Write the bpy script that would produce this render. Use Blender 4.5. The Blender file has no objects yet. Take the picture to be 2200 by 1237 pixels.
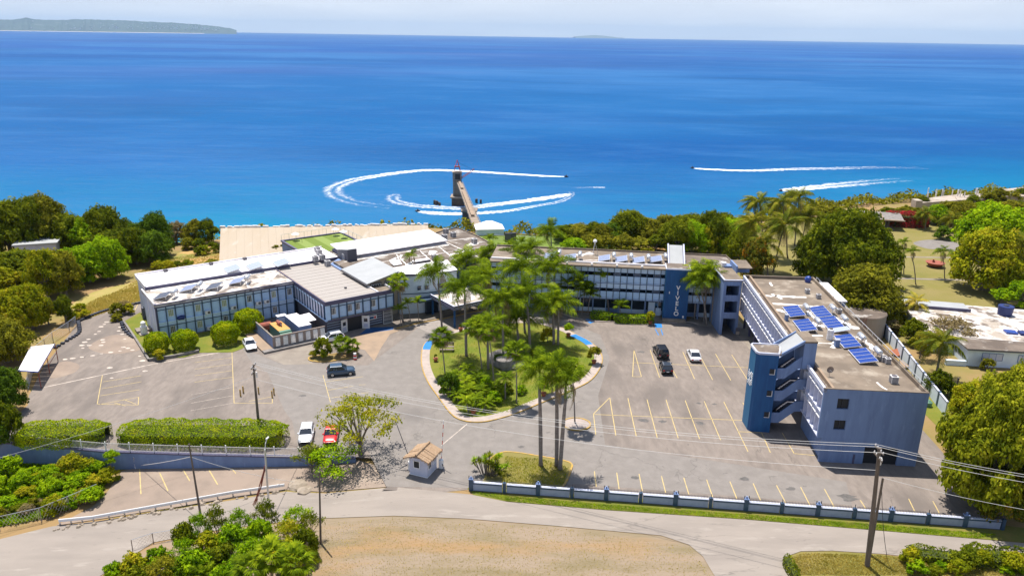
import bpy, math, random, bmesh
import numpy as np
from mathutils import Vector, Matrix
from mathutils.geometry import tessellate_polygon
R = math.radians
random.seed(7); rng = np.random.default_rng(7)
SC = bpy.context.scene
COL = SC.collection

# ------------------------------------------------------------------ camera, world, sun, exposure
F = 1660.0; TH = math.atan(543/1660.0); RO = 0.0155; CH = 50.0      # focal length in photo pixels, pitch, roll, height
cr, sr = math.cos(RO), math.sin(RO)
FWD = np.array([0, math.cos(TH), -math.sin(TH)]); RT = np.array([1., 0, 0]); UP = np.array([0, math.sin(TH), math.cos(TH)])
cam = bpy.data.cameras.new('camera'); cam_o = bpy.data.objects.new('camera', cam); COL.objects.link(cam_o)
cam.sensor_width = 36; cam.lens = 36*F/2200; cam.clip_start = 1; cam.clip_end = 200000
rx = RT*cr + UP*sr; uy = UP*cr - RT*sr
m = Matrix(((rx[0], uy[0], -FWD[0]), (rx[1], uy[1], -FWD[1]), (rx[2], uy[2], -FWD[2]))).to_4x4()
m.translation = (0, 0, CH); cam_o.matrix_world = m
SC.camera = cam_o
SUNV = Vector((-1.61, 2.87, 10.05)).normalized()
W = bpy.data.worlds.new('World'); SC.world = W; W.use_nodes = True
nt = W.node_tree; nt.nodes.clear()
wo = nt.nodes.new('ShaderNodeOutputWorld'); bg = nt.nodes.new('ShaderNodeBackground')
sky = nt.nodes.new('ShaderNodeTexSky'); sky.sky_type = 'NISHITA'; sky.sun_disc = False
sky.sun_elevation = math.asin(SUNV.z); sky.sun_rotation = math.atan2(SUNV.x, SUNV.y)
sky.altitude = 50; sky.air_density = 1.0; sky.dust_density = 0.6; sky.ozone_density = 1.5
tc = nt.nodes.new('ShaderNodeTexCoord'); mp = nt.nodes.new('ShaderNodeMapping'); mp.inputs['Scale'].default_value = (3, 3, 22)
nz = nt.nodes.new('ShaderNodeTexNoise'); nz.inputs['Scale'].default_value = 1.3; nz.inputs['Detail'].default_value = 7; nz.inputs['Roughness'].default_value = .58
cr_ = nt.nodes.new('ShaderNodeValToRGB'); cr_.color_ramp.elements[0].position = .46; cr_.color_ramp.elements[1].position = .74
cr_.color_ramp.elements[1].color = (.8, .8, .8, 1)
mx = nt.nodes.new('ShaderNodeMix'); mx.data_type = 'RGBA'; mx.inputs[7].default_value = (6.6, 7.0, 7.6, 1)
hz = nt.nodes.new('ShaderNodeMix'); hz.data_type = 'RGBA'; hz.inputs[7].default_value = (5.5, 6.0, 6.9, 1)     # pale sea haze low over the horizon
sx = nt.nodes.new('ShaderNodeSeparateXYZ'); hr = nt.nodes.new('ShaderNodeMapRange'); hr.interpolation_type = 'SMOOTHSTEP'
hr.inputs[1].default_value = 0.0; hr.inputs[2].default_value = .42; hr.inputs[3].default_value = .96; hr.inputs[4].default_value = 0
L_ = nt.links.new
L_(tc.outputs['Generated'], mp.inputs[0]); L_(mp.outputs[0], nz.inputs[0]); L_(nz.outputs[0], cr_.inputs[0])
L_(tc.outputs['Generated'], sx.inputs[0]); L_(sx.outputs[2], hr.inputs[0]); L_(hr.outputs[0], hz.inputs[0]); L_(sky.outputs[0], hz.inputs[6])
L_(cr_.outputs[0], mx.inputs[0]); L_(hz.outputs[2], mx.inputs[6]); L_(mx.outputs[2], bg.inputs[0]); L_(bg.outputs[0], wo.inputs[0])
bg.inputs[1].default_value = 0.092
sun = bpy.data.lights.new('sun', 'SUN'); sun.energy = 4.6; sun.angle = R(.5); sun.color = (1, .955, .88)
sun_o = bpy.data.objects.new('sun', sun); COL.objects.link(sun_o); sun_o.location = (0, 0, 200)
sun_o.rotation_euler = SUNV.to_track_quat('Z', 'Y').to_euler()
SC.view_settings.view_transform = 'Standard'; SC.view_settings.look = 'None'
SC.view_settings.gamma = 1; SC.view_settings.use_curve_mapping = False; SC.view_settings.exposure = 0.63
SC.render.engine = 'CYCLES'; SC.cycles.max_bounces = 6; SC.cycles.transparent_max_bounces = 8
SC.cycles.use_denoising = True

# ------------------------------------------------------------------ terrain heights and photo-to-ground mapping
def lerp(x, xs, ys): return float(np.interp(x, xs, ys))
EX = [-420, -300, -150, -85, -60, -25, 0, 25, 60, 100, 150, 220, 300, 420]
EY = [225, 200, 186, 184, 196, 204, 199, 197, 214, 242, 262, 282, 300, 330]
def wall_y(x): return lerp(x, [-90, -63, -50, -26, -19, -8], [88, 86.6, 84.9, 84.3, 84.3, 84.3])
def drop(x): return lerp(x, [-90, -62.5, -47.5, -25, -20, -12.5], [3.6, 3.0, 2.2, 1.1, .6, 0])
def T(x, y):
    z = 0.0
    if x < -12.5:
        t = (wall_y(x) - y)/.9 + 1.3
        z -= drop(x)*min(1, max(0, t))
    e = lerp(x, EX, EY)
    if y > e:
        t = min(1, (y-e)/38); z -= 54*t*t*(3-2*t)
    return z
def ray(px, py):
    dx, dy = px-1100, 618.5-py
    return FWD*F + rx*dx + uy*dy
def P(px, py, z=None):
    d = ray(px, py)
    if z is not None:
        t = (z-CH)/d[2]; q = np.array([0, 0, CH])+d*t
        return Vector(q)
    q = P(px, py, 0)
    for _ in range(12): q = P(px, py, T(q.x, q.y))
    return q
def proj(p):
    v = np.array(p, float)-[0, 0, CH]; Z = v@FWD
    return 1100+(v@rx)/Z*F, 618.5-(v@uy)/Z*F, Z
def hgt(b, py):
    lo, hi = 0, 60
    for _ in range(30):
        mid = (lo+hi)/2
        if proj((b.x, b.y, b.z+mid))[1] > py: lo = mid
        else: hi = mid
    return lo

# ------------------------------------------------------------------ materials
def srgb(r, g, b): return tuple(((c/255)/12.92 if c/255 <= .04045 else ((c/255+.055)/1.055)**2.4) for c in (r, g, b))
def mat(name, c, c2=None, c3=None, scale=.6, s2=None, t2=(.4, .65), t3=(.58, .7), rough=.8, metal=0, bump=0, bscale=6, spec=.5, world=False, stretch=(1, 1, 1), alpha=None, trans=0, detail=6, coat=0, cracks=False):
    M = bpy.data.materials.new(name); M.use_nodes = True; n = M.node_tree; N = n.nodes; lk = n.links.new
    B = N['Principled BSDF']; B.inputs['Roughness'].default_value = rough; B.inputs['Metallic'].default_value = metal
    B.inputs['Specular IOR Level'].default_value = spec; B.inputs['Coat Weight'].default_value = coat
    B.inputs['Base Color'].default_value = (*c, 1); M.diffuse_color = (*c, 1)
    if world: src = N.new('ShaderNodeNewGeometry').outputs['Position']
    else: src = N.new('ShaderNodeTexCoord').outputs['Object']
    mpn = N.new('ShaderNodeMapping'); mpn.inputs['Scale'].default_value = stretch; lk(src, mpn.inputs[0]); src = mpn.outputs[0]
    def noise(s, d=detail, off=0):
        q = N.new('ShaderNodeTexNoise'); q.inputs['Scale'].default_value = s; q.inputs['Detail'].default_value = d; q.inputs['Roughness'].default_value = .6
        if off:
            mm = N.new('ShaderNodeVectorMath'); mm.inputs[1].default_value = (off, off*2.3, off*.7); lk(src, mm.inputs[0]); lk(mm.outputs[0], q.inputs[0])
        else: lk(src, q.inputs[0])
        return q.outputs[0]
    def mapr(sock, a, b):
        q = N.new('ShaderNodeMapRange'); q.inputs[1].default_value = a; q.inputs[2].default_value = b; q.clamp = True; lk(sock, q.inputs[0]); return q.outputs[0]
    cur = None
    if c2:
        mxn = N.new('ShaderNodeMix'); mxn.data_type = 'RGBA'; mxn.inputs[6].default_value = (*c, 1); mxn.inputs[7].default_value = (*c2, 1)
        lk(mapr(noise(scale), *t2), mxn.inputs[0]); cur = mxn.outputs[2]
    if c3:
        mxn = N.new('ShaderNodeMix'); mxn.data_type = 'RGBA'; mxn.inputs[7].default_value = (*c3, 1)
        if cur: lk(cur, mxn.inputs[6])
        else: mxn.inputs[6].default_value = (*c, 1)
        lk(mapr(noise(s2 or scale*.37, off=31.7), *t3), mxn.inputs[0]); cur = mxn.outputs[2]
    if cur: lk(cur, B.inputs['Base Color'])
    if cracks and cur:
        vo = N.new('ShaderNodeTexVoronoi'); vo.feature = 'DISTANCE_TO_EDGE'; vo.inputs['Scale'].default_value = .11; vm = N.new('ShaderNodeVectorMath'); nn2 = N.new('ShaderNodeTexNoise'); nn2.inputs['Scale'].default_value = .5; nn2.inputs['Detail'].default_value = 8
        lk(src, nn2.inputs[0]); sc3 = N.new('ShaderNodeVectorMath'); sc3.operation = 'SCALE'; sc3.inputs[3].default_value = 4.5; lk(nn2.outputs[1], sc3.inputs[0]); lk(src, vm.inputs[0]); lk(sc3.outputs[0], vm.inputs[1]); lk(vm.outputs[0], vo.inputs[0])
        gate = mapr(noise(.13, 2, 91), .5, .62); inv = mapr(vo.outputs[0], .012, .0); mu = N.new('ShaderNodeMath'); mu.operation = 'MULTIPLY'; lk(gate, mu.inputs[0]); lk(inv, mu.inputs[1]); mu2 = N.new('ShaderNodeMath'); mu2.operation = 'MULTIPLY'; mu2.inputs[1].default_value = .42; lk(mu.outputs[0], mu2.inputs[0])
        mc = N.new('ShaderNodeMix'); mc.data_type = 'RGBA'; lk(mu2.outputs[0], mc.inputs[0]); lk(cur, mc.inputs[6]); mc.inputs[7].default_value = (.05, .045, .04, 1); cur = mc.outputs[2]
        mc = N.new('ShaderNodeMix'); mc.data_type = 'RGBA'; sp_ = mapr(noise(1.15, 3, 13), .67, .74); mu3 = N.new('ShaderNodeMath'); mu3.operation = 'MULTIPLY'; mu3.inputs[1].default_value = .5; lk(sp_, mu3.inputs[0]); lk(mu3.outputs[0], mc.inputs[0]); lk(cur, mc.inputs[6]); mc.inputs[7].default_value = (.07, .062, .058, 1); cur = mc.outputs[2]
        lk(cur, B.inputs['Base Color'])
    if bump:
        bn = N.new('ShaderNodeBump'); bn.inputs['Strength'].default_value = bump; bn.inputs['Distance'].default_value = .1
        lk(noise(bscale, 8), bn.inputs['Height']); lk(bn.outputs[0], B.inputs['Normal'])
    if alpha is not None: B.inputs['Alpha'].default_value = alpha
    if trans: B.inputs['Transmission Weight'].default_value = trans
    return M
def leafmat(name, cols, trans=.35, rough=.55):
    M = bpy.data.materials.new(name); M.use_nodes = True; n = M.node_tree; N = n.nodes; lk = n.links.new
    B = N['Principled BSDF']; B.inputs['Roughness'].default_value = .8; B.inputs['Specular IOR Level'].default_value = .04
    g = N.new('ShaderNodeNewGeometry'); rp = N.new('ShaderNodeValToRGB'); rp.color_ramp.interpolation = 'LINEAR'
    e = rp.color_ramp.elements
    while len(e) < len(cols): e.new(.5)
    for i, c in enumerate(cols): e[i].position = i/(len(cols)-1); e[i].color = (*c, 1)
    # clumps of like-coloured leaves: noise over the plant plus each leaf's own tone
    to = N.new('ShaderNodeTexCoord'); nn = N.new('ShaderNodeTexNoise'); nn.inputs['Scale'].default_value = .55; nn.inputs['Detail'].default_value = 3
    oi = N.new('ShaderNodeObjectInfo'); av = N.new('ShaderNodeVectorMath'); lk(to.outputs['Object'], av.inputs[0]); lk(oi.outputs['Location'], av.inputs[1]); lk(av.outputs[0], nn.inputs[0])
    m1 = N.new('ShaderNodeMath'); m1.operation = 'MULTIPLY_ADD'; m1.inputs[1].default_value = .45; lk(g.outputs['Random Per Island'], m1.inputs[0])
    m2 = N.new('ShaderNodeMath'); m2.operation = 'MULTIPLY_ADD'; m2.inputs[1].default_value = 1.5; m2.inputs[2].default_value = -.5; lk(nn.outputs[0], m2.inputs[0]); lk(m2.outputs[0], m1.inputs[2])
    m3 = N.new('ShaderNodeMath'); m3.operation = 'MULTIPLY_ADD'; m3.inputs[1].default_value = .22; lk(oi.outputs['Random'], m3.inputs[0]); lk(m1.outputs[0], m3.inputs[2])
    m4 = N.new('ShaderNodeMath'); m4.operation = 'SUBTRACT'; m4.inputs[1].default_value = .1; lk(m3.outputs[0], m4.inputs[0]); lk(m4.outputs[0], rp.inputs[0])
    lk(rp.outputs[0], B.inputs['Base Color'])
    t = N.new('ShaderNodeBsdfTranslucent'); lk(rp.outputs[0], t.inputs[0]); ms = N.new('ShaderNodeMixShader'); ms.inputs[0].default_value = trans
    lk(B.outputs[0], ms.inputs[1]); lk(t.outputs[0], ms.inputs[2]); lk(ms.outputs[0], N['Material Output'].inputs[0])
    return M
MT = {}
MT['asphalt'] = mat('asphalt', (.182, .149, .127), (.235, .194, .166), (.145, .12, .104), cracks=True, scale=.9, s2=.11, t2=(.36, .66), t3=(.48, .62), detail=12, stretch=(1.5, .55, 1), bump=.25, bscale=9, world=True, rough=.9)
MT['asphalt_dark'] = mat('asphalt_dark', (.115, .108, .104), (.145, .137, .13), scale=.5, bump=.2, bscale=9, world=True, rough=.9)
MT['asphalt_pale'] = mat('asphalt_pale', (.27, .205, .16), (.215, .165, .13), (.34, .27, .21), scale=.3, s2=.1, bump=.2, bscale=9, world=True, rough=.9)
MT['road'] = mat('road', cracks=True, c=(.28, .238, .204), c2=(.235, .20, .172), c3=(.315, .272, .235), scale=.25, s2=.6, detail=12, stretch=(.4, 1.6, 1), bump=.2, bscale=9, world=True, rough=.9)
MT['concrete'] = mat('concrete', (0.25, 0.21, 0.17), (0.19, 0.155, 0.125), (0.31, 0.265, 0.21), scale=.35, s2=.9, bump=.15, world=True)
MT['apron'] = mat('apron', (0.32, 0.225, 0.15), (0.25, 0.18, 0.125), scale=.4, bump=.1, world=True)
MT['ground'] = mat('ground', (0.27, 0.17, 0.07), (0.21, 0.165, 0.045), (0.31, 0.175, 0.06), scale=.11, s2=.05, t2=(.42, .6), t3=(.52, .64), bump=.6, bscale=2.5, world=True, rough=.95)
MT['dirt'] = mat('dirt', (0.265, 0.2, 0.14), (0.2, 0.155, 0.085), (0.29, 0.18, 0.085), scale=.28, s2=.13, t2=(.42, .62), t3=(.54, .68), stretch=(.35, 1.4, 1), detail=12, bump=.7, bscale=3, world=True, rough=.95)
MT['lawn'] = mat('lawn', (0.125, 0.155, 0.007), (0.19, 0.175, 0.018), (0.075, 0.108, 0.005), scale=.35, s2=.13, bump=.7, bscale=14, world=True, rough=.95)
MT['park'] = mat('park', (0.185, 0.16, 0.032), (0.22, 0.175, 0.055), (0.12, 0.125, 0.016), scale=.14, s2=.035, t2=(.4, .62), bump=.6, bscale=8, world=True, rough=.95)
MT['verge'] = mat('verge', (0.13, 0.145, 0.012), (0.2, 0.16, 0.03), scale=.5, bump=.8, bscale=12, world=True, rough=.95)
MT['turf'] = mat('turf', (0.125, 0.18, 0.015), rough=.9, bump=.3, bscale=30); MT['turf2'] = mat('turf2', (0.19, 0.25, 0.05), rough=.9, bump=.3, bscale=30)
MT['kerb'] = mat('kerb', (0.4, 0.325, 0.285), (0.32, 0.265, 0.235), (0.23, 0.205, 0.19), scale=1.2, s2=.7, t3=(.6, .7), world=True)
MT['kerb_yellow'] = mat('kerb_yellow', (0.48, 0.28, 0.04), (0.3, 0.22, 0.1), scale=2, world=True)
MT['line'] = mat('line', (0.52, 0.385, 0.15), (0.34, 0.27, 0.15), scale=1.6, t2=(.45, .75), world=True, rough=.7)
MT['line_white'] = mat('line_white', (.6, .5, .42), (.3, .26, .23), scale=1.2, world=True)
MT['blue_paint'] = mat('blue_paint', (.015, .17, .50), (.02, .22, .56), scale=1.5, world=True, rough=.5)
MT['paver'] = mat('paver', (0.29, 0.255, 0.23), (0.22, 0.19, 0.17), scale=1.5, world=True)
MT['roof_white'] = mat('roof_white', (.82, .78, .80), (.72, .66, .62), scale=.5, t2=(.5, .8), rough=.5)
MT['roof_patch'] = mat('roof_patch', (0.72, 0.67, 0.64), (0.36, 0.3, 0.24), (0.16, 0.125, 0.1), scale=.3, s2=.5, t2=(.42, .58), t3=(.50, .60), detail=10, rough=.7, bump=.1)
MT['roof_brown'] = mat('roof_brown', (0.105, 0.078, 0.06), (0.175, 0.135, 0.105), (0.33, 0.3, 0.27), scale=.3, s2=.42, t2=(.42, .6), t3=(.56, .63), detail=10, rough=.85, bump=.15)
MT['roof_concrete'] = mat('roof_concrete', (0.215, 0.165, 0.12), (0.145, 0.11, 0.08), (0.33, 0.275, 0.215), scale=.3, s2=.35, t2=(.38, .62), t3=(.54, .68), detail=10, rough=.85, bump=.12)
MT['white_seal'] = mat('white_seal', (.80, .76, .73), (.5, .43, .37), scale=1.4, t2=(.5, .7), rough=.6)
MT['roof_rib'] = mat('roof_rib', (0.36, 0.32, 0.29), (0.31, 0.275, 0.245), (0.26, 0.225, 0.195), scale=.35, s2=.8, stretch=(.4, 2, 1), rough=.6, metal=.1)
MT['roof_grey'] = mat('roof_grey', (0.36, 0.365, 0.37), (0.32, 0.325, 0.33), scale=.5, rough=.6)
MT['fascia'] = mat('fascia', (.075, .07, .135), (.10, .095, .16), scale=1, rough=.6)
MT['panel'] = mat('panel', (0.48, 0.66, 0.9), (0.38, 0.54, 0.78), scale=.9, t2=(.4, .75), rough=.6)  # base colour made bluer and lighter to carry skylight on the shaded facades
MT['wall_grey'] = mat('wall_grey', (.33, .37, .50), (.27, .31, .43), scale=1.2, rough=.75)
MT['panel_top'] = mat('panel_top', (0.58, 0.73, 0.92), (0.48, 0.62, 0.82), scale=.9, rough=.6)
MT['mullion'] = mat('mullion', (.03, .065, .12), (.045, .085, .15), scale=2, rough=.5)
MT['bluegrey'] = mat('bluegrey', (0.165, 0.24, 0.42), (0.135, 0.195, 0.355), (0.2, 0.28, 0.465), scale=.8, s2=1.6, stretch=(1.3, 1.3, .22), t3=(.56, .72), rough=.75, bump=.06)
MT['lilac'] = mat('lilac', (0.56, 0.58, 0.7), (0.48, 0.5, 0.62), scale=.8, rough=.65)
MT['white_wall'] = mat('white_wall', (0.66, 0.75, 0.86), (0.56, 0.65, 0.77), scale=.6, rough=.7)  # white walls, blue of the skylit shade mixed into the base colour
MT['beige'] = mat('beige', (0.36, 0.3, 0.24), rough=.7)
MT['navy'] = mat('navy', (.004, .062, .20), (.008, .088, .245), (.012, .10, .26), scale=.9, s2=1.8, stretch=(1.2, 1.2, .2), t3=(.58, .75), rough=.7)
MT['azure'] = mat('azure', (.006, .12, .27), rough=.6)
MT['band_dark'] = mat('band_dark', (.085, .085, .11), rough=.6)
MT['dark'] = mat('dark', (.012, .014, .02), rough=.6)
MT['glass'] = mat('glass', (.02, .03, .045), rough=.08, spec=.8)
MT['louver'] = mat('louver', (.30, .34, .20), (.22, .25, .15), scale=3, rough=.3)
MT['white'] = mat('white', (.78, .77, .77), rough=.5)
MT['plastic_white'] = mat('plastic_white', (.74, .72, .72), (.62, .58, .56), scale=3, rough=.45)
MT['grille'] = mat('grille', (.10, .09, .10), rough=.6)
MT['solar'] = mat('solar', (.006, .035, .22), (.01, .05, .30), scale=2, rough=.22, spec=.6)
MT['solar_dark'] = mat('solar_dark', (.05, .055, .085), (.08, .085, .12), scale=2, rough=.3)
MT['solar_pale'] = mat('solar_pale', (.36, .40, .50), rough=.35)
MT['solar_mid'] = mat('solar_mid', (.24, .28, .42), rough=.3)
MT['alu'] = mat('alu', (.7, .7, .72), rough=.35, metal=.4)
MT['steel'] = mat('steel', (.66, .66, .68), rough=.3, metal=.6)
MT['sheet_wh'] = mat('sheet_wh', (0.39, 0.315, 0.235), (0.36, 0.28, 0.19), (0.43, 0.37, 0.3), scale=.12, s2=.5, stretch=(1, .35, 1), rough=.7)
MT['rust'] = mat('rust', (.33, .09, .055), (.22, .07, .05), scale=1.5, rough=.9)
MT['rust_roof'] = mat('rust_roof', (.60, .30, .08), (.50, .24, .06), scale=1, rough=.8)
MT['gen_green'] = mat('gen_green', (.10, .22, .15), rough=.6)
MT['wood_pole'] = mat('wood_pole', (.115, .09, .075), (.17, .135, .11), scale=3, stretch=(3, 3, .3), rough=.9, bump=.3)
MT['trunk'] = mat('trunk', (.20, .165, .13), (.13, .105, .085), scale=1.5, rough=.95, bump=.4)
MT['palm_trunk'] = mat('palm_trunk', (.27, .225, .20), (.19, .155, .135), scale=1.2, stretch=(1, 1, 4), rough=.9, bump=.3)
MT['shaft'] = mat('shaft', (.17, .22, .05), rough=.5)
MT['stone'] = mat('stone', (0.33, 0.27, 0.21), (0.24, 0.19, 0.14), scale=1.5, rough=.9, bump=.5)
MT['grey_stone'] = mat('grey_stone', (0.24, 0.215, 0.2), (0.16, 0.145, 0.135), scale=1.2, rough=.9, bump=.4)
MT['terracotta'] = mat('terracotta', (0.3, 0.09, 0.04), rough=.8)
MT['wood'] = mat('wood', (.28, .22, .19), rough=.8)
MT['thatch'] = mat('thatch', (0.4, 0.27, 0.17), (0.31, 0.2, 0.115), (0.48, 0.35, 0.24), scale=4, s2=2, stretch=(2.5, .5, 1), rough=.95, bump=.8, bscale=12)
MT['wire'] = mat('wire', (.62, .60, .58), rough=.4, metal=.2)
MT['iron'] = mat('iron', (.03, .035, .055), rough=.5)
MT['pierconc'] = mat('pierconc', (0.3, 0.235, 0.18), (0.2, 0.155, 0.12), scale=.25, rough=.9, bump=.3)
MT['pierdark'] = mat('pierdark', (.075, .055, .045), (.12, .085, .06), scale=.4, rough=.95)
MT['cliff'] = mat('cliff', (0.42, 0.35, 0.29), (0.3, 0.235, 0.18), (0.2, 0.155, 0.12), scale=.12, s2=.3, bump=.8, bscale=1, world=True)
MT['tarp_blue'] = mat('tarp_blue', (.01, .025, .13), rough=.5)
MT['tyre'] = mat('tyre', (.02, .02, .02), rough=.9); MT['rim'] = mat('rim', (.45, .46, .48), rough=.3, metal=.7)
MT['carglass'] = mat('carglass', (.015, .02, .03), rough=.05, spec=1)
MT['lamp_red'] = mat('lamp_red', (.35, .01, .01), rough=.2); MT['lamp_clear'] = mat('lamp_clear', (.75, .78, .8), rough=.15)
for n_, c_ in dict(white=(.78, .78, .80), blue=(.035, .07, .12), black=(.012, .012, .014), red=(.62, .012, .008), grey=(.10, .10, .105)).items():
    MT['car_'+n_] = mat('car_'+n_, c_, rough=.28, metal=.15, coat=.7)
G1 = [(.034, .056, .004), (.10, .135, .006), (.20, .225, .008), (.31, .32, .012)]
MT['leaf'] = leafmat('leaf', G1)
MT['leaf_bright'] = leafmat('leaf_bright', [(0.083, 0.167, 0.003), (0.167, 0.300, 0.005), (0.316, 0.451, 0.006), (0.500, 0.600, 0.011)])
MT['leaf_olive'] = leafmat('leaf_olive', [(0.075, 0.085, 0.007), (0.169, 0.169, 0.011), (0.300, 0.281, 0.017), (0.413, 0.356, 0.028)])
MT['leaf_yellow'] = leafmat('leaf_yellow', [(0.097, 0.137, 0.005), (0.241, 0.274, 0.006), (0.435, 0.402, 0.014), (0.580, 0.435, 0.028)])
MT['leaf_dark'] = leafmat('leaf_dark', [(0.026, 0.062, 0.005), (0.066, 0.121, 0.008), (0.133, 0.211, 0.013), (0.243, 0.332, 0.019)])
MT['leaf_orange'] = leafmat('leaf_orange', [(0.048, 0.072, 0.006), (0.108, 0.132, 0.012), (0.264, 0.192, 0.016), (0.744, 0.204, 0.016)])
MT['flower_red'] = leafmat('flower_red', [(.08, .10, .02), (.30, .04, .04), (.55, .04, .05), (.62, .07, .08)])
MT['leaf_dry'] = leafmat('leaf_dry', [(0.144, 0.108, 0.050), (0.240, 0.180, 0.080), (0.336, 0.264, 0.120), (0.240, 0.240, 0.060)])
MT['grass_gold'] = leafmat('grass_gold', [(.30, .25, .03), (.46, .37, .07), (.58, .44, .11), (.40, .38, .05)], trans=.3)
MT['leaf_hedge'] = leafmat('leaf_hedge', [(.12, .20, .003), (.20, .29, .003), (.32, .38, .004), (.50, .47, .012)], trans=.25)
MT['leaf_mango'] = leafmat('leaf_mango', [(.06, .09, .005), (.17, .20, .008), (.34, .35, .014), (.52, .47, .04)])
MT['frond'] = leafmat('frond', [(0.029, 0.054, 0.005), (0.097, 0.155, 0.006), (0.241, 0.323, 0.010), (0.560, 0.624, 0.023)], trans=.45)
MT['frond_coco'] = leafmat('frond_coco', [(0.055, 0.086, 0.008), (0.125, 0.156, 0.011), (0.265, 0.250, 0.019), (0.530, 0.406, 0.045)], trans=.35)
MT['frond_yellow'] = leafmat('frond_yellow', [(0.154, 0.220, 0.015), (0.352, 0.330, 0.030), (0.572, 0.440, 0.060), (0.660, 0.462, 0.100)], trans=.4)
MT['frond_dead'] = leafmat('frond_dead', [(.14, .10, .05), (.24, .17, .09), (.34, .25, .13), (.3, .24, .1)], trans=.2)

# ------------------------------------------------------------------ object helpers
def props(o, label=None, cat=None, group=None, kind=None):
    if label: o['label'] = label
    if cat: o['category'] = cat
    if group: o['group'] = group
    if kind: o['kind'] = kind
    return o
def link(name, data, parent=None, loc=(0, 0, 0), rot=(0, 0, 0), scale=(1, 1, 1)):
    o = bpy.data.objects.new(name, data); COL.objects.link(o)
    o.location = loc; o.rotation_euler = rot
    o.scale = (scale,)*3 if isinstance(scale, (int, float)) else scale
    if parent: o.parent = parent
    return o
def thing(name, label, cat, loc=(0, 0, 0), rz=0, group=None):
    return props(link(name, None, None, loc, (0, 0, rz)), label, cat, group)
class MB:
    def __init__(s): s.v = []; s.f = []; s.m = []; s.mats = []
    def mi(s, mt):
        mt = MT[mt] if isinstance(mt, str) else mt
        if mt not in s.mats: s.mats.append(mt)
        return s.mats.index(mt)
    def add(s, vs, fs, mt):
        o = len(s.v); k = s.mi(mt); s.v += [tuple(q) for q in vs]
        for f in fs: s.f.append(tuple(i+o for i in f)); s.m.append(k)
        return s
    def box(s, x0, y0, z0, x1, y1, z1, mt):
        return s.add([(x0, y0, z0), (x1, y0, z0), (x1, y1, z0), (x0, y1, z0), (x0, y0, z1), (x1, y0, z1), (x1, y1, z1), (x0, y1, z1)],
                     [(3, 2, 1, 0), (4, 5, 6, 7), (0, 1, 5, 4), (1, 2, 6, 5), (2, 3, 7, 6), (3, 0, 4, 7)], mt)
    def prism(s, poly, z0, z1, mt, top=None):
        n = len(poly); poly = [(p[0], p[1]) for p in poly]
        if sum(poly[i][0]*poly[(i+1) % n][1]-poly[(i+1) % n][0]*poly[i][1] for i in range(n)) < 0: poly = poly[::-1]
        zt = z1 if callable(z1) else (lambda x, y: z1)
        zb = z0 if callable(z0) else (lambda x, y: z0)
        vs = [(x, y, zb(x, y)) for x, y in poly]+[(x, y, zt(x, y)) for x, y in poly]
        s.add(vs, [(i, (i+1) % n, n+(i+1) % n, n+i) for i in range(n)]+[tuple(range(n-1, -1, -1))], mt)
        o = len(s.v); s.add([(x, y, zt(x, y)) for x, y in poly], [tuple(range(n))], top or mt)
        return s
    def tube(s, pts, rs, mt, n=8, cap=True):
        pts = [Vector(p) for p in pts]; rs = rs if isinstance(rs, (list, tuple)) else [rs]*len(pts)
        o = len(s.v); k = s.mi(mt); prev = None
        for i, p in enumerate(pts):
            d = (pts[min(i+1, len(pts)-1)]-pts[max(i-1, 0)]).normalized()
            a = prev if prev else (Vector((1, 0, 0)) if abs(d.x) < .9 else Vector((0, 1, 0)))
            b = d.cross(a).normalized(); a = b.cross(d).normalized(); prev = a
            for j in range(n):
                t = 2*math.pi*j/n; s.v.append(tuple(p+(a*math.cos(t)+b*math.sin(t))*rs[i]))
        for i in range(len(pts)-1):
            for j in range(n):
                q = (j+1) % n; s.f.append((o+i*n+j, o+i*n+q, o+i*n+n+q, o+i*n+n+j)); s.m.append(k)
        if cap:
            s.f.append(tuple(o+j for j in range(n-1, -1, -1))); s.m.append(k)
            s.f.append(tuple(o+(len(pts)-1)*n+j for j in range(n))); s.m.append(k)
        return s
    def quad(s, a, b, c, d, mt): return s.add([a, b, c, d], [(0, 1, 2, 3)], mt)
    def slab(s, a, b, c, d, th, mt):      # sloped slab through four corners, thickness th downwards
        lo = [tuple(Vector(p)-Vector((0, 0, th))) for p in (a, b, c, d)]
        return s.add([a, b, c, d]+lo, [(0, 1, 2, 3), (7, 6, 5, 4), (0, 4, 5, 1), (1, 5, 6, 2), (2, 6, 7, 3), (3, 7, 4, 0)], mt)
    def mesh(s, name='mesh', smooth=False):
        me = bpy.data.meshes.new(name); me.from_pydata(s.v, [], s.f)
        for q in s.mats: me.materials.append(q)
        me.polygons.foreach_set('material_index', s.m)
        if smooth: me.polygons.foreach_set('use_smooth', [True]*len(s.f))
        me.update(); return me
    def obj(s, name, parent=None, loc=(0, 0, 0), rot=(0, 0, 0), smooth=False, **k):
        o = link(name, s.mesh(name, smooth), parent, loc, rot); props(o, **k); return o
_bc = {}
def bx(name, parent, x0, y0, z0, x1, y1, z1, mt, **k):     # a box part; equal boxes share one mesh
    d = tuple(round(abs(a), 3) for a in (x1-x0, y1-y0, z1-z0)); key = (d, mt)
    if key not in _bc: _bc[key] = MB().box(-d[0]/2, -d[1]/2, -d[2]/2, d[0]/2, d[1]/2, d[2]/2, mt).mesh(name)
    o = link(name, _bc[key], parent, ((x0+x1)/2, (y0+y1)/2, (z0+z1)/2)); props(o, **k); return o
def copy_tree(o, parent=None, loc=None, rz=None, **k):
    c = o.copy(); COL.objects.link(c)
    if parent is not None: c.parent = parent
    if loc is not None: c.location = loc
    if rz is not None: c.rotation_euler = (0, 0, rz)
    for ch in o.children: copy_tree(ch, c)
    props(c, **k); return c
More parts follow.
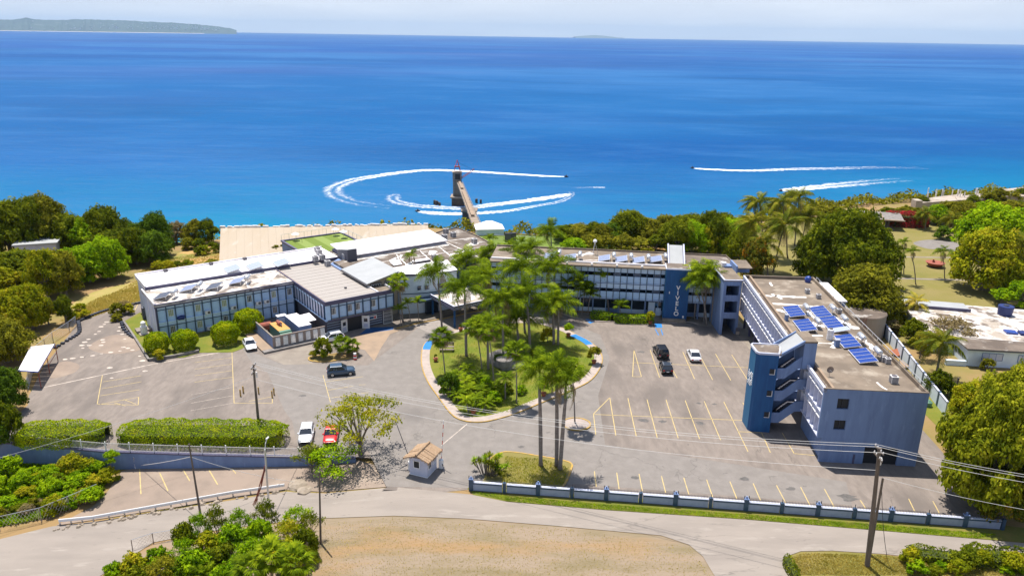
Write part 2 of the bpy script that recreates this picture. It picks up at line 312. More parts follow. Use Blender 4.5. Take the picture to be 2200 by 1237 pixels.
def quads_mesh(name, V, mats, smooth=False):     # V: (n,4,3) array of separate quads
    n = len(V); me = bpy.data.meshes.new(name); me.vertices.add(n*4); me.vertices.foreach_set('co', V.reshape(-1).astype(np.float32))
    me.loops.add(n*4); me.loops.foreach_set('vertex_index', np.arange(n*4, dtype=np.int32))
    me.polygons.add(n); me.polygons.foreach_set('loop_start', np.arange(0, n*4, 4, dtype=np.int32))
    me.update(calc_edges=True); me.validate()
    for q in mats: me.materials.append(MT[q] if isinstance(q, str) else q)
    return me
def sheet(name, poly, off, mt, drape=False, step=3.0, label=None, cat=None, kind='structure', parent=None):
    poly = [Vector((p[0], p[1], 0)) for p in poly]
    tris = tessellate_polygon([poly])
    bm = bmesh.new(); vs = [bm.verts.new(p) for p in poly]
    for t in tris:
        try:
            f = bm.faces.new([vs[i] for i in t])
            if f.normal.z < 0 or (vs[t[1]].co-vs[t[0]].co).cross(vs[t[2]].co-vs[t[0]].co).z < 0: f.normal_flip()
        except ValueError: pass
    if drape:
        xs = [p.x for p in poly]; ys = [p.y for p in poly]
        for ax, lo, hi in ((0, min(xs), max(xs)), (1, min(ys), max(ys))):
            step = 2.5 if ax == 0 else 2.0
            t = math.ceil(lo/step)*step
            while t < hi:
                co = Vector((t, 0, 0)) if ax == 0 else Vector((0, t, 0)); no = Vector((1, 0, 0)) if ax == 0 else Vector((0, 1, 0))
                bmesh.ops.bisect_plane(bm, geom=bm.verts[:]+bm.edges[:]+bm.faces[:], plane_co=co, plane_no=no); t += step
    for v in bm.verts: v.co.z = (T(v.co.x, v.co.y) if drape else 0)+off
    bmesh.ops.recalc_face_normals(bm, faces=bm.faces[:])
    for f in bm.faces:
        if f.normal.z < 0: f.normal_flip()
    me = bpy.data.meshes.new(name); bm.to_mesh(me); bm.free(); me.materials.append(MT[mt])
    return props(link(name, me, parent), label, cat, None, kind)
def smooth_poly(pts, n=6, closed=True):
    out = []; N = len(pts); pts = [Vector((p[0], p[1])) for p in pts]
    for i in range(N if closed else N-1):
        p0, p1, p2, p3 = (pts[(i+k-1) % N] if closed else pts[min(max(i+k-1, 0), N-1)] for k in range(4))
        for j in range(n):
            t = j/n; out.append(.5*((2*p1)+(p2-p0)*t+(2*p0-5*p1+4*p2-p3)*t*t+(-p0+3*p1-3*p2+p3)*t**3))
    if not closed: out.append(pts[-1])
    return out
def offset(pts, d, closed=True):
    out = []; N = len(pts)
    for i, p in enumerate(pts):
        a = pts[(i-1) % N] if (closed or i > 0) else p; b = pts[(i+1) % N] if (closed or i < N-1) else p
        t = (b-a).normalized(); out.append(p+Vector((-t.y, t.x))*d)
    return out
def ribbon(mb, pts, w, z0, z1, mt, closed=True, side=0):     # raised strip along a path; side 0 centred, 1 to the left
    a = offset(pts, w if side else w/2, closed); b = pts if side else offset(pts, -w/2, closed); N = len(pts)
    for i in range(N if closed else N-1):
        j = (i+1) % N
        vs = [(b[i].x, b[i].y, z0), (b[j].x, b[j].y, z0), (a[j].x, a[j].y, z0), (a[i].x, a[i].y, z0), (b[i].x, b[i].y, z1), (b[j].x, b[j].y, z1), (a[j].x, a[j].y, z1), (a[i].x, a[i].y, z1)]
        mb.add(vs, [(4, 5, 6, 7), (0, 1, 5, 4), (2, 3, 7, 6)], mt)
def px2(pts, z=0): return [P(x, y, z).xy for x, y in pts]
def line_mb(mb, a, b, w, z, mt):
    a = Vector(a[:2]); b = Vector(b[:2]); d = (b-a).normalized(); n = Vector((-d.y, d.x))*w/2
    mb.quad((*(a-n), z), (*(b-n), z), (*(b+n), z), (*(a+n), z), mt)

# ------------------------------------------------------------------ terrain, sea, coast
def build_ground():
    xs = sorted(set(list(np.arange(-420, -90, 10))+list(np.arange(-90, 100, 2.5))+list(np.arange(100, 425, 8))))
    ys = sorted(set(list(np.arange(-60, 60, 8))+list(np.arange(60, 82, 2))+list(np.arange(82, 89, .5))+list(np.arange(89, 160, 4))+list(np.arange(160, 400, 4))))
    vs = [(x, y, T(x, y)+.0+(random.uniform(-.5, .5) if T(x, y) < -5 else 0)) for y in ys for x in xs]; n = len(xs)
    fs = [(j*n+i, j*n+i+1, (j+1)*n+i+1, (j+1)*n+i) for j in range(len(ys)-1) for i in range(n-1)]
    me = bpy.data.meshes.new('ground'); me.from_pydata(vs, [], fs); me.materials.append(MT['ground']); me.update()
    props(link('ground', me), kind='structure')
build_ground()
def sea_material():
    M = bpy.data.materials.new('sea_water'); M.use_nodes = True; n = M.node_tree; N = n.nodes; lk = n.links.new; B = N['Principled BSDF']
    geo = N.new('ShaderNodeNewGeometry'); sep = N.new('ShaderNodeSeparateXYZ'); lk(geo.outputs['Position'], sep.inputs[0])
    def mapn(sc, rot=0):
        q = N.new('ShaderNodeMapping'); q.inputs['Scale'].default_value = sc; q.inputs['Rotation'].default_value = (0, 0, rot); lk(geo.outputs['Position'], q.inputs[0]); return q.outputs[0]
    def noise(v, s, d=6, r=.6):
        q = N.new('ShaderNodeTexNoise'); q.inputs['Scale'].default_value = s; q.inputs['Detail'].default_value = d; q.inputs['Roughness'].default_value = r; lk(v, q.inputs[0]); return q.outputs[0]
    def mr(s, a, b, c=0, d=1):
        q = N.new('ShaderNodeMapRange'); q.inputs[1].default_value = a; q.inputs[2].default_value = b; q.inputs[3].default_value = c; q.inputs[4].default_value = d; lk(s, q.inputs[0]); return q.outputs[0]
    def mix(f, a, b):
        q = N.new('ShaderNodeMix'); q.data_type = 'RGBA'; lk(f, q.inputs[0])
        for k, c in ((6, a), (7, b)):
            if isinstance(c, tuple): q.inputs[k].default_value = (*c, 1)
            else: lk(c, q.inputs[k])
        return q.outputs[2]
    # shoal water near the shore, deep water further out
    w = noise(mapn((.004, .004, .004)), 1, 4)
    wadd = N.new('ShaderNodeMath'); wadd.operation = 'MULTIPLY_ADD'; wadd.inputs[1].default_value = 260; lk(w, wadd.inputs[0]); lk(sep.outputs[1], wadd.inputs[2])
    xa = N.new('ShaderNodeMath'); xa.operation = 'MULTIPLY_ADD'; xa.inputs[1].default_value = -.22; lk(sep.outputs[0], xa.inputs[0]); lk(wadd.outputs[0], xa.inputs[2])
    near = mr(xa.outputs[0], 520, 820)
    base = mix(near, (.002, .185, .295), (.004, .088, .255))
    base = mix(mr(xa.outputs[0], 1000, 5500), base, (.004, .068, .255))
    # wind streaks
    st = noise(mapn((.0006, .0012, 1), R(-16)), 1, 9, .62); base = mix(mr(st, .46, .60, 0, .85), base, (.022, .118, .305))
    st2 = noise(mapn((.00030, .00062, 1), R(12)), 1.3, 7, .58); base = mix(mr(st2, .50, .62, 0, .8), base, (.003, .060, .220))
    st3 = noise(mapn((.0045, .010, 1), R(-14)), 1, 9, .7); base = mix(mr(st3, .50, .72, 0, .5), base, (.042, .150, .34))
    st4 = noise(mapn((.0016, .0040, 1), R(-20)), 1, 8, .64); base = mix(mr(st4, .52, .66, 0, .55), base, (.004, .066, .20))
    vi = noise(mapn((.00026, .0005, 1), R(8)), 1.7, 5, .55); base = mix(mr(vi, .52, .80, 0, .55), base, (.045, .085, .25))
    sp = noise(mapn((.06, .22, 1)), 1, 10, .8); base = mix(mr(sp, .56, .85, 0, .5), base, (.10, .20, .34))
    D = N.new('ShaderNodeBsdfDiffuse'); G = N.new('ShaderNodeBsdfGlossy'); G.inputs['Roughness'].default_value = .28; fr = N.new('ShaderNodeFresnel'); fr.inputs[0].default_value = 1.33
    fm = N.new('ShaderNodeMath'); fm.operation = 'MULTIPLY'; fm.inputs[1].default_value = .07; lk(fr.outputs[0], fm.inputs[0]); mg = N.new('ShaderNodeMixShader'); lk(fm.outputs[0], mg.inputs[0]); lk(D.outputs[0], mg.inputs[1]); lk(G.outputs[0], mg.inputs[2])
    lk(base, D.inputs[0]); lk(mg.outputs[0], N['Material Output'].inputs[0]); N.remove(B)
    b1 = N.new('ShaderNodeBump'); b1.inputs['Strength'].default_value = .7; b1.inputs['Distance'].default_value = 1.0
    lk(noise(mapn((.35, .9, 1), R(-8)), 1, 8, .65), b1.inputs['Height'])
    b2 = N.new('ShaderNodeBump'); b2.inputs['Strength'].default_value = .5; b2.inputs['Distance'].default_value = 6; lk(noise(mapn((.02, .06, 1)), 1, 4), b2.inputs['Height']); lk(b1.outputs[0], b2.inputs['Normal'])
    lk(b2.outputs[0], D.inputs['Normal']); lk(b2.outputs[0], G.inputs['Normal'])
    return M
MT['sea'] = sea_material()
SEA = -50.0
s_ = MB()
ring = [(-300000, 205, ), (300000, 205), (300000, 600000), (-300000, 600000)]
s_.quad((-60000, 150, SEA), (60000, 150, SEA), (60000, 46000, SEA), (-60000, 46000, SEA), 'sea'); s_.obj('sea', kind='structure')
# far headland on the left of the horizon, and a faint island
MT['coast'] = mat('coast', (.012, .04, .045), (.025, .06, .05), (.07, .10, .10), scale=.0016, s2=.004, t3=(.62, .7), world=True, stretch=(1, 1, 3))
MT['sand'] = mat('sand', (.6, .52, .42)); MT['isle'] = mat('isle', (.10, .13, .12))
def headland():
    D = 26000; prof = [(-120, 46), (0, 42), (35, 43), (62, 38.5), (85, 43), (130, 43.5), (175, 42), (230, 43), (300, 46), (360, 49), (420, 52.5), (460, 56.5), (495, 61), (508, 64.8)]
    rows = []; N = 90
    for i in range(N+1):
        px = -120+628*i/N; ty = np.interp(px, [q[0] for q in prof], [q[1] for q in prof])
        d = P(px, 66.5, SEA); dirv = Vector((d.x, d.y, 0)).normalized(); base = dirv*D
        top = P(px, ty, None) if False else None
        b = ray(px, ty); b = b/np.linalg.norm(b[:2]); h = CH+b[2]*(D+1500)
        h = h+random.uniform(-9, 9); rows.append([(base.x, base.y, SEA-5), (base.x+dirv.x*60, base.y+dirv.y*60, SEA+9), (base.x+dirv.x*500, base.y+dirv.y*500, SEA+(h-SEA)*random.uniform(.35, .5)), (base.x+dirv.x*1500, base.y+dirv.y*1500, h), (base.x+dirv.x*4000, base.y+dirv.y*4000, h*.4)])
    vs = [q for r_ in rows for q in r_]; mb = MB()
    for i in range(N):
        for k in range(4):
            mb.add([vs[i*5+k], vs[(i+1)*5+k], vs[(i+1)*5+k+1], vs[i*5+k+1]], [(0, 1, 2, 3)], 'sand' if k == 0 and 12 < i < 80 else 'coast')
    mb.obj('headland', kind='structure')
    hb = MB()
    for k in range(240):
        px = random.uniform(0, 470); D2 = D+random.uniform(300, 1350); ty = np.interp(px, [q[0] for q in prof], [q[1] for q in prof])
        f = (D2-D)/1500; b = ray(px, 66.5+(ty-66.5)*f*.93); b = b/np.linalg.norm(b[:2]); p = b*D2; s = random.uniform(8, 22)
        hb.box(p[0]-s, p[1]-s, CH+p[2]-8, p[0]+s, p[1]+s, CH+p[2]+random.uniform(8, 18), 'white')
    hb.obj('distant_houses', kind='stuff', label='tiny white houses scattered over the far headland', cat='houses')
    mb = MB(); c = ray(1290, 79); c = c/np.linalg.norm(c[:2])*43000; n = 24
    hs = [max(0, 1-abs(i/n-.42)*2.1)**.8*110 for i in range(n+1)]
    for i in range(n):
        x0 = c[0]-1300+2600*i/n; x1 = x0+2600/n
        mb.add([(x0, c[1], SEA), (x1, c[1], SEA), (x1, c[1]+900, SEA+hs[i+1]+50), (x0, c[1]+900, SEA+hs[i]+50), (x1, c[1]+2500, SEA), (x0, c[1]+2500, SEA)], [(0, 1, 2, 3), (3, 2, 4, 5)], 'isle')
    mb.obj('far_island', kind='structure')
headland()

MH = bpy.data.materials.new('haze'); MH.use_nodes = True; MH.node_tree.nodes.clear()
o_ = MH.node_tree.nodes.new('ShaderNodeOutputMaterial'); v_ = MH.node_tree.nodes.new('ShaderNodeVolumePrincipled')
v_.inputs['Color'].default_value = (.50, .72, 1, 1); v_.inputs['Density'].default_value = 2.1e-5; v_.inputs['Anisotropy'].default_value = 0
MH.node_tree.links.new(v_.outputs[0], o_.inputs['Volume']); MT['haze'] = MH
hb_ = MB().box(-61000, -300, -56, 61000, 47500, 620, 'haze').obj('haze', kind='stuff')

MT['oil'] = mat('oil', (.085, .077, .072), (.13, .117, .108), scale=1.5, world=True)
# ------------------------------------------------------------------ paved surfaces, lawns, markings
lot = px2([(-40, 961), (60, 870), (62, 850), (92, 790), (170, 692), (235, 668), (300, 653), (345, 640)])+[Vector((-45, 150)), Vector((-20, 148)), Vector((5, 140)), Vector((38, 134)), Vector((56, 132)), Vector((56.5, 110)), Vector((56, 95))]+px2([(2060, 1010), (2130, 1136)])
lot += px2([(1600, 1098), (1012, 1051), (960, 1056), (820, 1052)])+[Vector((-9, 83.9)), Vector((-19, 84.4)), Vector((-26, 84.4)), Vector((-50, 85.0)), Vector((-63, 86.7)), Vector((-72, 87.3))]
sheet('parking_lot', lot, .02, 'asphalt')
rd = [(P(x, y, None).xy) for x, y in [(-300, 1215), (0, 1158), (110, 1131), (215, 1119), (420, 1087), (615, 1056), (700, 1060), (840, 1047), (1010, 1062), (1090, 1078), (1300, 1096), (1600, 1116), (1900, 1141), (2100, 1158), (2350, 1180), (2350, 1235), (2200, 1213), (2050, 1207), (1900, 1190), (1790, 1183), (1720, 1184), (1690, 1195), (1700, 1260), (1715, 1330), (1560, 1330), (1535, 1237), (1510, 1195), (1480, 1170), (1420, 1150), (1200, 1130), (1000, 1114), (850, 1108), (700, 1113), (560, 1125), (430, 1145), (330, 1165), (215, 1237), (100, 1330), (-300, 1450)]]
sheet('road', rd, .05, 'road', drape=True, step=2.5)
low = [(P(x, y, -drop(P(x, y, -2).x)).xy) for x, y in [(120, 1129), (200, 1088), (232, 1055), (262, 1012), (300, 1004), (480, 998), (640, 991), (700, 990), (760, 988), (850, 1010), (840, 1046), (700, 1058), (615, 1052), (420, 1083), (215, 1115)]]
sheet('lower_lot', low, .07, 'asphalt_pale', drape=True, step=2.5)
sheet('dirt_field', [P(x, y, None).xy for x, y in [(560, 1128), (700, 1114), (850, 1109), (1000, 1115), (1200, 1131), (1420, 1151), (1480, 1171), (1510, 1196), (1534, 1237), (1558, 1330), (100, 1330), (215, 1240), (330, 1168), (430, 1148)]], .03, 'dirt', drape=True, step=4)
sheet('roadside_verge', [P(x, y, None).xy for x, y in [(1004, 1049), (1012, 1044), (2150, 1128), (2300, 1145), (2300, 1172), (2100, 1157), (1900, 1140), (1600, 1115), (1300, 1095), (1090, 1077), (1020, 1066)]], .045, 'verge', drape=False)
sheet('corner_grass', [P(x, y, None).xy for x, y in [(1700, 1262), (1692, 1196), (1722, 1186), (1790, 1185), (1900, 1192), (2050, 1209), (2300, 1226), (2300, 1330), (1715, 1330)]], .045, 'park')
# patches on the asphalt
MT['asphalt_new'] = mat('asphalt_new', (.190, .167, .150), (.222, .196, .177), (.158, .139, .126), cracks=True, scale=.7, s2=.09, detail=12, bump=.2, bscale=9, world=True, rough=.9)
sheet('resurfaced_asphalt', px2([(520, 748), (540, 778), (575, 800), (610, 880), (628, 905), (640, 960), (790, 968), (830, 1045), (1012, 1048), (1020, 1040), (1250, 1040), (1830, 1085), (1818, 1035), (1600, 1000), (1300, 955), (1285, 850), (1310, 770), (1290, 720), (1220, 690), (1110, 660), (905, 700), (790, 785), (600, 780)]), .026, 'asphalt_new')
sheet('white_stained_asphalt', smooth_poly(px2([(104, 790), (140, 776), (170, 784), (160, 800), (120, 812), (100, 806)])), .03, 'asphalt_pale')
sheet('stained_asphalt', smooth_poly(px2([(240, 720), (290, 728), (300, 752), (230, 760), (190, 745)])), .03, 'asphalt_pale')
# lawns
PARK = [Vector(q) for q in [(33, 152), (60, 148), (57.5, 134), (75, 118), (98, 108), (150, 104), (260, 140), (300, 240), (200, 262), (150, 248), (105, 232), (75, 218), (40, 197)]]
sheet('park_lawn', PARK, .02, 'park')
sheet('side_lawn', [Vector(q) for q in [(59, 108), (58, 84), (60, 74), (120, 66), (170, 100), (98, 112)]], .03, 'lawn')
sheet('wing_lawn', px2([(268, 690), (300, 672), (350, 680), (420, 710), (560, 700), (545, 740), (500, 757), (430, 758), (395, 768), (325, 772), (312, 760)]), .06, 'lawn')
sheet('sea_lawn', [Vector(q) for q in [(-10, 172), (-2, 156), (24, 150), (26, 194), (14, 197), (-10, 199)]], .05, 'turf')
# heart island
ISL = smooth_poly(px2([(956, 715), (1005, 703), (1055, 696), (1105, 690), (1155, 690), (1211, 706), (1238, 719), (1270, 736), (1292, 760), (1293, 785), (1271, 817), (1228, 840), (1165, 866), (1112, 888), (1062, 903), (1029, 908), (996, 905), (969, 891), (940, 853), (917, 819), (905, 785), (906, 752), (915, 735), (933, 724)]), 5)
area = sum(ISL[i].x*ISL[(i+1) % len(ISL)].y-ISL[(i+1) % len(ISL)].x*ISL[i].y for i in range(len(ISL)))
if area < 0: ISL = ISL[::-1]
sheet('island_lawn', offset(ISL, .9), .13, 'lawn')
mb = MB(); ribbon(mb, offset(ISL, .16), 1.25, 0, .16, 'kerb', side=1); ribbon(mb, ISL, .155, 0, .15, 'kerb_yellow', side=1); mb.obj('island_kerb', kind='structure')
def near_pts(path, a, b, w):
    pa, pb = P(*a, 0).xy, P(*b, 0).xy
    ia = min(range(len(path)), key=lambda i: (path[i]-pa).length); ib = min(range(len(path)), key=lambda i: (path[i]-pb).length)
    ia, ib = sorted((ia, ib)); seg = path[ia:ib+1] if ib-ia < len(path)/2 else path[ib:]+path[:ia+1]
    return seg
mb = MB()
for a, b in (((1236, 718), (1277, 741)), ((918, 732), (907, 752))):
    seg = near_pts(offset(ISL, .14), a, b, 1); ribbon(mb, seg, 1.29, .1, .168, 'blue_paint', closed=False, side=1)
mb.obj('blue_kerb_ramps', kind='structure')
# small triangular island by the wall and the round planter
TRI = smooth_poly(px2([(1040, 1030), (1050, 990), (1078, 973), (1110, 973), (1165, 982), (1210, 990), (1228, 998), (1226, 1012), (1216, 1036), (1200, 1058)]), 4, False)
TRI = [P(1030, 1044, 0).xy]+TRI+[P(1110, 1052, 0).xy]
sheet('entry_lawn', TRI, .12, 'park'); mb = MB(); ribbon(mb, TRI[4:-1], .22, 0, .16, 'kerb_yellow', closed=False); mb.obj('entry_kerb', kind='structure')
def arrow(px, py, w=.12): pass
# markings
mk = MB()
def ln(x0, y0, x1, y1, w=.11, mt='line', z=.034): line_mb(mk, P(x0, y0, 0), P(x1, y1, 0), w, z, mt)
for a in [(1362, 752, 1359, 809), (1362, 752, 1378, 809), (1359, 809, 1378, 809), (1397, 752, 1417, 811), (1436, 779, 1455, 812), (1467, 756, 1492, 814), (1506, 768, 1531, 816), (1537, 760, 1570, 817), (1572, 762, 1608, 819), (1362, 779, 1612, 790)]: ln(*a)
for a in [(1275, 889, 1310, 854), (1275, 889, 1280, 934), (1310, 854, 1323, 935), (1349, 855, 1367, 937), (1390, 858, 1412, 940), (1431, 859, 1457, 941), (1472, 860, 1503, 943), (1513, 862, 1548, 945), (1555, 863, 1607, 970), (1596, 865, 1610, 892), (1275, 890, 1600, 903), (1585, 927, 1636, 929), (1636, 929, 1655, 972), (1680, 929, 1706, 974), (1706, 974, 1750, 978)]: ln(*a)
for x0, y0, x1, y1 in [(1277, 1012, 1281, 1045), (1325, 1015, 1330, 1050), (1373, 1018, 1380, 1054), (1421, 1022, 1430, 1058), (1469, 1026, 1480, 1062), (1518, 1030, 1531, 1067), (1568, 1034, 1583, 1071), (1618, 1038, 1634, 1075), (1668, 1042, 1688, 1080), (1720, 1046, 1740, 1085), (1771, 1050, 1793, 1090), (1848, 1074, 1860, 1092), (1952, 1071, 1965, 1098), (2004, 1076, 2018, 1102)]: ln(x0, y0, x1, y1)
for a in [(220, 806, 209, 868), (209, 868, 297, 870), (297, 870, 298, 853), (298, 853, 212, 869), (222, 820, 304, 807), (219, 835, 304, 820), (216, 850, 300, 837), (246, 865, 270, 872), (266, 858, 292, 868), (498, 748, 503, 866)]: ln(*a, w=.09)
for y in (776, 790, 804, 818): ln(418, y+3, 500, y-8, w=.08)
ln(95, 832, 330, 782, w=.22, mt='line_white'); ln(330, 782, 560, 742, w=.2, mt='line_white')
for y in (838, 856, 872): ln(410, y+10, 500, y-6, w=.07, mt='line_white')
for a in [(503, 866, 585, 866), (535, 862, 585, 852), (585, 852, 585, 866), (694, 806, 710, 864), (700, 820, 780, 809), (705, 838, 760, 829), (772, 827, 785, 826), (709, 855, 792, 843)]: ln(*a, w=.09)
for a in [(255, 672, 242, 690), (296, 654, 288, 670)]: ln(*a, w=.12)
ln(948, 957, 1003, 911, w=.12, mt='line_white')
mk.obj('parking_markings', kind='structure')
mk = MB()
def bluep(pts): 
    q = [P(x, y, 0) for x, y in pts]; mk.quad(*[(p.x, p.y, .036) for p in q], 'blue_paint')
bluep([(1254, 687), (1268, 695), (1278, 691), (1264, 685)]); bluep([(1406, 695), (1408, 704), (1423, 704), (1421, 695)])
for a in [(1408, 707, 1415, 720), (1420, 707, 1424, 720)]: ln(*a, w=.18, mt='blue_paint', z=.036)
m0 = MT['tarp_blue']; q = [P(x, y, 0) for x, y in [(772, 719), (790, 704), (846, 702), (845, 708)]]; mk.quad(*[(p.x, p.y, .037) for p in q], 'navy')  # patch before the block door: deep shadow put into its navy colour
mk.obj('blue_paint_and_shadow', kind='structure')
mk = MB()
for a in [(300, 1006, 303, 1062), (343, 1016, 361, 1055), (394, 1010, 408, 1034), (449, 1010, 468, 1042), (498, 1007, 507, 1018)]:
    q0, q1 = P(a[0], a[1], None), P(a[2], a[3], None); line_mb(mk, q0, q1, .12, 0, 'line'); 
    for k in range(-4, 0): mk.v[k] = (mk.v[k][0], mk.v[k][1], T(mk.v[k][0], mk.v[k][1])+.09)
mk.obj('lower_lot_markings', kind='structure')
for q_, (x, y, r) in enumerate([(828, 858, .9), (1382, 903, .5), (1422, 905, .45), (1505, 909, .5), (1378, 756, .45), (1500, 866, .3), (1600, 1029, .5), (1820, 1068, .8), (700, 905, .4), (1365, 1026, .4), (1535, 868, .3), (650, 850, .4), (1120, 960, .35), (1700, 1050, .4)]):
    p_ = P(x, y, 0); n_ = 14; sheet('stained_asphalt', [(p_.x+r*1.5*math.cos(t*2*math.pi/n_)*random.uniform(.5, 1.2), p_.y+r*math.sin(t*2*math.pi/n_)*random.uniform(.5, 1.2)) for t in range(n_)], .03, 'oil')
# footprints of white paint on the lot (old course painted on the asphalt)
mk = MB()
for x, y in [(262, 678), (242, 685), (247, 680), (230, 692), (224, 697), (217, 702), (213, 712), (205, 718), (190, 729), (182, 735), (176, 742), (178, 748), (192, 742), (217, 742), (222, 735), (221, 730), (199, 764), (218, 760), (238, 757), (258, 754), (176, 767), (156, 770), (140, 772), (265, 746), (275, 748), (285, 752), (255, 711), (262, 718), (268, 728), (258, 703), (300, 765), (306, 775), (236, 790), (312, 797), (240, 812)]:
    q = P(x, y, 0); r = random.uniform(.18, .36); n = 9
    mk.add([(q.x+r*1.4*math.cos(t*2*math.pi/n), q.y+r*math.sin(t*2*math.pi/n), .036) for t in range(n)], [tuple(range(n))], 'line_white')
mk.obj('white_paint_spots', kind='structure')
# pavings
sheet('entrance_paving', px2([(884, 698), (925, 689), (1000, 672), (1110, 656), (1125, 672), (1108, 688), (1055, 695), (1005, 702), (956, 714), (937, 722)]), .036, 'paver')
sheet('concrete_apron', px2([(738, 742), (765, 722), (850, 704), (878, 703), (838, 718), (820, 745), (804, 776), (784, 752)]), .036, 'apron')
sheet('concrete_yard', px2([(572, 766), (700, 732), (745, 738), (700, 752), (668, 768), (672, 782), (610, 784)]), .036, 'concrete')
sheet('lobby_terrace', px2([(850, 700), (880, 692), (960, 668), (1040, 650), (1110, 640), (1200, 672), (1215, 686), (1130, 662), (1000, 668), (905, 692), (864, 700)]), .14, 'concrete')
sheet('tower_terrace', px2([(1400, 668), (1420, 668), (1420, 692), (1405, 692)]), .05, 'concrete')
sheet('block_walk', px2([(1478, 690), (1500, 700), (1560, 705), (1600, 735), (1618, 765), (1625, 735), (1600, 700), (1570, 672), (1490, 680)]), .04, 'concrete')
mb = MB(); ribbon(mb, px2([(852, 706), (905, 694), (965, 683), (1010, 672), (1060, 664), (1120, 660)]), .16, 0, .17, 'kerb_yellow', closed=False); mb.obj('terrace_kerb', kind='structure')
mb = MB(); ribbon(mb, px2([(1200, 672), (1230, 682), (1262, 690), (1350, 694), (1402, 694)]), .2, 0, .16, 'kerb', closed=False); ribbon(mb, px2([(1422, 695), (1480, 692), (1500, 697)]), .2, 0, .15, 'kerb', closed=False); mb.obj('block_kerb', kind='structure')
mb = MB(); ribbon(mb, px2([(320, 776), (375, 768), (428, 757)]), .35, 0, .5, 'grey_stone', closed=False); ribbon(mb, px2([(266, 693), (290, 728), (320, 776)]), .3, 0, .45, 'grey_stone', closed=False)
mb.obj('lawn_retaining_wall', label='low concrete retaining wall around the lawn corner of the two storey wing', cat='wall')
MT['golden'] = mat('golden', (.34, .26, .075), (.27, .235, .04), (.40, .27, .095), scale=.35, s2=.12, detail=12, bump=.8, bscale=5, world=True)
MT['orange_soil'] = mat('orange_soil', (.42, .25, .075), (.19, .19, .02), (.36, .27, .12), scale=.16, s2=.3, t2=(.46, .58), detail=12, bump=.8, bscale=4, world=True)
sheet('dry_meadow', smooth_poly(px2([(172, 684), (150, 660), (200, 628), (290, 606), (380, 585), (395, 600), (305, 648), (240, 661), (205, 672)]), 3), .03, 'golden')
sheet('orange_bank', smooth_poly(px2([(300, 596), (345, 562), (400, 538), (470, 524), (474, 560), (430, 578), (330, 598)]), 3), .035, 'orange_soil')
# park path pads
sheet('park_paved_circle', smooth_poly(px2([(1962, 523), (1985, 516), (2020, 516), (2060, 523), (2090, 535), (2100, 552), (2070, 549), (2030, 538), (1990, 534)])), .04, 'asphalt_new')
sheet('park_footpath', px2([(1900, 596), (2100, 601), (2100, 604), (1900, 599)]), .04, 'concrete')
sheet('park_upper_footpath', px2([(1920, 551), (2080, 553), (2080, 555), (1920, 553)]), .04, 'concrete')

# ------------------------------------------------------------------ generic pieces for buildings
def frame(origin, ang): return origin, ang
def to_local(p, org, ang):
    d = Vector((p[0]-org[0], p[1]-org[1])); c, s = math.cos(-ang), math.sin(-ang)
    return Vector((d.x*c-d.y*s, d.x*s+d.y*c))
def to_world(x, y, org, ang):
    c, s = math.cos(ang), math.sin(ang); return Vector((org[0]+x*c-y*s, org[1]+x*s+y*c, 0))
_wm = {}
def window(parent, x, y, z, w, h, pane='glass', n=3, mt='white', face=0):
    key = (round(w, 2), round(h, 2), n, mt)
    if key not in _wm:
        m_ = MB(); t = .07
        m_.box(-w/2, -.06, 0, -w/2+t, .02, h, mt).box(w/2-t, -.06, 0, w/2, .02, h, mt).box(-w/2+t, -.06, 0, w/2-t, .02, t, mt).box(-w/2+t, -.06, h-t, w/2-t, .02, h, mt)
        for k in range(1, n): xx = -w/2+w*k/n; m_.box(xx-.03, -.05, t, xx+.03, .01, h-t, mt)
        _wm[key] = m_.mesh('window')
    rot = {0: 0, 1: -math.pi/2, 2: math.pi/2}[face]
    o = link('window', _wm[key], parent, (x, y, z), (0, 0, rot))
    bx('pane', o, -w/2+.07, -.02, .07, w/2-.07, 0.0, h-.07, pane)
    return o
def bay_facade(root, x0, w, n, floors, y, wins={}, depth=.32, mull_w=.13, skip=()):
    """panels between dark mullions; floors = [(z0,z1)]; y is the plane of the mullion fronts"""
    for i in range(n+1):
        bx('mullion', root, x0+i*w-mull_w/2, y, floors[0][0], x0+i*w+mull_w/2, y+depth, floors[-1][1], 'mullion')
    for fi, (z0, z1) in enumerate(floors):
        for i in range(n):
            a, b = x0+i*w+mull_w/2+.004, x0+(i+1)*w-mull_w/2-.004
            bx('wall_panel', root, a, y+depth-.03, z0+.2, b, y+depth+.05, z1-.75, 'panel')
            bx('transom_panel', root, a, y+depth-.12, z1-.62, b, y+depth+.05, z1-.04, 'panel_top')
            bx('rail', root, a, y+.12, z1-.74, b, y+depth-.1, z1-.63, 'mullion')
            if (fi, i) in wins:
                k = wins[(fi, i)]
                window(root, a+.05+.42 if k[0] == 'l' else (a+b)/2, y+depth-.035, z1-.85-1.25, .84, 1.25, 'louver' if 'y' in k else 'glass', 3)
        if fi > 0 or True:
            bx('floor_ledge', root, x0, y+.03, z0+.0, x0+n*w, y+depth-.04, z0+.14, 'panel_top' if fi else 'grey_stone')
_ac = {}
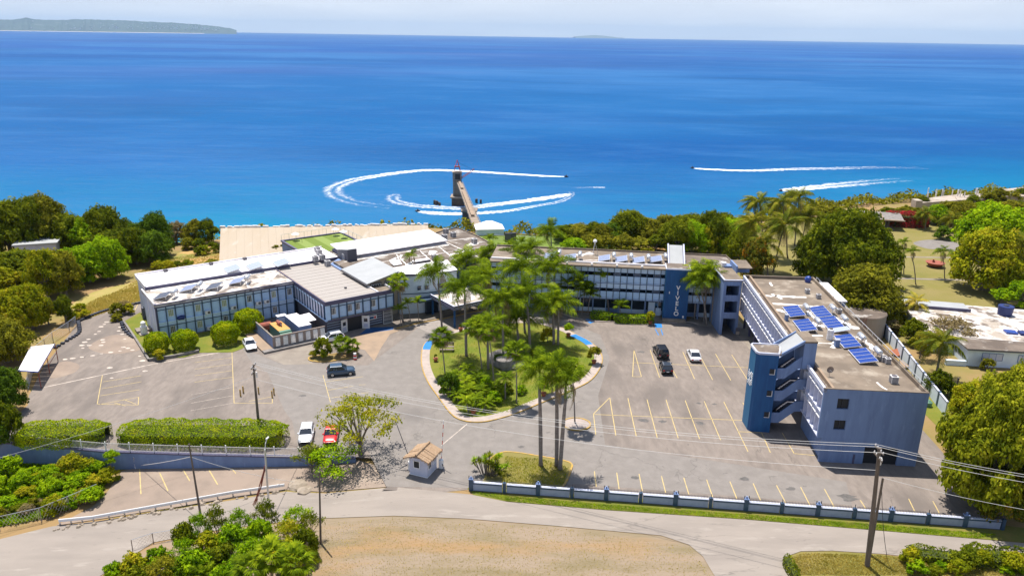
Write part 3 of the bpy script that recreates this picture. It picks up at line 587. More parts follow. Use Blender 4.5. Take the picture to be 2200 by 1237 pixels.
def ac_unit(loc, rz, label, group, size=1.0, kind='wall'):
    t = thing('air_conditioner', label, 'air conditioner', loc, rz, group)
    w, d, h = (.95, .4, .7) if kind == 'wall' else (.85, .85, .95)
    bx('casing', t, -w/2, -d/2, .06, w/2, d/2, h, 'plastic_white')
    key = kind
    if key not in _ac:
        g = MB(); n = 16
        if kind == 'wall': g.add([(.14+.25*math.cos(k*2*math.pi/n), -d/2-.012, .38+.25*math.sin(k*2*math.pi/n)) for k in range(n)], [tuple(range(n))], 'grille')
        else:
            for s in (-1, 1):
                for k in range(6): g.box(-w/2+.06, s*d/2-.012 if s < 0 else d/2-.003, .12+k*.13, w/2-.06, -d/2+.003 if s < 0 else d/2+.012, .20+k*.13, 'grille')
            for s in (-1, 1):
                for k in range(6): g.box(-w/2-.012 if s < 0 else w/2-.003, -d/2+.06, .12+k*.13, -w/2+.003 if s < 0 else w/2+.012, d/2-.06, .20+k*.13, 'grille')
            g.tube([(0, 0, h), (0, 0, h+.05)], .34, 'grille', 14)
        _ac[key] = g.mesh('fan_grille')
    link('fan_grille', _ac[key], t)
    bx('foot', t, -w/2+.05, -d/2+.03, 0, -w/2+.15, d/2-.03, .06, 'grille'); bx('foot', t, w/2-.15, -d/2+.03, 0, w/2-.05, d/2-.03, .06, 'grille')
    t.scale = (size,)*3
    return t
_sm = {}
def solar_heater(loc, rz, label, group, kind='blue', w=2.2, l=2.9, tank=True, strips=4, tilt=.95):
    """collector sloping up towards +x with a tank on the high side"""
    t = thing('solar_water_heater', label, 'solar heater', loc, rz, group)
    z0, z1 = .25, .25+tilt; s_ = (z1-z0)/w
    def sl(x, y, up=0): return (x, y, z0+(x+w/2)*s_+up)
    key = (kind, w, l, strips, tilt)
    if key not in _sm:
        f = MB().slab(sl(-w/2, -l/2), sl(w/2, -l/2), sl(w/2, l/2), sl(-w/2, l/2), .09, 'alu')
        c = MB(); q = l/strips; cm = {'blue': 'solar', 'dark': 'solar_dark', 'pale': 'solar_pale', 'mid': 'solar_mid'}[kind]
        g_ = MB()
        c = MB().slab(sl(-w/2+.07, -q/2+.07, .03), sl(w/2-.07, -q/2+.07, .03), sl(w/2-.07, q/2-.07, .03), sl(-w/2+.07, q/2-.07, .03), .035, cm)
        lg = MB(); lg.box(w/2-.12, -.03, 0, w/2-.06, .03, z1-.1, 'steel')
        _sm[key] = (f.mesh('collector_frame'), c.mesh('collector_glass'), lg.mesh('leg'))
    f, c, lg = _sm[key]
    link('collector_frame', f, t)
    for k in range(strips):
        link('collector_glass', c, t, (0, -l/2+l/strips*(k+.5), 0))
    link('leg', lg, t, (0, -l/2+.15, 0)); link('leg', lg, t, (0, l/2-.15, 0))
    if tank:
        if 'tank' not in _sm:
            _sm['tank'] = MB().tube([(0, -.95, 0), (0, -.88, 0), (0, .88, 0), (0, .95, 0)], [.2, .36, .36, .2], 'steel', 14).mesh('tank', True)
            _sm['stand'] = MB().box(-.3, -.05, 0, -.24, .05, .75, 'steel').box(.24, -.05, 0, .3, .05, .75, 'steel').box(-.3, -.05, .7, .3, .05, .75, 'steel').mesh('stand')
        link('tank', _sm['tank'], t, (w/2+.75, .2, 1.12)); link('stand', _sm['stand'], t, (w/2+.75, -.4, 0)); link('stand', _sm['stand'], t, (w/2+.75, .8, 0))
        m_ = MB().tube([(w/2-.1, .5, z1-.05), (w/2+.3, .6, 1.3), (w/2+.7, .6, 1.4)], .035, 'steel', 5)
        key2 = ('pipe', w, l)
        if key2 not in _sm: _sm[key2] = m_.mesh('pipe')
        link('pipe', _sm[key2], t)
    return t
def seal_lines(root, z, segs, w=.5):
    """patches of white sealant painted along roof joints"""
    m_ = MB()
    for x0, y0, x1, y1, ww in segs:
        a = Vector((x0, y0)); b = Vector((x1, y1)); n = max(3, int((b-a).length/.7)); d = (b-a)/n; nn = Vector((-d.y, d.x)).normalized()
        L0 = []; L1 = []
        for k in range(n+1):
            p = a+d*k; L0.append(p-nn*ww*random.uniform(.1, .8)); L1.append(p+nn*ww*random.uniform(.1, .8))
        for k in range(n): m_.quad((*L0[k], z), (*L0[k+1], z), (*L1[k+1], z), (*L1[k], z), 'white_seal')
    q = m_.obj('sealant_strip', root); q['kind'] = 'stuff'
def roof_items(org, ang): pass

# ================================================================== BUILDINGS
# ---- two storey wing on the left (grid shared by the wing, the front block and the lobby)
LO = (-59.3, 121.2); LA = R(36.2)
def LW(x, y, z=0):
    p = to_world(x, y, LO, LA); return Vector((p.x, p.y, z))
def wing():
    t = thing('motel_wing', 'two storey guest wing with white roofs and blue framed bays, left of the forecourt', 'building', (*LO, 0), LA)
    # lower front part of the wing and higher rear part
    m_ = MB().box(.0, .33, 0, 23.6, 9.4, 6.1, 'panel'); m_.obj('wall', t)
    m_ = MB().box(.6, 9.4, 0, 36.2, 17.6, 6.35, 'lilac'); m_.obj('rear_wall', t)
    bx('end_wall', t, -.12, .33, 0, 0, 9.4, 6.1, 'lilac'); bx('corner_panel', t, -.2, .0, 0, .1, .33, 6.5, 'fascia')
    m_ = MB().box(-.35, -.25, 6.1, 23.7, 9.4, 6.32, 'roof_patch'); m_.obj('front_roof', t)
    m_ = MB().box(-.35, -.25, 6.325, 23.7, -.05, 6.5, 'fascia').box(-.35, -.02, 6.325, -.15, 9.4, 6.7, 'roof_white').box(-.37, -.27, 5.85, 23.7, -.1, 6.1, 'fascia'); m_.obj('roof_fascia', t)
    m_ = MB().box(.3, 9.4, 6.35, 36.6, 17.9, 6.9, 'roof_white'); m_.obj('rear_roof', t)
    m_ = MB().box(.3, 9.28, 6.33, 36.6, 9.395, 6.86, 'fascia').box(.3, 17.7, 6.905, 36.6, 17.9, 7.2, 'roof_white').box(.3, 9.4, 6.905, .5, 17.7, 7.1, 'roof_white'); m_.obj('rear_parapet', t)
    wins = {}
    for i in (1, 4, 10, 16 - 0): wins[(1, i if i < 16 else 15)] = 'c'
    wins[(1, 4)] = 'cy'; wins[(1, 7)] = 'cy'; wins[(1, 13)] = 'cy'; wins[(1, 1)] = 'cy'
    for i in (1, 7, 10, 13): wins[(0, i)] = 'c'
    wins[(0, 4)] = 'cy'
    bay_facade(t, 0, 23.6/16, 16, [(0.0, 3.0), (3.0, 5.98)], 0, wins)
    bx('door', t, -.17, 12.2, 0, -.12+.4, 13.2, 2.2, 'band_dark'); bx('side_pipe', t, -.2, 6, .3, -.12, 6.1, 6, 'white')
    bx('stair_landing', t, -2.6, 5.3, .06, -.13, 7.2, .5, 'concrete'); bx('side_pipe', t, -.18, 3, .3, -.12, 3.08, 5.5, 'white')
    for k, x in enumerate((3.2, 11.5, 18.0)):
        bx('roof_vent', t, x+2, 16.9, 6.9, x+2.7, 17.5, 7.35, 'grille')
    seal_lines(t, 6.33, [(1, 8.6, 23, 8.7, .7), (16, 1, 16.4, 8, .5), (9, 3, 13, 7, .6), (19, 2, 23, 6.5, .5)])
    bx('vent_box', t, 16.8, 6.2, 6.32, 17.4, 6.8, 7.1, 'plastic_white')
    return t
WING = wing()
def front_block():
    t = thing('front_block', 'two storey block with ribbed tan roof and open white double doors beside the planter', 'building', (*LO, 0), LA)
    X0, X1, Y0, Y1 = 23.7, 36.7, -14.4, 9.2
    MB().box(X0+.35, Y0+.35, 3.05, X1-.02, Y1, 6.05, 'panel').obj('upper_wall', t)
    MB().box(X0+.5, Y0+1.0, 0, X1-.3, Y1, 3.05, 'band_dark').obj('ground_wall', t)
    # ribbed sheets, each a panel of its own
    n = 26; L0 = (9.1-(Y0+.1))/n
    for k in range(n):
        a = Y0+.12+k*L0
        bx('roof_sheet', t, X0+.28, a+.004, 6.25, X0+9.9, a+L0-.004, 6.36+.025*(k % 2), 'roof_rib')
    MB().box(X0, Y0, 6.05, X1, Y1, 6.24, 'roof_concrete').obj('roof_deck', t)
    MB().box(X0-.05, Y0-.1, 5.8, X1+.06, Y0+.08, 6.52, 'fascia').box(X0-.07, Y0+.082, 5.8, X0+.12, Y1, 6.5, 'fascia').box(X1-.1, Y0+.082, 5.8, X1+.06, Y0+3.4, 6.62, 'roof_white').box(X0+.12, Y0+.09, 6.41, X0+.25, Y1, 6.5, 'apron').obj('roof_fascia', t)
    bx('parapet', t, X0+9.9, Y0+.1, 6.25, X0+10.1, -2, 6.6, 'roof_white')
    # front: 8 bays
    w = (X1-X0-1.0)/8; wins = {(0, 0): 'l', (0, 2): 'l', (0, 3): 'l', (0, 5): 'l'}
    bay_facade(t, X0+1.0, w, 8, [(3.05, 6.0)], Y0, wins, depth=.34)
    bx('corner_panel', t, X0+.1, Y0+.1, 3.1, X0+.92, Y0+.34, 5.8, 'panel')
    # left side: close set vertical panels
    k = 0; y = Y0+.9
    while y < -.6:
        bx('side_mullion', t, X0+.02, y, 3.05, X0+.34, y+.1, 5.8, 'mullion'); bx('side_panel', t, X0+.2, y+.104, 3.15, X0+.34, y+1.246, 5.2, 'lilac'); bx('transom_panel', t, X0+.1, y+.104, 5.3, X0+.34, y+1.246, 5.75, 'panel_top'); y += 1.25
    bx('side_ledge', t, X0-.05, Y0, 2.95, X0+.34, 0, 3.045, 'panel_top'); bx('front_ledge', t, X0+.36, Y0-.05, 2.85, X1, Y0+1.0, 3.045, 'fascia')
    # ground floor: dark banded wall
    for z in (.35, .8, 1.25, 1.7, 2.15, 2.6):
        bx('wall_band', t, X0+.55, Y0+.955, z, X0+4.0, Y0+.995, z+.06, 'panel_top'); bx('wall_band', t, X0+7.2, Y0+.955, z, X1-2.0, Y0+.995, z+.06, 'panel_top')
    bx('entrance', t, X0+4.2, Y0+.93, .02, X0+7.0, Y0+1.0, 2.5, 'dark')
    for x, a in ((X0+4.2, R(-165)), (X0+7.0, R(-38))):
        d = link('door', MB().box(0, -.04, .02, 1.35, .04, 2.45, 'white').mesh('door'), t, (x, Y0+.88, 0), (0, 0, a))
        bx('pane', d, .35, -.06, 1.3, 1.0, .06, 1.95, 'glass'); bx('kick_plate', d, .3, -.055, .3, 1.05, .055, 1.0, 'lilac')
    g = link('gate', MB().box(0, -.03, .05, .08, .03, 2.75, 'white').box(1.72, -.03, .05, 1.8, .03, 2.75, 'white').box(.08, -.03, 2.67, 1.72, .03, 2.75, 'white').box(.08, -.03, .05, 1.72, .03, .12, 'white').mesh('gate'), t, (X1-2.0, Y0+.5, 0))
    b = MB()
    for k in range(1, 9): b.box(.08+k*.18, -.015, .12, .1+k*.18, .015, 2.67, 'white')
    for z in (.8, 1.5, 2.1): b.box(.08, -.02, z, 1.72, .02, z+.04, 'white')
    b.obj('gate_bar', g)
    s = bx('notice_board', t, X0+8.3, Y0+.86, 1.25, X0+9.9, Y0+.94, 2.0, 'white')
    for k, (c, a0, a1) in enumerate((('navy', -.62, .2), ('car_red', .28, .62))): bx('notice_print', s, a0, -.06, -.22, a1, -.042, .2, c)
    MB().tube([(0, 0, 0), (0, 0, .25)], .25, 'grille', 10).obj('roof_vent', t, (X0+6.2, Y0+5.4, 6.38))
    return t
BLOCK = front_block()
def lobby():
    t = thing('lobby_building', 'long low lobby building with stained flat brown roof behind the palm island', 'building', (*LO, 0), LA)
    # curved blue-white front wall
    fr = [(36.8, -9.3), (40.0, -11.0), (43.5, -12.4), (47.0, -13.2), (50.6, -13.4)]; body = fr+[(51.2, -9.8), (63, -6.8), (67.6, -1.9), (69.2, 8.0), (69.5, 16.7), (65, 15.8), (60.4, 14), (36, 14), (36.8, 6.2), (36.8, 0)]
    flat = [(39.6, -8.6), (46, -9.4), (51.2, -9.8), (63, -6.8), (67.6, -1.9), (69.2, 8.0), (69.5, 16.7), (65, 15.8), (60.4, 14), (36.65, 14), (36.65, 6.2), (34.2, 6.2), (34.2, .2), (39.6, .2)]
    MB().prism([(33.6, .3), (33.6, 6.4), (36.62, 9.25), (36.65, 14), (60.4, 13.8), (65, 15.6), (69.3, 16.5), (69, 8), (67.4, -1.8), (62.9, -6.6), (51.2, -9.6), (39.7, -8.4), (39.7, .2)], 0, 6.6, 'bluegrey').obj('wall', t)
    MB().prism(flat, 6.6, 7.0, 'roof_brown').obj('flat_roof', t)
    m_ = MB(); pts = [Vector(q) for q in [(51.2, -9.8), (63, -6.8), (67.6, -1.9), (69.2, 8.0), (69.5, 16.7), (65, 15.8), (60.4, 14)]]; ribbon(m_, pts, .25, 7.0, 7.25, 'roof_concrete', closed=False); m_.obj('parapet', t)
    # wing with white roof strip, curved front
    f2 = [Vector(q) for q in smooth_poly([(39.8, -10.8), (43.5, -12.4), (47.0, -13.2), (50.6, -13.4)], 4, False)]
    back = [(51, -8.9), (39.8, -8.1)]
    MB().prism([tuple(q) for q in f2]+back, 0, 7.45, 'white_wall').obj('curved_wall', t)
    fo = offset(f2, -.35, False)
    MB().prism([tuple(q) for q in fo]+[(51.4, -8.6), (39.7, -7.9)], 7.45, lambda x, y: 7.75+(y+13)*.12, 'fascia', 'roof_white').obj('white_roof', t)
    m_ = MB()
    ribbon(m_, offset(f2, -.04, False), .06, 3.85, 4.0, 'mullion', closed=False); m_.obj('wall_band', t)
    for fx, zz in ((43.2, 4.6), (44.5, 4.6), (47.2, 4.6), (48.4, 4.6)):
        yy = float(np.interp(fx, [q.x for q in f2], [q.y for q in f2]))
        window(t, fx, yy-.06, zz, 1.05, .8, 'glass', 2, 'mullion')
    # sloped pale roof and beige gable wall with two windows
    MB().box(33.6, -10.2, 0, 39.6, .2, 6.9, 'beige').obj('gable_block', t)
    zr = lambda x: 7.1+(x-33.3)*.2
    MB().prism([(33.6, -10.2), (39.6, -10.2), (39.6, -.1), (33.6, -.1)], 6.9, lambda x, y: zr(x)-.1, 'beige').obj('gable', t)
    MB().slab((33.2, -10.9, zr(33.2)+.05), (39.9, -10.9, zr(39.9)+.05), (39.9, .2, zr(39.9)+.05), (33.2, .2, zr(33.2)+.05), .14, 'roof_grey').obj('sloped_roof', t)
    bx('roof_gutter', t, 33.05, -10.9, 6.75, 33.2, .2, 7.0, 'grille')
    for x in (35.3, 38.1):
        window(t, x, -10.24, 4.7, 1.9, 1.9, 'glass', 4, 'white'); bx('lintel', t, x-1.1, -10.35, 6.65, x+1.1, -10.21, 6.85, 'grille')
    # long white shed roof with dark fascia
    MB().box(37.2, 6.4, 7.0, 60.2, 13.6, 7.5, 'fascia').obj('clerestory_wall', t)
    MB().slab((37.0, 5.9, 7.75), (60.4, 5.9, 7.75), (60.4, 13.9, 8.5), (37.0, 13.9, 8.5), .25, 'roof_white').obj('shed_roof', t)
    MB().slab((36.9, 5.75, 7.0), (60.4, 5.75, 7.0), (60.4, 6.4, 7.12), (36.9, 6.4, 7.12), .05, 'white_seal').obj('flashing', t)
    MB().prism([(36.6, 4.6), (38.6, 4.6), (38.6, 9.5), (36.6, 9.5)], 6.9, lambda x, y: 9.4 if y < 7.2 else 9.4-(y-7.2)*.45, 'band_dark', 'roof_grey').obj('stair_box', t)
    bx('low_roof_hatch', t, 46.6, -4.2, 7.0, 50.2, -3.0, 7.5, 'roof_white'); bx('hatch_shade', t, 46.6, -4.35, 7.0, 50.2, -4.21, 7.35, 'grille')
    for k, (x0, y0, x1, y1, r_) in enumerate([(42.5, -3.5, 44.5, -1.2, .3), (44.2, -5.8, 45.8, -4.1, -.4), (43.0, -1.0, 44.6, .2, .1)]):
        MB().slab((x0, y0, 7.25), (x1, y0+.4, 7.15), (x1+.3, y1, 7.7), (x0+.2, y1-.4, 7.4), .05, 'roof_white').obj('loose_sheet', t)
    seal_lines(t, 7.006, [(36, 4.9, 60, 4.9, .5), (44, -8.6, 47, 4, .25), (49.5, -9, 52.5, 4, .25), (54.5, -8.4, 57.5, 5, .25), (60, -6.8, 61, 13, .25), (41, .8, 66, -.6, .2), (60.5, 8, 68, 7, .3), (56, -3, 62, -1.5, 1.8), (53, 0, 55, 2.5, 1.3), (63, 2, 66, 3, 1.2), (46, 1.5, 48, 3, 1.0)])
    # low link towards the middle block
    MB().box(55.6, -14.6, 0, 63.5, -6.5, 6.0, 'white_wall').obj('link_block', t); MB().box(55.3, -14.9, 6.0, 63.8, -6.2, 6.25, 'roof_concrete').obj('link_roof', t)
    for x in (57.0, 59.2, 61.6): window(t, x, -14.66, 3.6, 1.1, 1.6, 'glass', 3)
    # entrance door bay
    bx('entrance_glass', t, 43.6, -13.9, .15, 46.2, -13.3, 2.7, 'glass'); bx('door_column', t, 44.8, -14.05, .15, 45.1, -13.9, 2.7, 'white'); bx('entrance_canopy', t, 41.6, -14.9, 3.0, 46.9, -13.0, 3.35, 'mullion')
    return t
LOBBY = lobby()
def terrace():
    t = thing('turf_terrace', 'raised terrace with striped green artificial turf and thin glass railing, behind the long white roof', 'terrace', (*LO, 0), LA)
    X0, X1, Y0, Y1 = 33.9, 48.2, 20.4, 34.2
    MB().box(X0, Y0, -8, X1, Y1, 4.9, 'bluegrey').obj('base', t)
    m_ = MB().box(X0-.2, Y0, 4.9, X0+.25, Y1+.2, 5.25, 'fascia').box(X0+.26, Y1-.2, 4.9, X1+.2, Y1+.2, 5.25, 'fascia').box(X1-.2, Y0, 4.9, X1+.2, Y1-.21, 5.25, 'fascia'); m_.obj('rim', t)
    for k in range(6):
        w = (X1-X0-.5)/6; bx('turf_strip', t, X0+.27+k*w, Y0, 4.9, X0+.27+(k+1)*w-.01, Y1-.22, 4.98, 'turf2' if k % 2 else 'turf')
    m_ = MB()
    for k in range(9): bx('post', t, X0+k*(X1-X0)/8-.03, Y1+.06, 5.2, X0+k*(X1-X0)/8+.03, Y1+.12, 6.5, 'steel')
    for k in range(1, 6): bx('post', t, X1-.03, Y1-k*2.2, 5.2, X1+.03, Y1-k*2.2+.06, 6.5, 'steel')
    bx('handrail', t, X0, Y1+.06, 6.5, X1, Y1+.12, 6.55, 'steel'); bx('handrail', t, X1-.03, Y0+2, 6.5, X1+.03, Y1+.05, 6.55, 'steel')
terrace()
def canopy():
    t = thing('entrance_canopy', 'dark blue drive-up canopy with flat white stained roof on slim blue posts', 'canopy', (*LO, 0), LA)
    X0, X1, Y0, Y1 = 44.3, 52.7, -22.5, -14.1
    MB().box(X0+.15, Y0+.15, 3.55, X1-.15, Y1-.15, 3.9, 'roof_patch').obj('roof', t)
    MB().box(X0, Y0, 3.25, X1, Y0+.14, 4.05, 'fascia').box(X0, Y0+.142, 3.25, X0+.14, Y1, 4.05, 'fascia').box(X1-.14, Y0+.142, 3.25, X1, Y1, 4.05, 'fascia').obj('fascia', t)
    for z in (3.45, 3.72): bx('fascia_stripe', t, X0-.03, Y0-.03, z, X1, Y0-.004, z+.06, 'lilac'); bx('fascia_stripe', t, X0-.03, Y0-.002, z, X0-.004, Y1, z+.06, 'lilac')
    # script-like white lettering strokes on the front fascia
    m_ = MB(); pts = [(X0+1.6+i*.13, Y0-.05, 3.62+.2*math.sin(i*.95)+.06*math.sin(i*2.3)) for i in range(34)]; m_.tube(pts, .035, 'white', 4); m_.obj('sign_script', t)
    bx('coping', t, X0-.02, Y0-.02, 4.05, X1+.02, Y0+.2, 4.1, 'lilac'); bx('coping', t, X0-.02, Y0+.2, 4.05, X0+.2, Y1, 4.1, 'lilac')
    for x in (X0+.35, X1-.35):
        for y in (Y0+.35, Y1-.35): bx('post', t, x-.14, y-.14, 0, x+.14, y+.14, 3.5, 'navy')
canopy()
# low open rim beside the canopy (air conditioner on it)
# ---- warehouse roof beyond
def warehouse():
    t = thing('warehouse', 'huge pale sheet metal warehouse roof sloping down behind the white roofed wing, sea beyond it', 'warehouse', (0, 0, 0))
    r0, r1 = P(474, 489, 4), P(919, 482, 4); e0 = P(471, 562, .3); e1 = Vector((-19.5, 181.5, .3))
    n = 27
    for k in range(n):
        a, b = k/n, (k+1)/n-.0003; j = random.uniform(-.35, .35); u0 = r0.lerp(r1, a); u1 = r0.lerp(r1, b); v0 = e0.lerp(e1, a); v1 = e0.lerp(e1, b)
        u0.z += .03*(k % 2); u1.z += .03*(k % 2); v0.z += .03*(k % 2); v1.z += .03*(k % 2)
        d = (u0-v0).normalized()*j
        MB().slab(v0, v1, u1+d, u0+d, .1, 'sheet_wh').obj('roof_sheet', t)
    b = MB()
    low = [Vector((p.x, p.y, -12)) for p in (e0, e1, r1, r0)]; hi = [Vector((p.x, p.y, p.z-.5)) for p in (e0, e1, r1, r0)]
    b.add([tuple(p) for p in low+hi], [(0, 1, 5, 4), (1, 2, 6, 5), (2, 3, 7, 6), (3, 0, 4, 7)], 'concrete'); b.obj('wall', t)
    m_ = MB()
    for k in range(90):
        u = r0.lerp(r1, random.random()); s = random.uniform(.2, .7); m_.box(u.x-s, u.y-.2, u.z-.3, u.x+s, u.y+.3, u.z+random.uniform(.05, .45), 'white_seal')
    m_.obj('ridge_cap', t)
warehouse()
# ---- three storey middle block
CO = (9.8, 138.2); CA = R(-6.5)
def CW(x, y, z=0): p = to_world(x, y, CO, CA); return Vector((p.x, p.y, z))
def middle_block():
    t = thing('middle_block', 'three storey block with open blue framed galleries behind the hedge and parking', 'building', (*CO, 0), CA)
    X0, X1 = -14.0, 28.6
    MB().box(X0, 1.7, 0, X1, 10, 9.5, 'panel').obj('wall', t)
    MB().prism([(X0-.2, -.7), (X1+.2, -.7), (X1+3.3, 2.0), (X1+2.2, 10.3), (X0-.2, 10.3)], 9.5, 9.75, 'roof_concrete', 'roof_concrete').obj('roof_slab', t)
    MB().prism([(19.2, 1.6), (X1+.2, 1.6), (X1+2.9, 2.1), (X1+2.0, 9.9), (19.2, 9.9)], 9.754, 9.80, 'roof_brown').obj('stained_roof', t)
    m_ = MB(); ribbon(m_, [Vector(q) for q in [(X0-.2, 10.2), (X1+2.1, 10.2), (X1+3.2, 2.2)]], .22, 9.75, 10.05, 'roof_concrete', closed=False); m_.obj('parapet', t)
    bx('roof_step', t, X0, 1.0, 9.75, 18.5, 1.35, 10.0, 'roof_white'); bx('roof_step', t, 23.2, 1.0, 9.755, X1, 1.35, 9.95, 'roof_white')
    w = 1.22; n = int((X1-X0)/w)
    levels = [(6.35, 9.45), (3.3, 6.35)]
    for z0, z1 in levels:
        MB().box(X0, .0, z0-.12, X1, 1.7, z0+.02, 'bluegrey').obj('gallery_floor', t)
        for i in range(n):
            a = X0+i*w+.06; b = a+w-.12
            if 18.0 < a < 22.6: continue
            bx('parapet_panel', t, a, .1, z0+.22, b, .18, z0+1.4, 'panel'); bx('hanging_panel', t, a, .1, z1-.98, b, .18, z1-.08, 'panel_top')
            bx('rail', t, a-.005, .04, z1-1.06, b+.005, .1, z1-.99, 'mullion')
            if i % 3 == 1: bx('room_door', t, a, 1.62, z0+.1, b, 1.695, z0+2.3, 'lilac')
            else: bx('gallery_window', t, a, 1.62, z0+1.0, b, 1.695, z0+2.2, 'glass')
        bx('floor_rail', t, X0, -.02, z0+.06, 18.0, .16, z0+.16, 'panel_top'); bx('floor_rail', t, 23.0, -.02, z0+.06, X1, .16, z0+.16, 'panel_top')
    for i in range(n+1):
        x = X0+i*w
        if 18.3 < x < 22.8: continue
        bx('mullion', t, x-.05, -.06, 3.2, x+.05, .34, 9.48, 'mullion')
        if i % 4 == 0: bx('column', t, x-.12, .3, 0, x+.12, .6, 3.2, 'bluegrey')
    for i in range(0, n, 2):
        x = X0+i*w
        bx('ground_window', t, x+.1, 1.6, .9, x+2*w-.1, 1.69, 2.7, 'glass'); bx('ground_panel', t, x+.1, 1.58, .1, x+2*w-.1, 1.68, .85, 'white_wall' if i % 3 else 'bluegrey')
    bx('white_door', t, 15.9, 1.0, .1, 17.1, 1.08, 2.7, 'white_wall'); bx('white_screen', t, 17.3, 1.0, .1, 18.3, 1.08, 1.6, 'white_wall')
    seal_lines(t, 9.756, [(-8, 3, 6, 3.2, .3), (2, 6, 5, 8, 1.3), (24, 4, 24.4, 9, .25)])
    for k in range(9):
        MB().box(0, 0, 0, .35, .5, .35, 'white_seal').obj('roof_drain', t, (-9+k*4.6, -.55, 9.752)) if not 18 < -9+k*4.6 < 22 else None
    return t
MIDDLE = middle_block()
def lettered_tower():
    t = thing('stair_tower', 'dark blue stair tower with white vertical lettering on the three storey block', 'tower', (*CO, 0), CA)
    X0, X1, Y0, Y1 = 18.55, 22.85, -1.35, 2.1; H = 10.15
    MB().box(X0, Y0, 1.1-1.1, X1, Y1, H-.25, 'navy').obj('shaft', t)
    MB().box(X0-.1, Y0-.1, H-.25, X1+.1, Y1+.1, H-.05, 'lilac').box(X0+.1, Y0+.1, H-.05+.003, X1-.1, Y1, H+.02, 'roof_brown').obj('cap', t)
    bx('side_face', t, X0-.06, Y0+.02, .3, X0-.004, Y1-.4, H-.26, 'azure')
    z0, z1 = 10.05, 12.6
    MB().prism([(X0+.55, Y1), (X1-.75, Y1), (X1-.75, Y1+4.2), (X0+.55, Y1+4.2)], 9.7, lambda x, y: z0+(y-Y1)*.60-.06, 'fascia').obj('stair_hood', t)
    MB().slab((X0+.85, Y1+.02, z0), (X1-1.05, Y1+.02, z0), (X1-1.05, Y1+4.2, z0+2.52), (X0+.85, Y1+4.2, z0+2.52), .05, 'roof_grey').obj('hood_sheet', t)
    for x in (X0+.48, X1-.93): MB().slab((x, Y1-.1, z0+.1), (x+.26, Y1-.1, z0+.1), (x+.26, Y1+4.3, z0+2.76), (x, Y1+4.3, z0+2.76), .3, 'lilac').obj('hood_rim', t)
    bx('plinth', t, X0-.05, Y0-.85, 0, X1-.2, Y0-.004, .55, 'stone')
    for k, ch in enumerate('VIVELO'):
        c = bpy.data.curves.new('letter', 'FONT'); c.body = ch; c.size = 1.12; c.extrude = .05; c.offset = .028; c.align_x = 'CENTER'
        tmp = bpy.data.objects.new('tmp', c); COL.objects.link(tmp)
        me = bpy.data.meshes.new_from_object(tmp.evaluated_get(bpy.context.evaluated_depsgraph_get())); bpy.data.objects.remove(tmp)
        me.materials.clear(); me.materials.append(MT['white'])
        link('letter', me, t, (X0+2.35-.0*k, Y0-.06, 6.15-k*1.0), (R(90), 0, 0))
    s = bx('small_sign', t, X1-.8, Y0-.05, .75, X1-.5, Y0-.004, 1.15, 'white'); bx('wall_lamp', t, X0+.75, Y0-.12, 5.35, X0+.9, Y0-.004, 5.75, 'white')
lettered_tower()
def link_tower():
    org = (36.9, 128.1); t = thing('corner_gallery', 'narrow grey blue corner stack of three open landings joining the two long blocks', 'building', (*org, 0), R(0))
    bx('side_wall', t, 0, 0, 0, .45, 7.6, 9.9, 'bluegrey'); bx('side_wall', t, 2.75, .3, 0, 3.2, 7.6, 9.9, 'bluegrey'); bx('back_wall', t, .46, 5.2, 0, 2.74, 5.5, 9.9, 'band_dark')
    for z in (3.0, 6.2): bx('landing', t, .46, .1, z, 2.74, 5.2, z+.2, 'bluegrey'); bx('parapet_panel', t, .46, .05, z+.2, 2.74, .2, z+1.15, 'bluegrey')
    bx('lintel', t, .46, .05, 9.1, 2.74, .3, 9.9, 'bluegrey'); bx('roof', t, -.05, -.05, 9.91, 3.3, 8.0, 10.05, 'roof_concrete')
    bx('coping', t, -.1, -.1, 10.053, .15, 8.0, 10.2, 'lilac'); bx('coping', t, .153, -.1, 10.053, 3.3, .12, 10.2, 'lilac')
    for z in (4.3, 7.4): bx('doorway', t, 1.2, 5.1, z-1, 2.2, 5.19, z+1.1, 'dark')
    bx('water_barrel', t, 1.6, 8.2, 9.7, 2.4, 9.0, 10.9, 'roof_white'); 
    # upper access box
    bx('access_wall', t, 3.3, 5.0, 9.0, 3.6, 9.2, 11.2, 'bluegrey'); MB().slab((3.62, 5.0, 10.9), (6.2, 5.0, 10.9), (6.2, 9.2, 11.2), (3.62, 9.2, 11.2), .2, 'roof_concrete').obj('access_roof', t)
    MB().box(2.0, 7.8, 9.2, 6.6, 9.4, 10.4, 'bluegrey').obj('access_block', t)
link_tower()
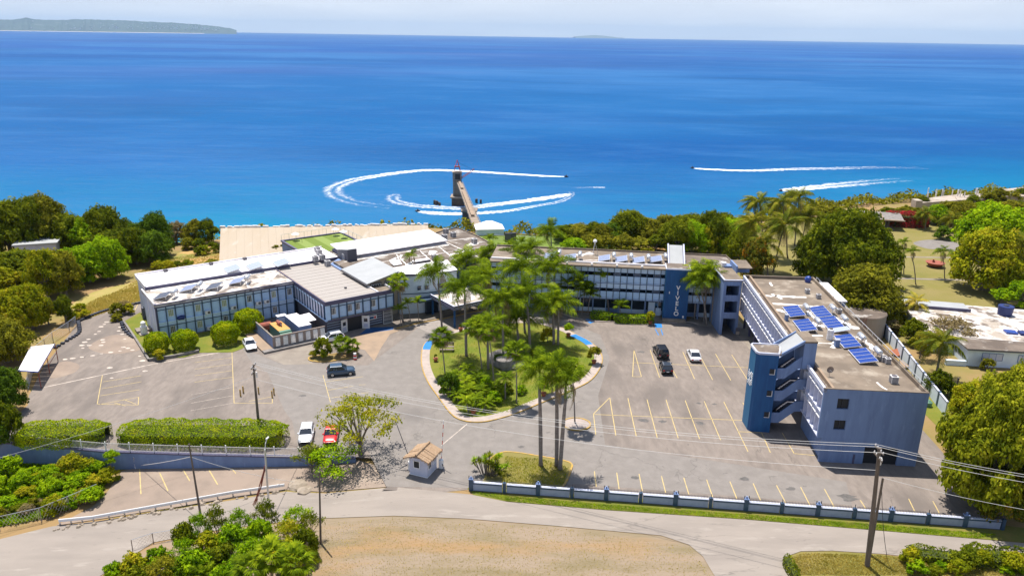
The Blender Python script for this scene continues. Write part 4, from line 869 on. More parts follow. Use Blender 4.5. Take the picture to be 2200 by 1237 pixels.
# ---- long right block
RO2 = (38.0, 85.45); RA = R(-3.9)
def RW(x, y, z=0): p = to_world(x, y, RO2, RA); return Vector((p.x, p.y, z))
def right_block():
    t = thing('right_block', 'long three storey block with rows of white fins and a blank grey blue end wall', 'building', (*RO2, 0), RA)
    Wd, Ln, H = 12.3, 46.4, 9.95
    MB().box(.75, .0, 3.35, Wd, Ln, 9.45, 'bluegrey').obj('upper_wall', t)
    # blank end wall with openings
    y1 = -.02; m_ = MB()
    cuts = [(0.0, 1.75, 3.35, H), (1.75, 3.15, 3.35, 4.55), (1.75, 3.15, 5.85, 7.35), (1.75, 3.15, 8.75, H), (3.15, Wd, 3.35, H)]
    for x0, x1, z0, z1 in cuts: m_.box(x0, y1-.28, z0, x1, y1, z1, 'bluegrey')
    m_.box(.55, y1-.28, 0, 5.9, y1, 3.35, 'bluegrey').box(10.0, y1-.28, 0, Wd, y1, 3.35, 'bluegrey').box(5.9, y1-.28, 2.35, 10.0, y1, 3.35, 'bluegrey')
    m_.obj('end_wall', t)
    for z in (4.55, 7.35): bx('window_opening', t, 1.75, -.03, z, 3.15, .01, z+(1.3 if z < 5 else 1.4), 'dark'); bx('grille', t, 2.4, -.2, z, 2.44, -.12, z+1.3, 'iron')
    bx('garage_opening', t, 5.9, -.03, 0, 10.0, .0, 2.35, 'dark'); bx('downpipe', t, 4.65, -.42, 0, 4.85, -.3, 1.3, 'fascia')
    # ground floor: closed at both ends, open pilotis in the middle
    MB().box(.9, .1, 0, Wd, 8.8, 3.34, 'bluegrey').obj('ground_wall', t); MB().box(5.5, 8.9, 0, Wd, Ln-.1, 3.34, 'band_dark').obj('ground_wall', t)
    for k in range(9): bx('pilotis', t, 1.0, 14+k*4.0, 0, 1.35, 14.35+k*4.0, 3.34, 'fascia')
    # roof
    MB().box(1.2, .05, 9.45, Wd-.3, Ln-.3, 9.55, 'roof_concrete').obj('roof_deck', t)
    MB().box(.0, -.3, 9.455, .28, Ln, H, 'lilac').box(1.0, .0, 9.455, 1.3, Ln-.3, 9.98, 'apron').obj('left_parapet', t); bx('gutter', t, .285, .0, 9.40, .995, Ln-.3, 9.5, 'roof_brown')
    MB().box(Wd-.3, .0, 9.455, Wd, Ln, 10.05, 'roof_concrete').box(.29, Ln-.3, 9.456, Wd-.305, Ln, 10.05, 'roof_concrete').obj('parapet', t)
    m_ = MB()
    for k in range(24): m_.box(Wd-.2, .8+k*1.9, 10.052, Wd-.14, .86+k*1.9, 10.62, 'steel')
    m_.box(Wd-.2, .8, 10.60, Wd-.14, 44.5, 10.65, 'steel'); m_.obj('roof_railing', t)
    MB().box(-.02, -.32, H, Wd, -.02, H+.08, 'roof_concrete').obj('end_coping', t)
    # fins and ledges
    N = 31; w = (Ln-.2)/(N-1)
    for (z0, z1, z2) in ((3.35, 5.75, 6.55), (6.6, 8.85, 9.45)):
        bx('floor_ledge', t, .0, 0, z0, .74, Ln, z0+.12, 'lilac')
        for i in range(N-1):
            a = .1+i*w+.06; b = .1+(i+1)*w-.06
            if 9.2 < (a+b)/2 < 13.4: continue
            bx('bay_panel', t, .66, a, z0+.13, .745, b, z1-.01, 'lilac'); bx('spandrel_panel', t, .30, a, z1+.1, .745, b, z2, 'lilac'); bx('sill', t, .02, a, z1, .745, b, z1+.09, 'white')
        for i in range(N):
            y = .1+i*w
            if 9.4 < y < 13.2: continue
            bx('fin', t, .02, y-.055, z0+.125, .70, y+.055, z2+.02, 'lilac')
    # side annex at the back
    MB().box(Wd+.02, 36.5, 0, Wd+2.4, 46.4, 8.9, 'bluegrey').obj('annex', t); MB().box(Wd+.02, 36.3, 8.9, Wd+2.6, 46.6, 9.1, 'roof_white').obj('annex_roof', t)
    seal_lines(t, 9.555, [(1.6, 36.5, 8.2, 36.3, .8), (1.8, 32.5, 9.5, 31.6, .7), (3, 37.5, 4, 35, .5), (1.5, 18.6, 5.6, 18.8, .35), (4, 15.8, 6.8, 15.9, .4), (5.5, 14.2, 6.8, 17.0, .5), (1.5, 29.5, 3.2, 28.6, .8), (8.5, 30, 11.3, 22, 1.4), (5.5, 24, 9.0, 21, 1.6), (3, 22.8, 6, 22.6, .9), (7.4, 3.2, 7.9, 1.1, .35), (10.6, 19, 11.6, 12, .8), (6.3, 29.5, 6.6, 26, .8), (4.0, 42, 4.1, 44, .4)])
    return t
RIGHT = right_block()
def right_stairs():
    t = thing('blue_stair_tower', 'tall blue stair tower with raking grey flights against the finned block', 'tower', (31.95, 92.7, 0), R(0))
    H = 11.3
    poly = [(.25, 0.0), (2.75, -.3), (4.0, 3.0), (.35, 3.3), (0, 2.9), (0, .4)]
    MB().prism(poly, 0, H-.15, 'navy').obj('shaft', t)
    MB().add([(-.01, .45, .1), (-.01, 2.85, .1), (-.01, 2.85, H-.2), (-.01, .45, H-.2)], [(0, 3, 2, 1)], 'azure').obj('side_face', t)
    P2 = [Vector(q) for q in poly]; m_ = MB(); ribbon(m_, offset(P2, -.08), .22, H-.15, H+.12, 'lilac', side=1); m_.obj('coping', t)
    MB().prism([tuple(q) for q in offset(P2, .15)], H-.15, H+.0, 'roof_brown').obj('top_slab', t)
    a = Vector((.25, 0, 0)); b = Vector((2.75, -.3, 0)); d = (b-a).normalized(); n = Vector((d.y, -d.x, 0)); an = math.atan2(d.y, d.x)
    for z in (2.3, 5.4, 8.5):
        p = a+d*1.85; w = link('window', MB().box(-.3, -.02, 0, .3, .08, .72, 'dark').box(.3, -.05, -.06, .36, .05, .74, 'white').box(-.3, -.05, -.06, .3, .05, 0, 'white').mesh('window'), t, (p.x, p.y-.06, z), (0, 0, an))
    # emblem on the left face: a square block of short white bars
    m_ = MB()
    for k in range(7):
        zz = 6.1+k*.30
        for j in range(4):
            if (k*3+j*5) % 7 in (0,): continue
            y0 = .75+j*.45; m_.box(-.06, y0, zz, -.02, y0+random.uniform(.22, .40), zz+.17, 'white')
    m_.obj('wall_sign', t)
    # flights: guard walls raking up to the right, landings, dark soffits
    xs0, xs1, xe = 2.75, 5.75, 7.1
    for i, z in enumerate((1.4, 4.6, 7.8)):
        for y, mt in ((-.1, 'bluegrey'), (3.0, 'bluegrey')):
            q = MB(); y2 = y+.18
            pr = [(xs0, z), (xs0+1.1, z), (xs1, z+1.65), (xe, z+1.75), (xe, z+3.2), (xs1, z+3.1), (xs0+1.1, z+1.45), (xs0, z+1.45)]
            vs = [(x, y, zz) for x, zz in pr]+[(x, y2, zz) for x, zz in pr]; n_ = len(pr)
            q.add(vs, [tuple(range(n_)), tuple(range(2*n_-1, n_-1, -1))]+[(k, (k+1) % n_+0, n_+(k+1) % n_, n_+k) if False else (k, n_+k, n_+(k+1) % n_, (k+1) % n_) for k in range(n_)], mt)
            q.obj('guard_wall', t)
        q = MB().slab((xs0+1.1, .08, z+.16), (xs1, .08, z+1.8), (xs1, 2.98, z+1.8), (xs0+1.1, 2.98, z+.16), .2, 'band_dark'); q.box(xs0, .08, z, xs0+1.1, 2.98, z+.16, 'band_dark'); q.box(xs1, .08, z+1.6, xe+.5, 2.98, z+1.8, 'band_dark'); q.obj('flight', t)
        for k in range(6): bx('step', t, xs0+1.15+k*.31, .09, z+.2+k*.265, xs0+1.5+k*.31, 2.97, z+.3+k*.265, 'band_dark')
    bx('back_screen', t, xs0+.2, 3.2, 3.2, xs1+1.3, 3.3, 4.4, 'lilac')
    MB().slab((xs0-.1, -.25, H-.05), (xs0+.6, -.25, H), (xs0+1.2, 3.2, H), (xs0, 3.2, H-.05), .22, 'roof_brown').obj('lower_roof', t)
    MB().slab((xs0+.5, -.1, H+.0), (xs1+.1, -.1, H+1.75), (xs1+.1, 3.1, H+1.75), (xs0+.9, 3.1, H+.05), .12, 'roof_grey').obj('sloped_roof', t)
    for y in (-.32, 3.1): 
        q = MB().slab((xs0+.3, y, H+.12), (xs1+.1, y, H+1.95), (xs1+.1, y+.2, H+1.95), (xs0+.3, y+.2, H+.12), .38, 'bluegrey'); q.obj('roof_rim', t)
    MB().box(xs1+.1, -.3, 9.3, xe+.35, 3.3, H+1.62, 'bluegrey').obj('head_house', t); bx('head_roof', t, xs1+.1, -.35, H+1.63, xe+.4, 3.35, H+1.85, 'roof_concrete')
right_stairs()

# ---- generator yard beside the front block
def yard():
    t = thing('generator_yard', 'open topped service yard with white breeze block screens set between dark piers', 'enclosure', (*LO, 0), LA)
    X0, X1, Y0, Y1, H = 14.3, 23.4, -14.5, -4.2, 2.3
    MB().box(X0-1.9, Y0-1.0, .02, X1+.1, Y0, .35, 'grey_stone').box(X0-1.9, Y0, .02, X0, Y1-1.5, .3, 'apron').obj('plinth', t)
    MB().box(X0, Y0+.22, .02, X0+.18, Y1, H-.15, 'bluegrey').box(X0-.03, Y0+.22, H-.15, X0+.21, Y1, H, 'concrete').obj('side_wall', t)
    MB().box(X0, Y0, .02, X1, Y0+.2, .5, 'grey_stone').box(X0, Y0, H-.2, X1, Y0+.22, H, 'wood').obj('screen_frame', t)
    MB().box(X0+.2, Y0+.3, .02, X1, Y1, .06, 'roof_brown').obj('yard_floor', t)
    n = 7; pw = (X1-X0)/n; key = MB(); bw = .155; c = 0
    for i in range(5):
        for j in range(10):
            x = i*.16; z = j*.16
            key.box(x, 0, z, x+.16, .1, z+.045, 'white'); key.box(x, 0, z+.045, x+.045, .1, z+.16, 'white')
    sm = key.mesh('breeze_screen')
    for k in range(n):
        bx('pier', t, X0+k*pw, Y0+.0, .502, X0+k*pw+.42, Y0+.24, H-.204, 'wood'); o = link('breeze_screen', sm, t, (X0+k*pw+.46, Y0+.05, .5))
    # machines, each a thing of its own
    g = thing('generator', 'green generator housing with rusty orange top and exhaust silencer inside the service yard', 'generator', LW(17.0, -10.6, .06), LA)
    MB().box(-1.0, -2.5, 0, 1.0, 2.5, 2.2, 'gen_green').obj('housing', g); MB().slab((-1.02, -2.0, 2.32), (1.02, -2.0, 2.32), (1.02, 2.52, 2.32), (-1.02, 2.52, 2.32), .12, 'rust_roof').obj('top_cover', g)
    MB().slab((-1.0, -2.75, 1.9), (1.0, -2.75, 1.9), (1.0, -2.02, 2.3), (-1.0, -2.02, 2.3), .06, 'gen_green').obj('nose', g)
    MB().tube([(.1, .0, 2.7), (.1, .1, 2.7), (.1, 1.5, 2.7), (.1, 1.6, 2.7)], [.15, .3, .3, .15], 'rust', 12).tube([(.1, -.4, 2.5), (.1, 0, 2.7)], .12, 'iron', 8).obj('silencer', g)
    k = thing('rusty_fuel_tank', 'rusty red horizontal fuel tank behind the left wall of the service yard', 'tank', LW(15.6, -6.3, .06), LA)
    MB().tube([(-1.3, 0, 1.2), (-1.2, 0, 1.2), (1.2, 0, 1.2), (1.3, 0, 1.2)], [.5, .72, .72, .5], 'rust', 14).obj('shell', k); bx('saddle', k, -.9, -.5, 0, -.7, .5, .6, 'iron'); bx('saddle', k, .7, -.5, 0, .9, .5, .6, 'iron')
    c = thing('storage_container', 'long grey storage container with ridged white roof inside the service yard', 'container', LW(20.4, -9.8, .06), LA)
    MB().box(-1.1, -3.4, 0, 1.1, 3.4, 2.5, 'bluegrey').obj('shell', c)
    for q in range(9): bx('roof_ridge', c, -1.12, -3.38+q*.755, 2.5, 1.12, -3.38+q*.755+.70, 2.56+.03*(q % 2), 'roof_white')
    a = thing('yard_awning', 'square white awning leaning between container and front block', 'awning', LW(22.5, -9.0, .06), LA)
    MB().slab((-.95, -1.6, 2.1), (.95, -1.6, 2.2), (.95, 1.6, 2.5), (-.95, 1.6, 2.4), .08, 'roof_white').obj('sheet', a)
    for x in (-.85, .85):
        for y in (-1.5, 1.5): bx('leg', a, x-.04, y-.04, 0, x+.04, y+.04, 2.1, 'iron')
    s = thing('electric_cabinet', 'tall pale grey electric cabinet at the back of the service yard', 'cabinet', LW(19.0, -5.6, .06), LA)
    bx('body', s, -.8, -.5, 0, .8, .5, 2.3, 'bluegrey'); bx('lid', s, -.85, -.55, 2.3, .85, .55, 2.4, 'roof_white'); bx('door', s, -.7, -.54, .2, .7, -.505, 2.1, 'lilac')
yard()

# ================================================================== ROOFTOP EQUIPMENT
def roof_at(px, py, z, org, ang):
    return P(px, py, z)
RH = 9.56
for px, py, lab, kind, st in [
    (1706, 667, 'solar heater with one whitish strip near the left parapet of the long finned block', 'blue', 4),
    (1729, 697, 'solar heater nearer the raking stair roof, in front of the one with a whitish strip', 'blue', 4),
    (1762, 668, 'rearmost blue solar heater in the row along the right parapet of the long block', 'blue', 4),
    (1786, 691, 'blue solar heater second from the back in the row along the right parapet', 'blue', 4),
    (1821, 731, 'blue solar heater second from the front in the row along the right parapet', 'blue', 4),
    (1854, 762, 'frontmost blue solar heater in the row along the right parapet of the long block', 'blue', 4)]:
    solar_heater(P(px, py, RH+.5)-Vector((0, 0, .5)), RA, lab, 'solar heaters on the long finned block', kind, 2.35, 4.6, True, st, .42)
solar_heater(P(1806, 708, RH+.4)-Vector((0, 0, .4)), RA, 'half width pale grey solar panel squeezed between two blue ones on the long block', 'solar heaters on the long finned block', 'pale', 2.2, 1.5, False, 2, .5)
for k, (px, py) in enumerate([(350, 633), (405, 617), (460, 613), (509, 602)]):
    solar_heater(P(px, py, 6.9)-Vector((0, 0, .56)), R(2), ['plain dark solar panel with tank at the left end of the low stained roof', 'striped solar panel with tank, second from the left end of the low stained roof', 'plain flat dark solar panel, third from the left on the low stained roof', 'striped solar panel with tank next to the small vent box on the low stained roof'][k],
                 'solar heaters on the wing\'s front roof', 'dark' if k % 2 == 0 else 'mid', 2.3, 3.3, k != 2, 1 if k % 2 == 0 else 4, .55)
for k, (px, py) in enumerate([(498, 576), (547, 570), (604, 563)]):
    solar_heater(P(px, py, 7.4)-Vector((0, 0, .5)), LA-R(2), ['pale striped solar panel, leftmost of the three on the upper white roof', 'pale striped solar panel, middle one of three on the upper white roof', 'pale striped solar panel, rightmost of the three on the upper white roof'][k], 'solar heaters on the upper white roof', 'pale', 2.6, 3.6, False, 4, .5)
for k, (px, py) in enumerate([(1181, 545), (1225, 549), (1298, 551), (1335, 553), (1372, 555), (1409, 553)]):
    solar_heater(P(px, py, 10.5)-Vector((0, 0, .74)), CA, ['solar heater half hidden by palm fronds at the left of the three storey block roof', 'solar heater just right of the tall palm on the three storey block roof', 'solar heater right of the ball topped mast on the three storey block roof', 'solar heater third from the blue lettered tower', 'solar heater second from the blue lettered tower', 'solar heater right beside the blue lettered tower'][k], 'solar heaters on the three storey block', 'mid', 2.2, 3.6, True, 5, .5)
rf = [(598, 549, 6.9, 'roof air conditioner at the rear edge of the white roof, nearest the turf terrace, left one'), (609, 555, 6.9, '')]
for px, py, z, lab in [(682, 541, 6.9, 'tall roof air conditioner behind another one near the turf terrace'), (686, 547, 6.9, 'roof air conditioner in front of its twin near the turf terrace'),
                       (678, 561, 6.9, 'reddish roof air conditioner on the white roof, left of two in a row'), (693, 558, 6.9, 'reddish roof air conditioner on the white roof, right of two in a row'),
                       (704, 571, 6.4, 'roof air conditioner at the back corner of the ribbed tan roof'), (742, 556, 7.0, 'roof air conditioner beside the dark stair box'),
                       (958, 501, 7.0, 'white roof air conditioner at the far tip of the brown flat roof'), (974, 509, 7.0, 'white roof air conditioner second from the far tip of the brown flat roof'),
                       (1019, 523, 7.0, 'white roof air conditioner near the right edge of the brown flat roof'), (934, 558, 7.0, 'small white roof air conditioner behind the white lobby roof'), (955, 514, 7.0, 'grey cabinet at the end of the long white shed roof')]:
    ac_unit(P(px, py, z), LA, lab, 'air conditioners on the lobby roofs', 1.15, 'roof')
for px, py, lab in [(329, 562, '')][:0]: pass
for px, py in [(1919, 822)]: ac_unit(P(px, py, RH), RA, 'lone white roof air conditioner by the front right corner of the long block', 'air conditioners on the long block', 1.0, 'roof')
for k, (px, py) in enumerate([(1734, 630), (1758, 641), (1898, 776), (1906, 780), (1802, 673)]):
    ac_unit(P(px, py, RH), RA, ['small white box unit at the back of the long block roof beside a pipe', 'white roof unit near the rear right parapet of the long block', 'left of two small white roof units by the front solar heater', 'right of two small white roof units by the front solar heater', 'white roof unit between the tanks along the right parapet'][k], 'air conditioners on the long block', .8, 'roof')
t = thing('roof_water_cylinder', 'tall white cylinder with cap standing on the long block roof near the raking stair roof', 'tank', P(1782, 729, RH)); MB().tube([(0, 0, 0), (0, 0, 1.5), (0, 0, 1.6)], [.45, .45, .3], 'plastic_white', 14).obj('shell', t, smooth=False); bx('cap', t, -.2, -.2, 1.6, .2, .2, 1.75, 'grille')
t = thing('roof_vent_stack', 'short grey vent box on the long block roof, in front of the white cylinder', 'vent', P(1797, 744, RH)); bx('body', t, -.3, -.3, 0, .3, .3, 1.0, 'bluegrey'); bx('cap', t, -.36, -.36, 1.0, .36, .36, 1.1, 'steel')
t = thing('roof_vent_stack', 'small grey vent box by the left parapet of the long block roof', 'vent', P(1689, 688, RH)); bx('body', t, -.2, -.3, 0, .2, .3, .9, 'bluegrey'); bx('cap', t, -.26, -.36, .9, .26, .36, 1.0, 'steel')
t = thing('blue_roof_tarp', 'blue bundle in the back right corner of the long block roof', 'tarp', P(1735, 606, RH)); MB().tube([(0, 0, 0), (0, 0, .5), (.1, 0, .9), (.1, 0, 1.1)], [.5, .6, .5, .2], 'solar', 7).obj('bundle', t)
def dish(loc, lab, r=.5, mt='iron'):
    t = thing('satellite_dish', lab, 'satellite dish', loc); MB().tube([(0, 0, 0), (0, 0, .9)], .04, 'steel', 6).obj('mast', t); n = 14
    MB().add([(0, .12, .95)]+[(r*math.cos(k*2*math.pi/n), -.1, .95+r*math.sin(k*2*math.pi/n)) for k in range(n)], [(0, k+1, (k+1) % n+1) for k in range(n)], mt).tube([(0, .1, .95), (0, -.5, .9)], .02, 'steel', 4).obj('bowl', t)
dish(P(1781, 808, RH), 'dark satellite dish near the front left corner of the long block roof', .45, 'wood')
t = thing('radar_mast', 'tripod mast topped by a white ball on the three storey block roof', 'mast', P(1277, 546, 9.8))
for a in range(3): MB().tube([(.7*math.cos(a*2.1), .7*math.sin(a*2.1), 0), (0, 0, 2.4)], .04, 'steel', 5).obj('leg', t)
MB().tube([(0, 0, 2.3), (0, 0, 2.45), (0, 0, 2.75), (0, 0, 3.0)], [.15, .38, .38, .1], 'white', 10).obj('ball', t)
# units hung on the wing facade
w_ = 23.6/16
for k, (f, i, lab) in enumerate([(1, 5, 'left of the facade bays in the middle of the upper floor'), (1, 8, 'alone in the middle of the upper floor'), (1, 11, 'left one of the pair near the yard'), (1, 12, 'right one of the pair near the yard'), (0, 5, 'on the ground floor behind the ball shrubs')]):
    ac_unit(LW((i+.5)*w_, .0, 3.1 if f else .15)+Vector((0, 0, .02)), LA, 'wall air conditioner, '+lab, 'air conditioners on the wing ledge', .95)
t = thing('blue_tarp', 'dark blue tarpaulin bundle on the upper ledge of the wing, third bay from the left', 'tarp', LW(2.5*w_, .05, 3.15), LA); MB().tube([(-.6, 0, .0), (-.5, 0, .15), (.0, 0, .25), (.5, 0, .2), (.6, 0, .1)], [.1, .35, .42, .4, .1], 'tarp_blue', 8).obj('bundle', t)
for k, (x, y) in enumerate([(23.1, -.35), (22.9, -.35)]):
    pass
t = thing('white_water_tank', 'white stacked water tank on a low block beside the end wall of the wing', 'tank', LW(-1.6, 4.6, .0), LA); MB().tube([(0, 0, 0), (0, 0, 1.5), (0, 0, 1.7), (0, 0, 2.2), (0, 0, 2.4)], [.55, .55, .4, .4, .2], 'white', 12).obj('shell', t); bx('base', t, -.8, -.8, 0, .8, .8, .2, 'concrete')
t = thing('goal_frame', 'small dark net frame on the left end of the turf terrace', 'goal', LW(35.8, 31, 4.98), LA)
MB().tube([(0, 0, 0), (0, 0, 1), (1.6, 0, 1), (1.6, 0, 0)], .04, 'iron', 5).obj('frame', t); 
for k, (x, y) in enumerate([(46.2, 32.6), (46.8, 29.5), (36.8, 33.2)]):
    t = thing('sun_canopy', ['small white parasol at the far corner of the turf terrace', 'small white parasol nearer the shed roof on the turf terrace', 'small white parasol at the left end of the turf terrace'][k], 'parasol', LW(x, y, 4.98), LA, 'parasols on the turf terrace')
    MB().tube([(0, 0, 0), (0, 0, 1.7)], .03, 'steel', 5).obj('pole', t); MB().tube([(0, 0, 1.5), (0, 0, 1.9)], [.9, .05], 'white', 8).obj('canopy', t)

# ================================================================== WALLS, FENCES
def post_mesh(key, f):
    if key not in _bc: _bc[key] = f().mesh('m')
    return _bc[key]
def road_wall():
    a = P(1012, 1053, 0); b = P(2152, 1137, 0); d = (b-a); L = d.length; ang = math.atan2(d.y, d.x)
    t = thing('boundary_wall', 'low white panelled wall with dark posts and iron spikes along the road', 'wall', a, ang)
    n = 15; s = L/n
    for k in range(n+1):
        h = 1.5 if k % 2 == 0 else 1.35; w = .24 if k % 2 == 0 else .18
        bx('post', t, k*s-w, -.18, 0, k*s+w, .18, h, 'mullion')
        if k % 2 == 0:
            bx('post_cap', t, k*s-w-.05, -.22, h, k*s+w+.05, .22, h+.08, 'bluegrey')
            for q in (-w, w): bx('spike', t, k*s+q-.04, -.04, h+.08, k*s+q+.04, .04, h+.42, 'iron')
            bx('lamp', t, k*s-.08, -.08, h+.08, k*s+.08, .08, h+.34, 'bluegrey')
        else: bx('spike', t, k*s-.03, -.03, h, k*s+.03, .03, h+.45, 'iron')
    pk = MB(); m_ = int((s-.5)/.16)
    for q in range(m_): x = .25+q*.16; pk.box(x-.012, -.012, 1.16, x+.012, .012, 1.62, 'iron')
    pk.box(.24, -.015, 1.45, s-.24, .015, 1.48, 'iron'); pk = pk.mesh('spiked_railing')
    for k in range(n):
        x0, x1 = k*s+.26, (k+1)*s-.26
        bx('wall_panel', t, x0, -.1, 0, x1, .1, .95, 'wall_grey'); bx('base_course', t, x0, -.13, 0, x1, -.103, .12, 'band_dark')
        bx('coping', t, x0, -.17, .952, x1, .17, 1.15, 'mullion'); bx('coping_top', t, x0, -.19, 1.153, x1, .19, 1.19, 'lilac')
        o = link('spiked_railing', pk, t, (k*s, 0, 0)); o['kind'] = 'stuff'
road_wall()
def left_wall():
    pts = [Vector((-70, 87.2)), Vector((-63, 86.6)), Vector((-50.1, 84.9)), Vector((-38, 84.5)), Vector((-26, 84.3)), Vector((-19, 84.3))]
    t = thing('retaining_wall', 'dark blue grey retaining wall with a white picket fence above the lower lot', 'wall', (0, 0, 0))
    for i in range(len(pts)-1):
        a, b = pts[i], pts[i+1]; d = (b-a); L = d.length; ang = math.atan2(d.y, d.x); zb = -drop(min(a.x, b.x))-.6
        m_ = MB().box(0, -.35, zb, L, .0, .06, 'bluegrey').box(0, -.42, .06, L, .08, .22, 'fascia'); o = m_.obj('wall_section', t, (a.x, a.y, 0), (0, 0, ang))
        n = max(1, round(L/3.0)); s = L/n; pk = MB()
        for q in range(int(s/.17)): pk.box(.1+q*.17-.015, -.2, .3, .1+q*.17+.015, -.17, 1.35, 'plastic_white')
        pk.box(0, -.2, 1.22, s, -.165, 1.27, 'plastic_white').box(0, -.2, .34, s, -.165, .39, 'plastic_white'); pk = pk.mesh('picket_panel')
        for k in range(n):
            q = link('picket_panel', pk, t, (a.x+d.x*k/n, a.y+d.y*k/n, 0), (0, 0, ang)); q['kind'] = 'stuff'
            q2 = link('post', post_mesh('wpost', lambda: MB().box(-.05, -.24, .222, .05, -.12, 1.5, 'white')), t, (a.x+d.x*k/n, a.y+d.y*k/n, 0), (0, 0, ang))
left_wall()
def right_wall():
    a = P(1878, 694, 0); b = P(2030, 893, 0); d = b-a; L = d.length; n = 11; s = L/n; ang = math.atan2(d.y, d.x)
    t = thing('side_boundary_wall', 'tall white and dark blue panelled wall running behind the long finned block', 'wall', a, ang)
    for k in range(n):
        bx('wall_panel', t, k*s+.5, -.1, 0, (k+1)*s, .1, 2.1, 'white_wall'); bx('post', t, k*s, -.16, 0, k*s+.5, .16, 2.25, 'mullion'); bx('coping', t, k*s+.5, -.14, 2.103, (k+1)*s, .14, 2.2, 'lilac')
right_wall()
def guardrail():
    pts = [P(x, y, None) for x, y in [(128, 1128), (200, 1121), (300, 1103), (400, 1085), (500, 1067), (612, 1051)]]
    t = thing('guardrail', 'white steel guardrail between the lower lot and the road', 'guardrail', (0, 0, 0))
    for i in range(len(pts)-1):
        a, b = pts[i]+Vector((0, 0, .62)), pts[i+1]+Vector((0, 0, .62))
        m_ = MB(); 
        for dz in (-.12, 0, .12): m_.tube([a+Vector((0, 0, dz)), b+Vector((0, 0, dz))], .07, 'white', 6)
        m_.obj('rail_beam', t)
        for k in range(3):
            p = a.lerp(b, k/3); bx('post', t, p.x-.07, p.y+.08, p.z-.65, p.x+.07, p.y+.2, p.z+.1, 'steel')
    m_ = MB()
    for k in range(70):
        p = P(*random.choice([(215+random.uniform(-10, 380), 0)]), 0) if False else None
        x = random.uniform(0, 1); i = int(x*5); f = x*5-i; p = pts[i].lerp(pts[min(i+1, 5)], f); r = random.uniform(.1, .35)
        q = p+Vector((random.uniform(-.4, .4), random.uniform(-1.0, -.3), 0)); m_.tube([q, q+Vector((0, 0, r*.8))], [r, r*.5], 'stone', 6)
    m_.obj('loose_stones', kind='stuff', label='loose pale stones strewn along the foot of the guardrail', cat='stones')
guardrail()
for k, (px, py, r) in enumerate([(640, 1043, 1.3), (655, 1055, 1.0)]):
    q = P(px, py, None); bm = bmesh.new(); bmesh.ops.create_icosphere(bm, subdivisions=2, radius=r)
    for v in bm.verts: v.co *= random.uniform(.8, 1.15); v.co.z *= .45
    me = bpy.data.meshes.new('boulder'); bm.to_mesh(me); me.materials.append(MT['stone'])
    props(link('boulder', me, None, q), ['large pale boulder at the right end of the guardrail', 'flat pale boulder just below the larger one near the guardrail end'][k], 'boulder')
def chain_fence(pts, h, lab, mt='wood', n=10):
    pts = [P(x, y, None) for x, y in pts]; t = thing('chain_link_fence', lab, 'fence', (0, 0, 0))
    for i in range(len(pts)-1):
        a, b = pts[i], pts[i+1]; k = max(1, int((b-a).length/2.5))
        for j in range(k):
            p = a.lerp(b, j/k); MB().tube([p, p+Vector((0, 0, h))], .05, mt, 5).obj('post', t)
        m_ = MB(); m_.tube([a+Vector((0, 0, h)), b+Vector((0, 0, h))], .03, 'steel', 4)
        L = (b-a).length; c = int(L/.35)
        for j in range(c):
            m_.tube([a.lerp(b, j/c), a.lerp(b, min(1, (j+3)/c))+Vector((0, 0, h))], .012, 'steel', 3, False); m_.tube([a.lerp(b, min(1, (j+3)/c)), a.lerp(b, j/c)+Vector((0, 0, h))], .012, 'steel', 3, False)
        q = m_.obj('mesh_panel', t); q['kind'] = 'stuff'
chain_fence([(0, 1140), (90, 1120), (150, 1095), (212, 1068)], 1.8, 'rusty overgrown chain link fence below the weedy slope')
chain_fence([(240, 1010), (268, 1000), (292, 1008)], 1.7, 'short chain link fence beside the retaining wall and slope')
chain_fence([(285, 1180), (330, 1165), (375, 1158)], 1.2, 'low chain link fence by the bushes at the road bend')
chain_fence([(60, 840), (80, 765), (115, 735), (150, 712), (165, 700)], 1.8, 'thin chain link fence along the wooded edge of the parking lot')
chain_fence([(1150, 520), (1060, 516), (1050, 520)], 1.4, 'pale fence at the seaward side of the small green lawn')
# dark kerb stones along the drive
def stone_row(pts, lab, n):
    t = thing('edging_stones', lab, 'edging', (0, 0, 0)); path = smooth_poly(px2(pts), 6, False)
    for k in range(n):
        f = k/(n-1)*(len(path)-1); i = min(int(f), len(path)-2); p = path[i].lerp(path[i+1], f-i)
        bx('stone', t, p.x-.28, p.y-.22, 0, p.x+.28, p.y+.22, .35, 'iron')
stone_row([(120, 748), (150, 730), (170, 716), (170, 700), (168, 692)], 'row of dark edging stones beside the carport and drive', 16)
stone_row([(262, 695), (266, 708), (278, 720), (288, 726)], 'row of dark edging stones at the corner of the wing lawn', 9)
stone_row([(172, 690), (205, 676), (240, 665), (300, 652)], 'line of dark stones along the far edge of the upper drive', 22)

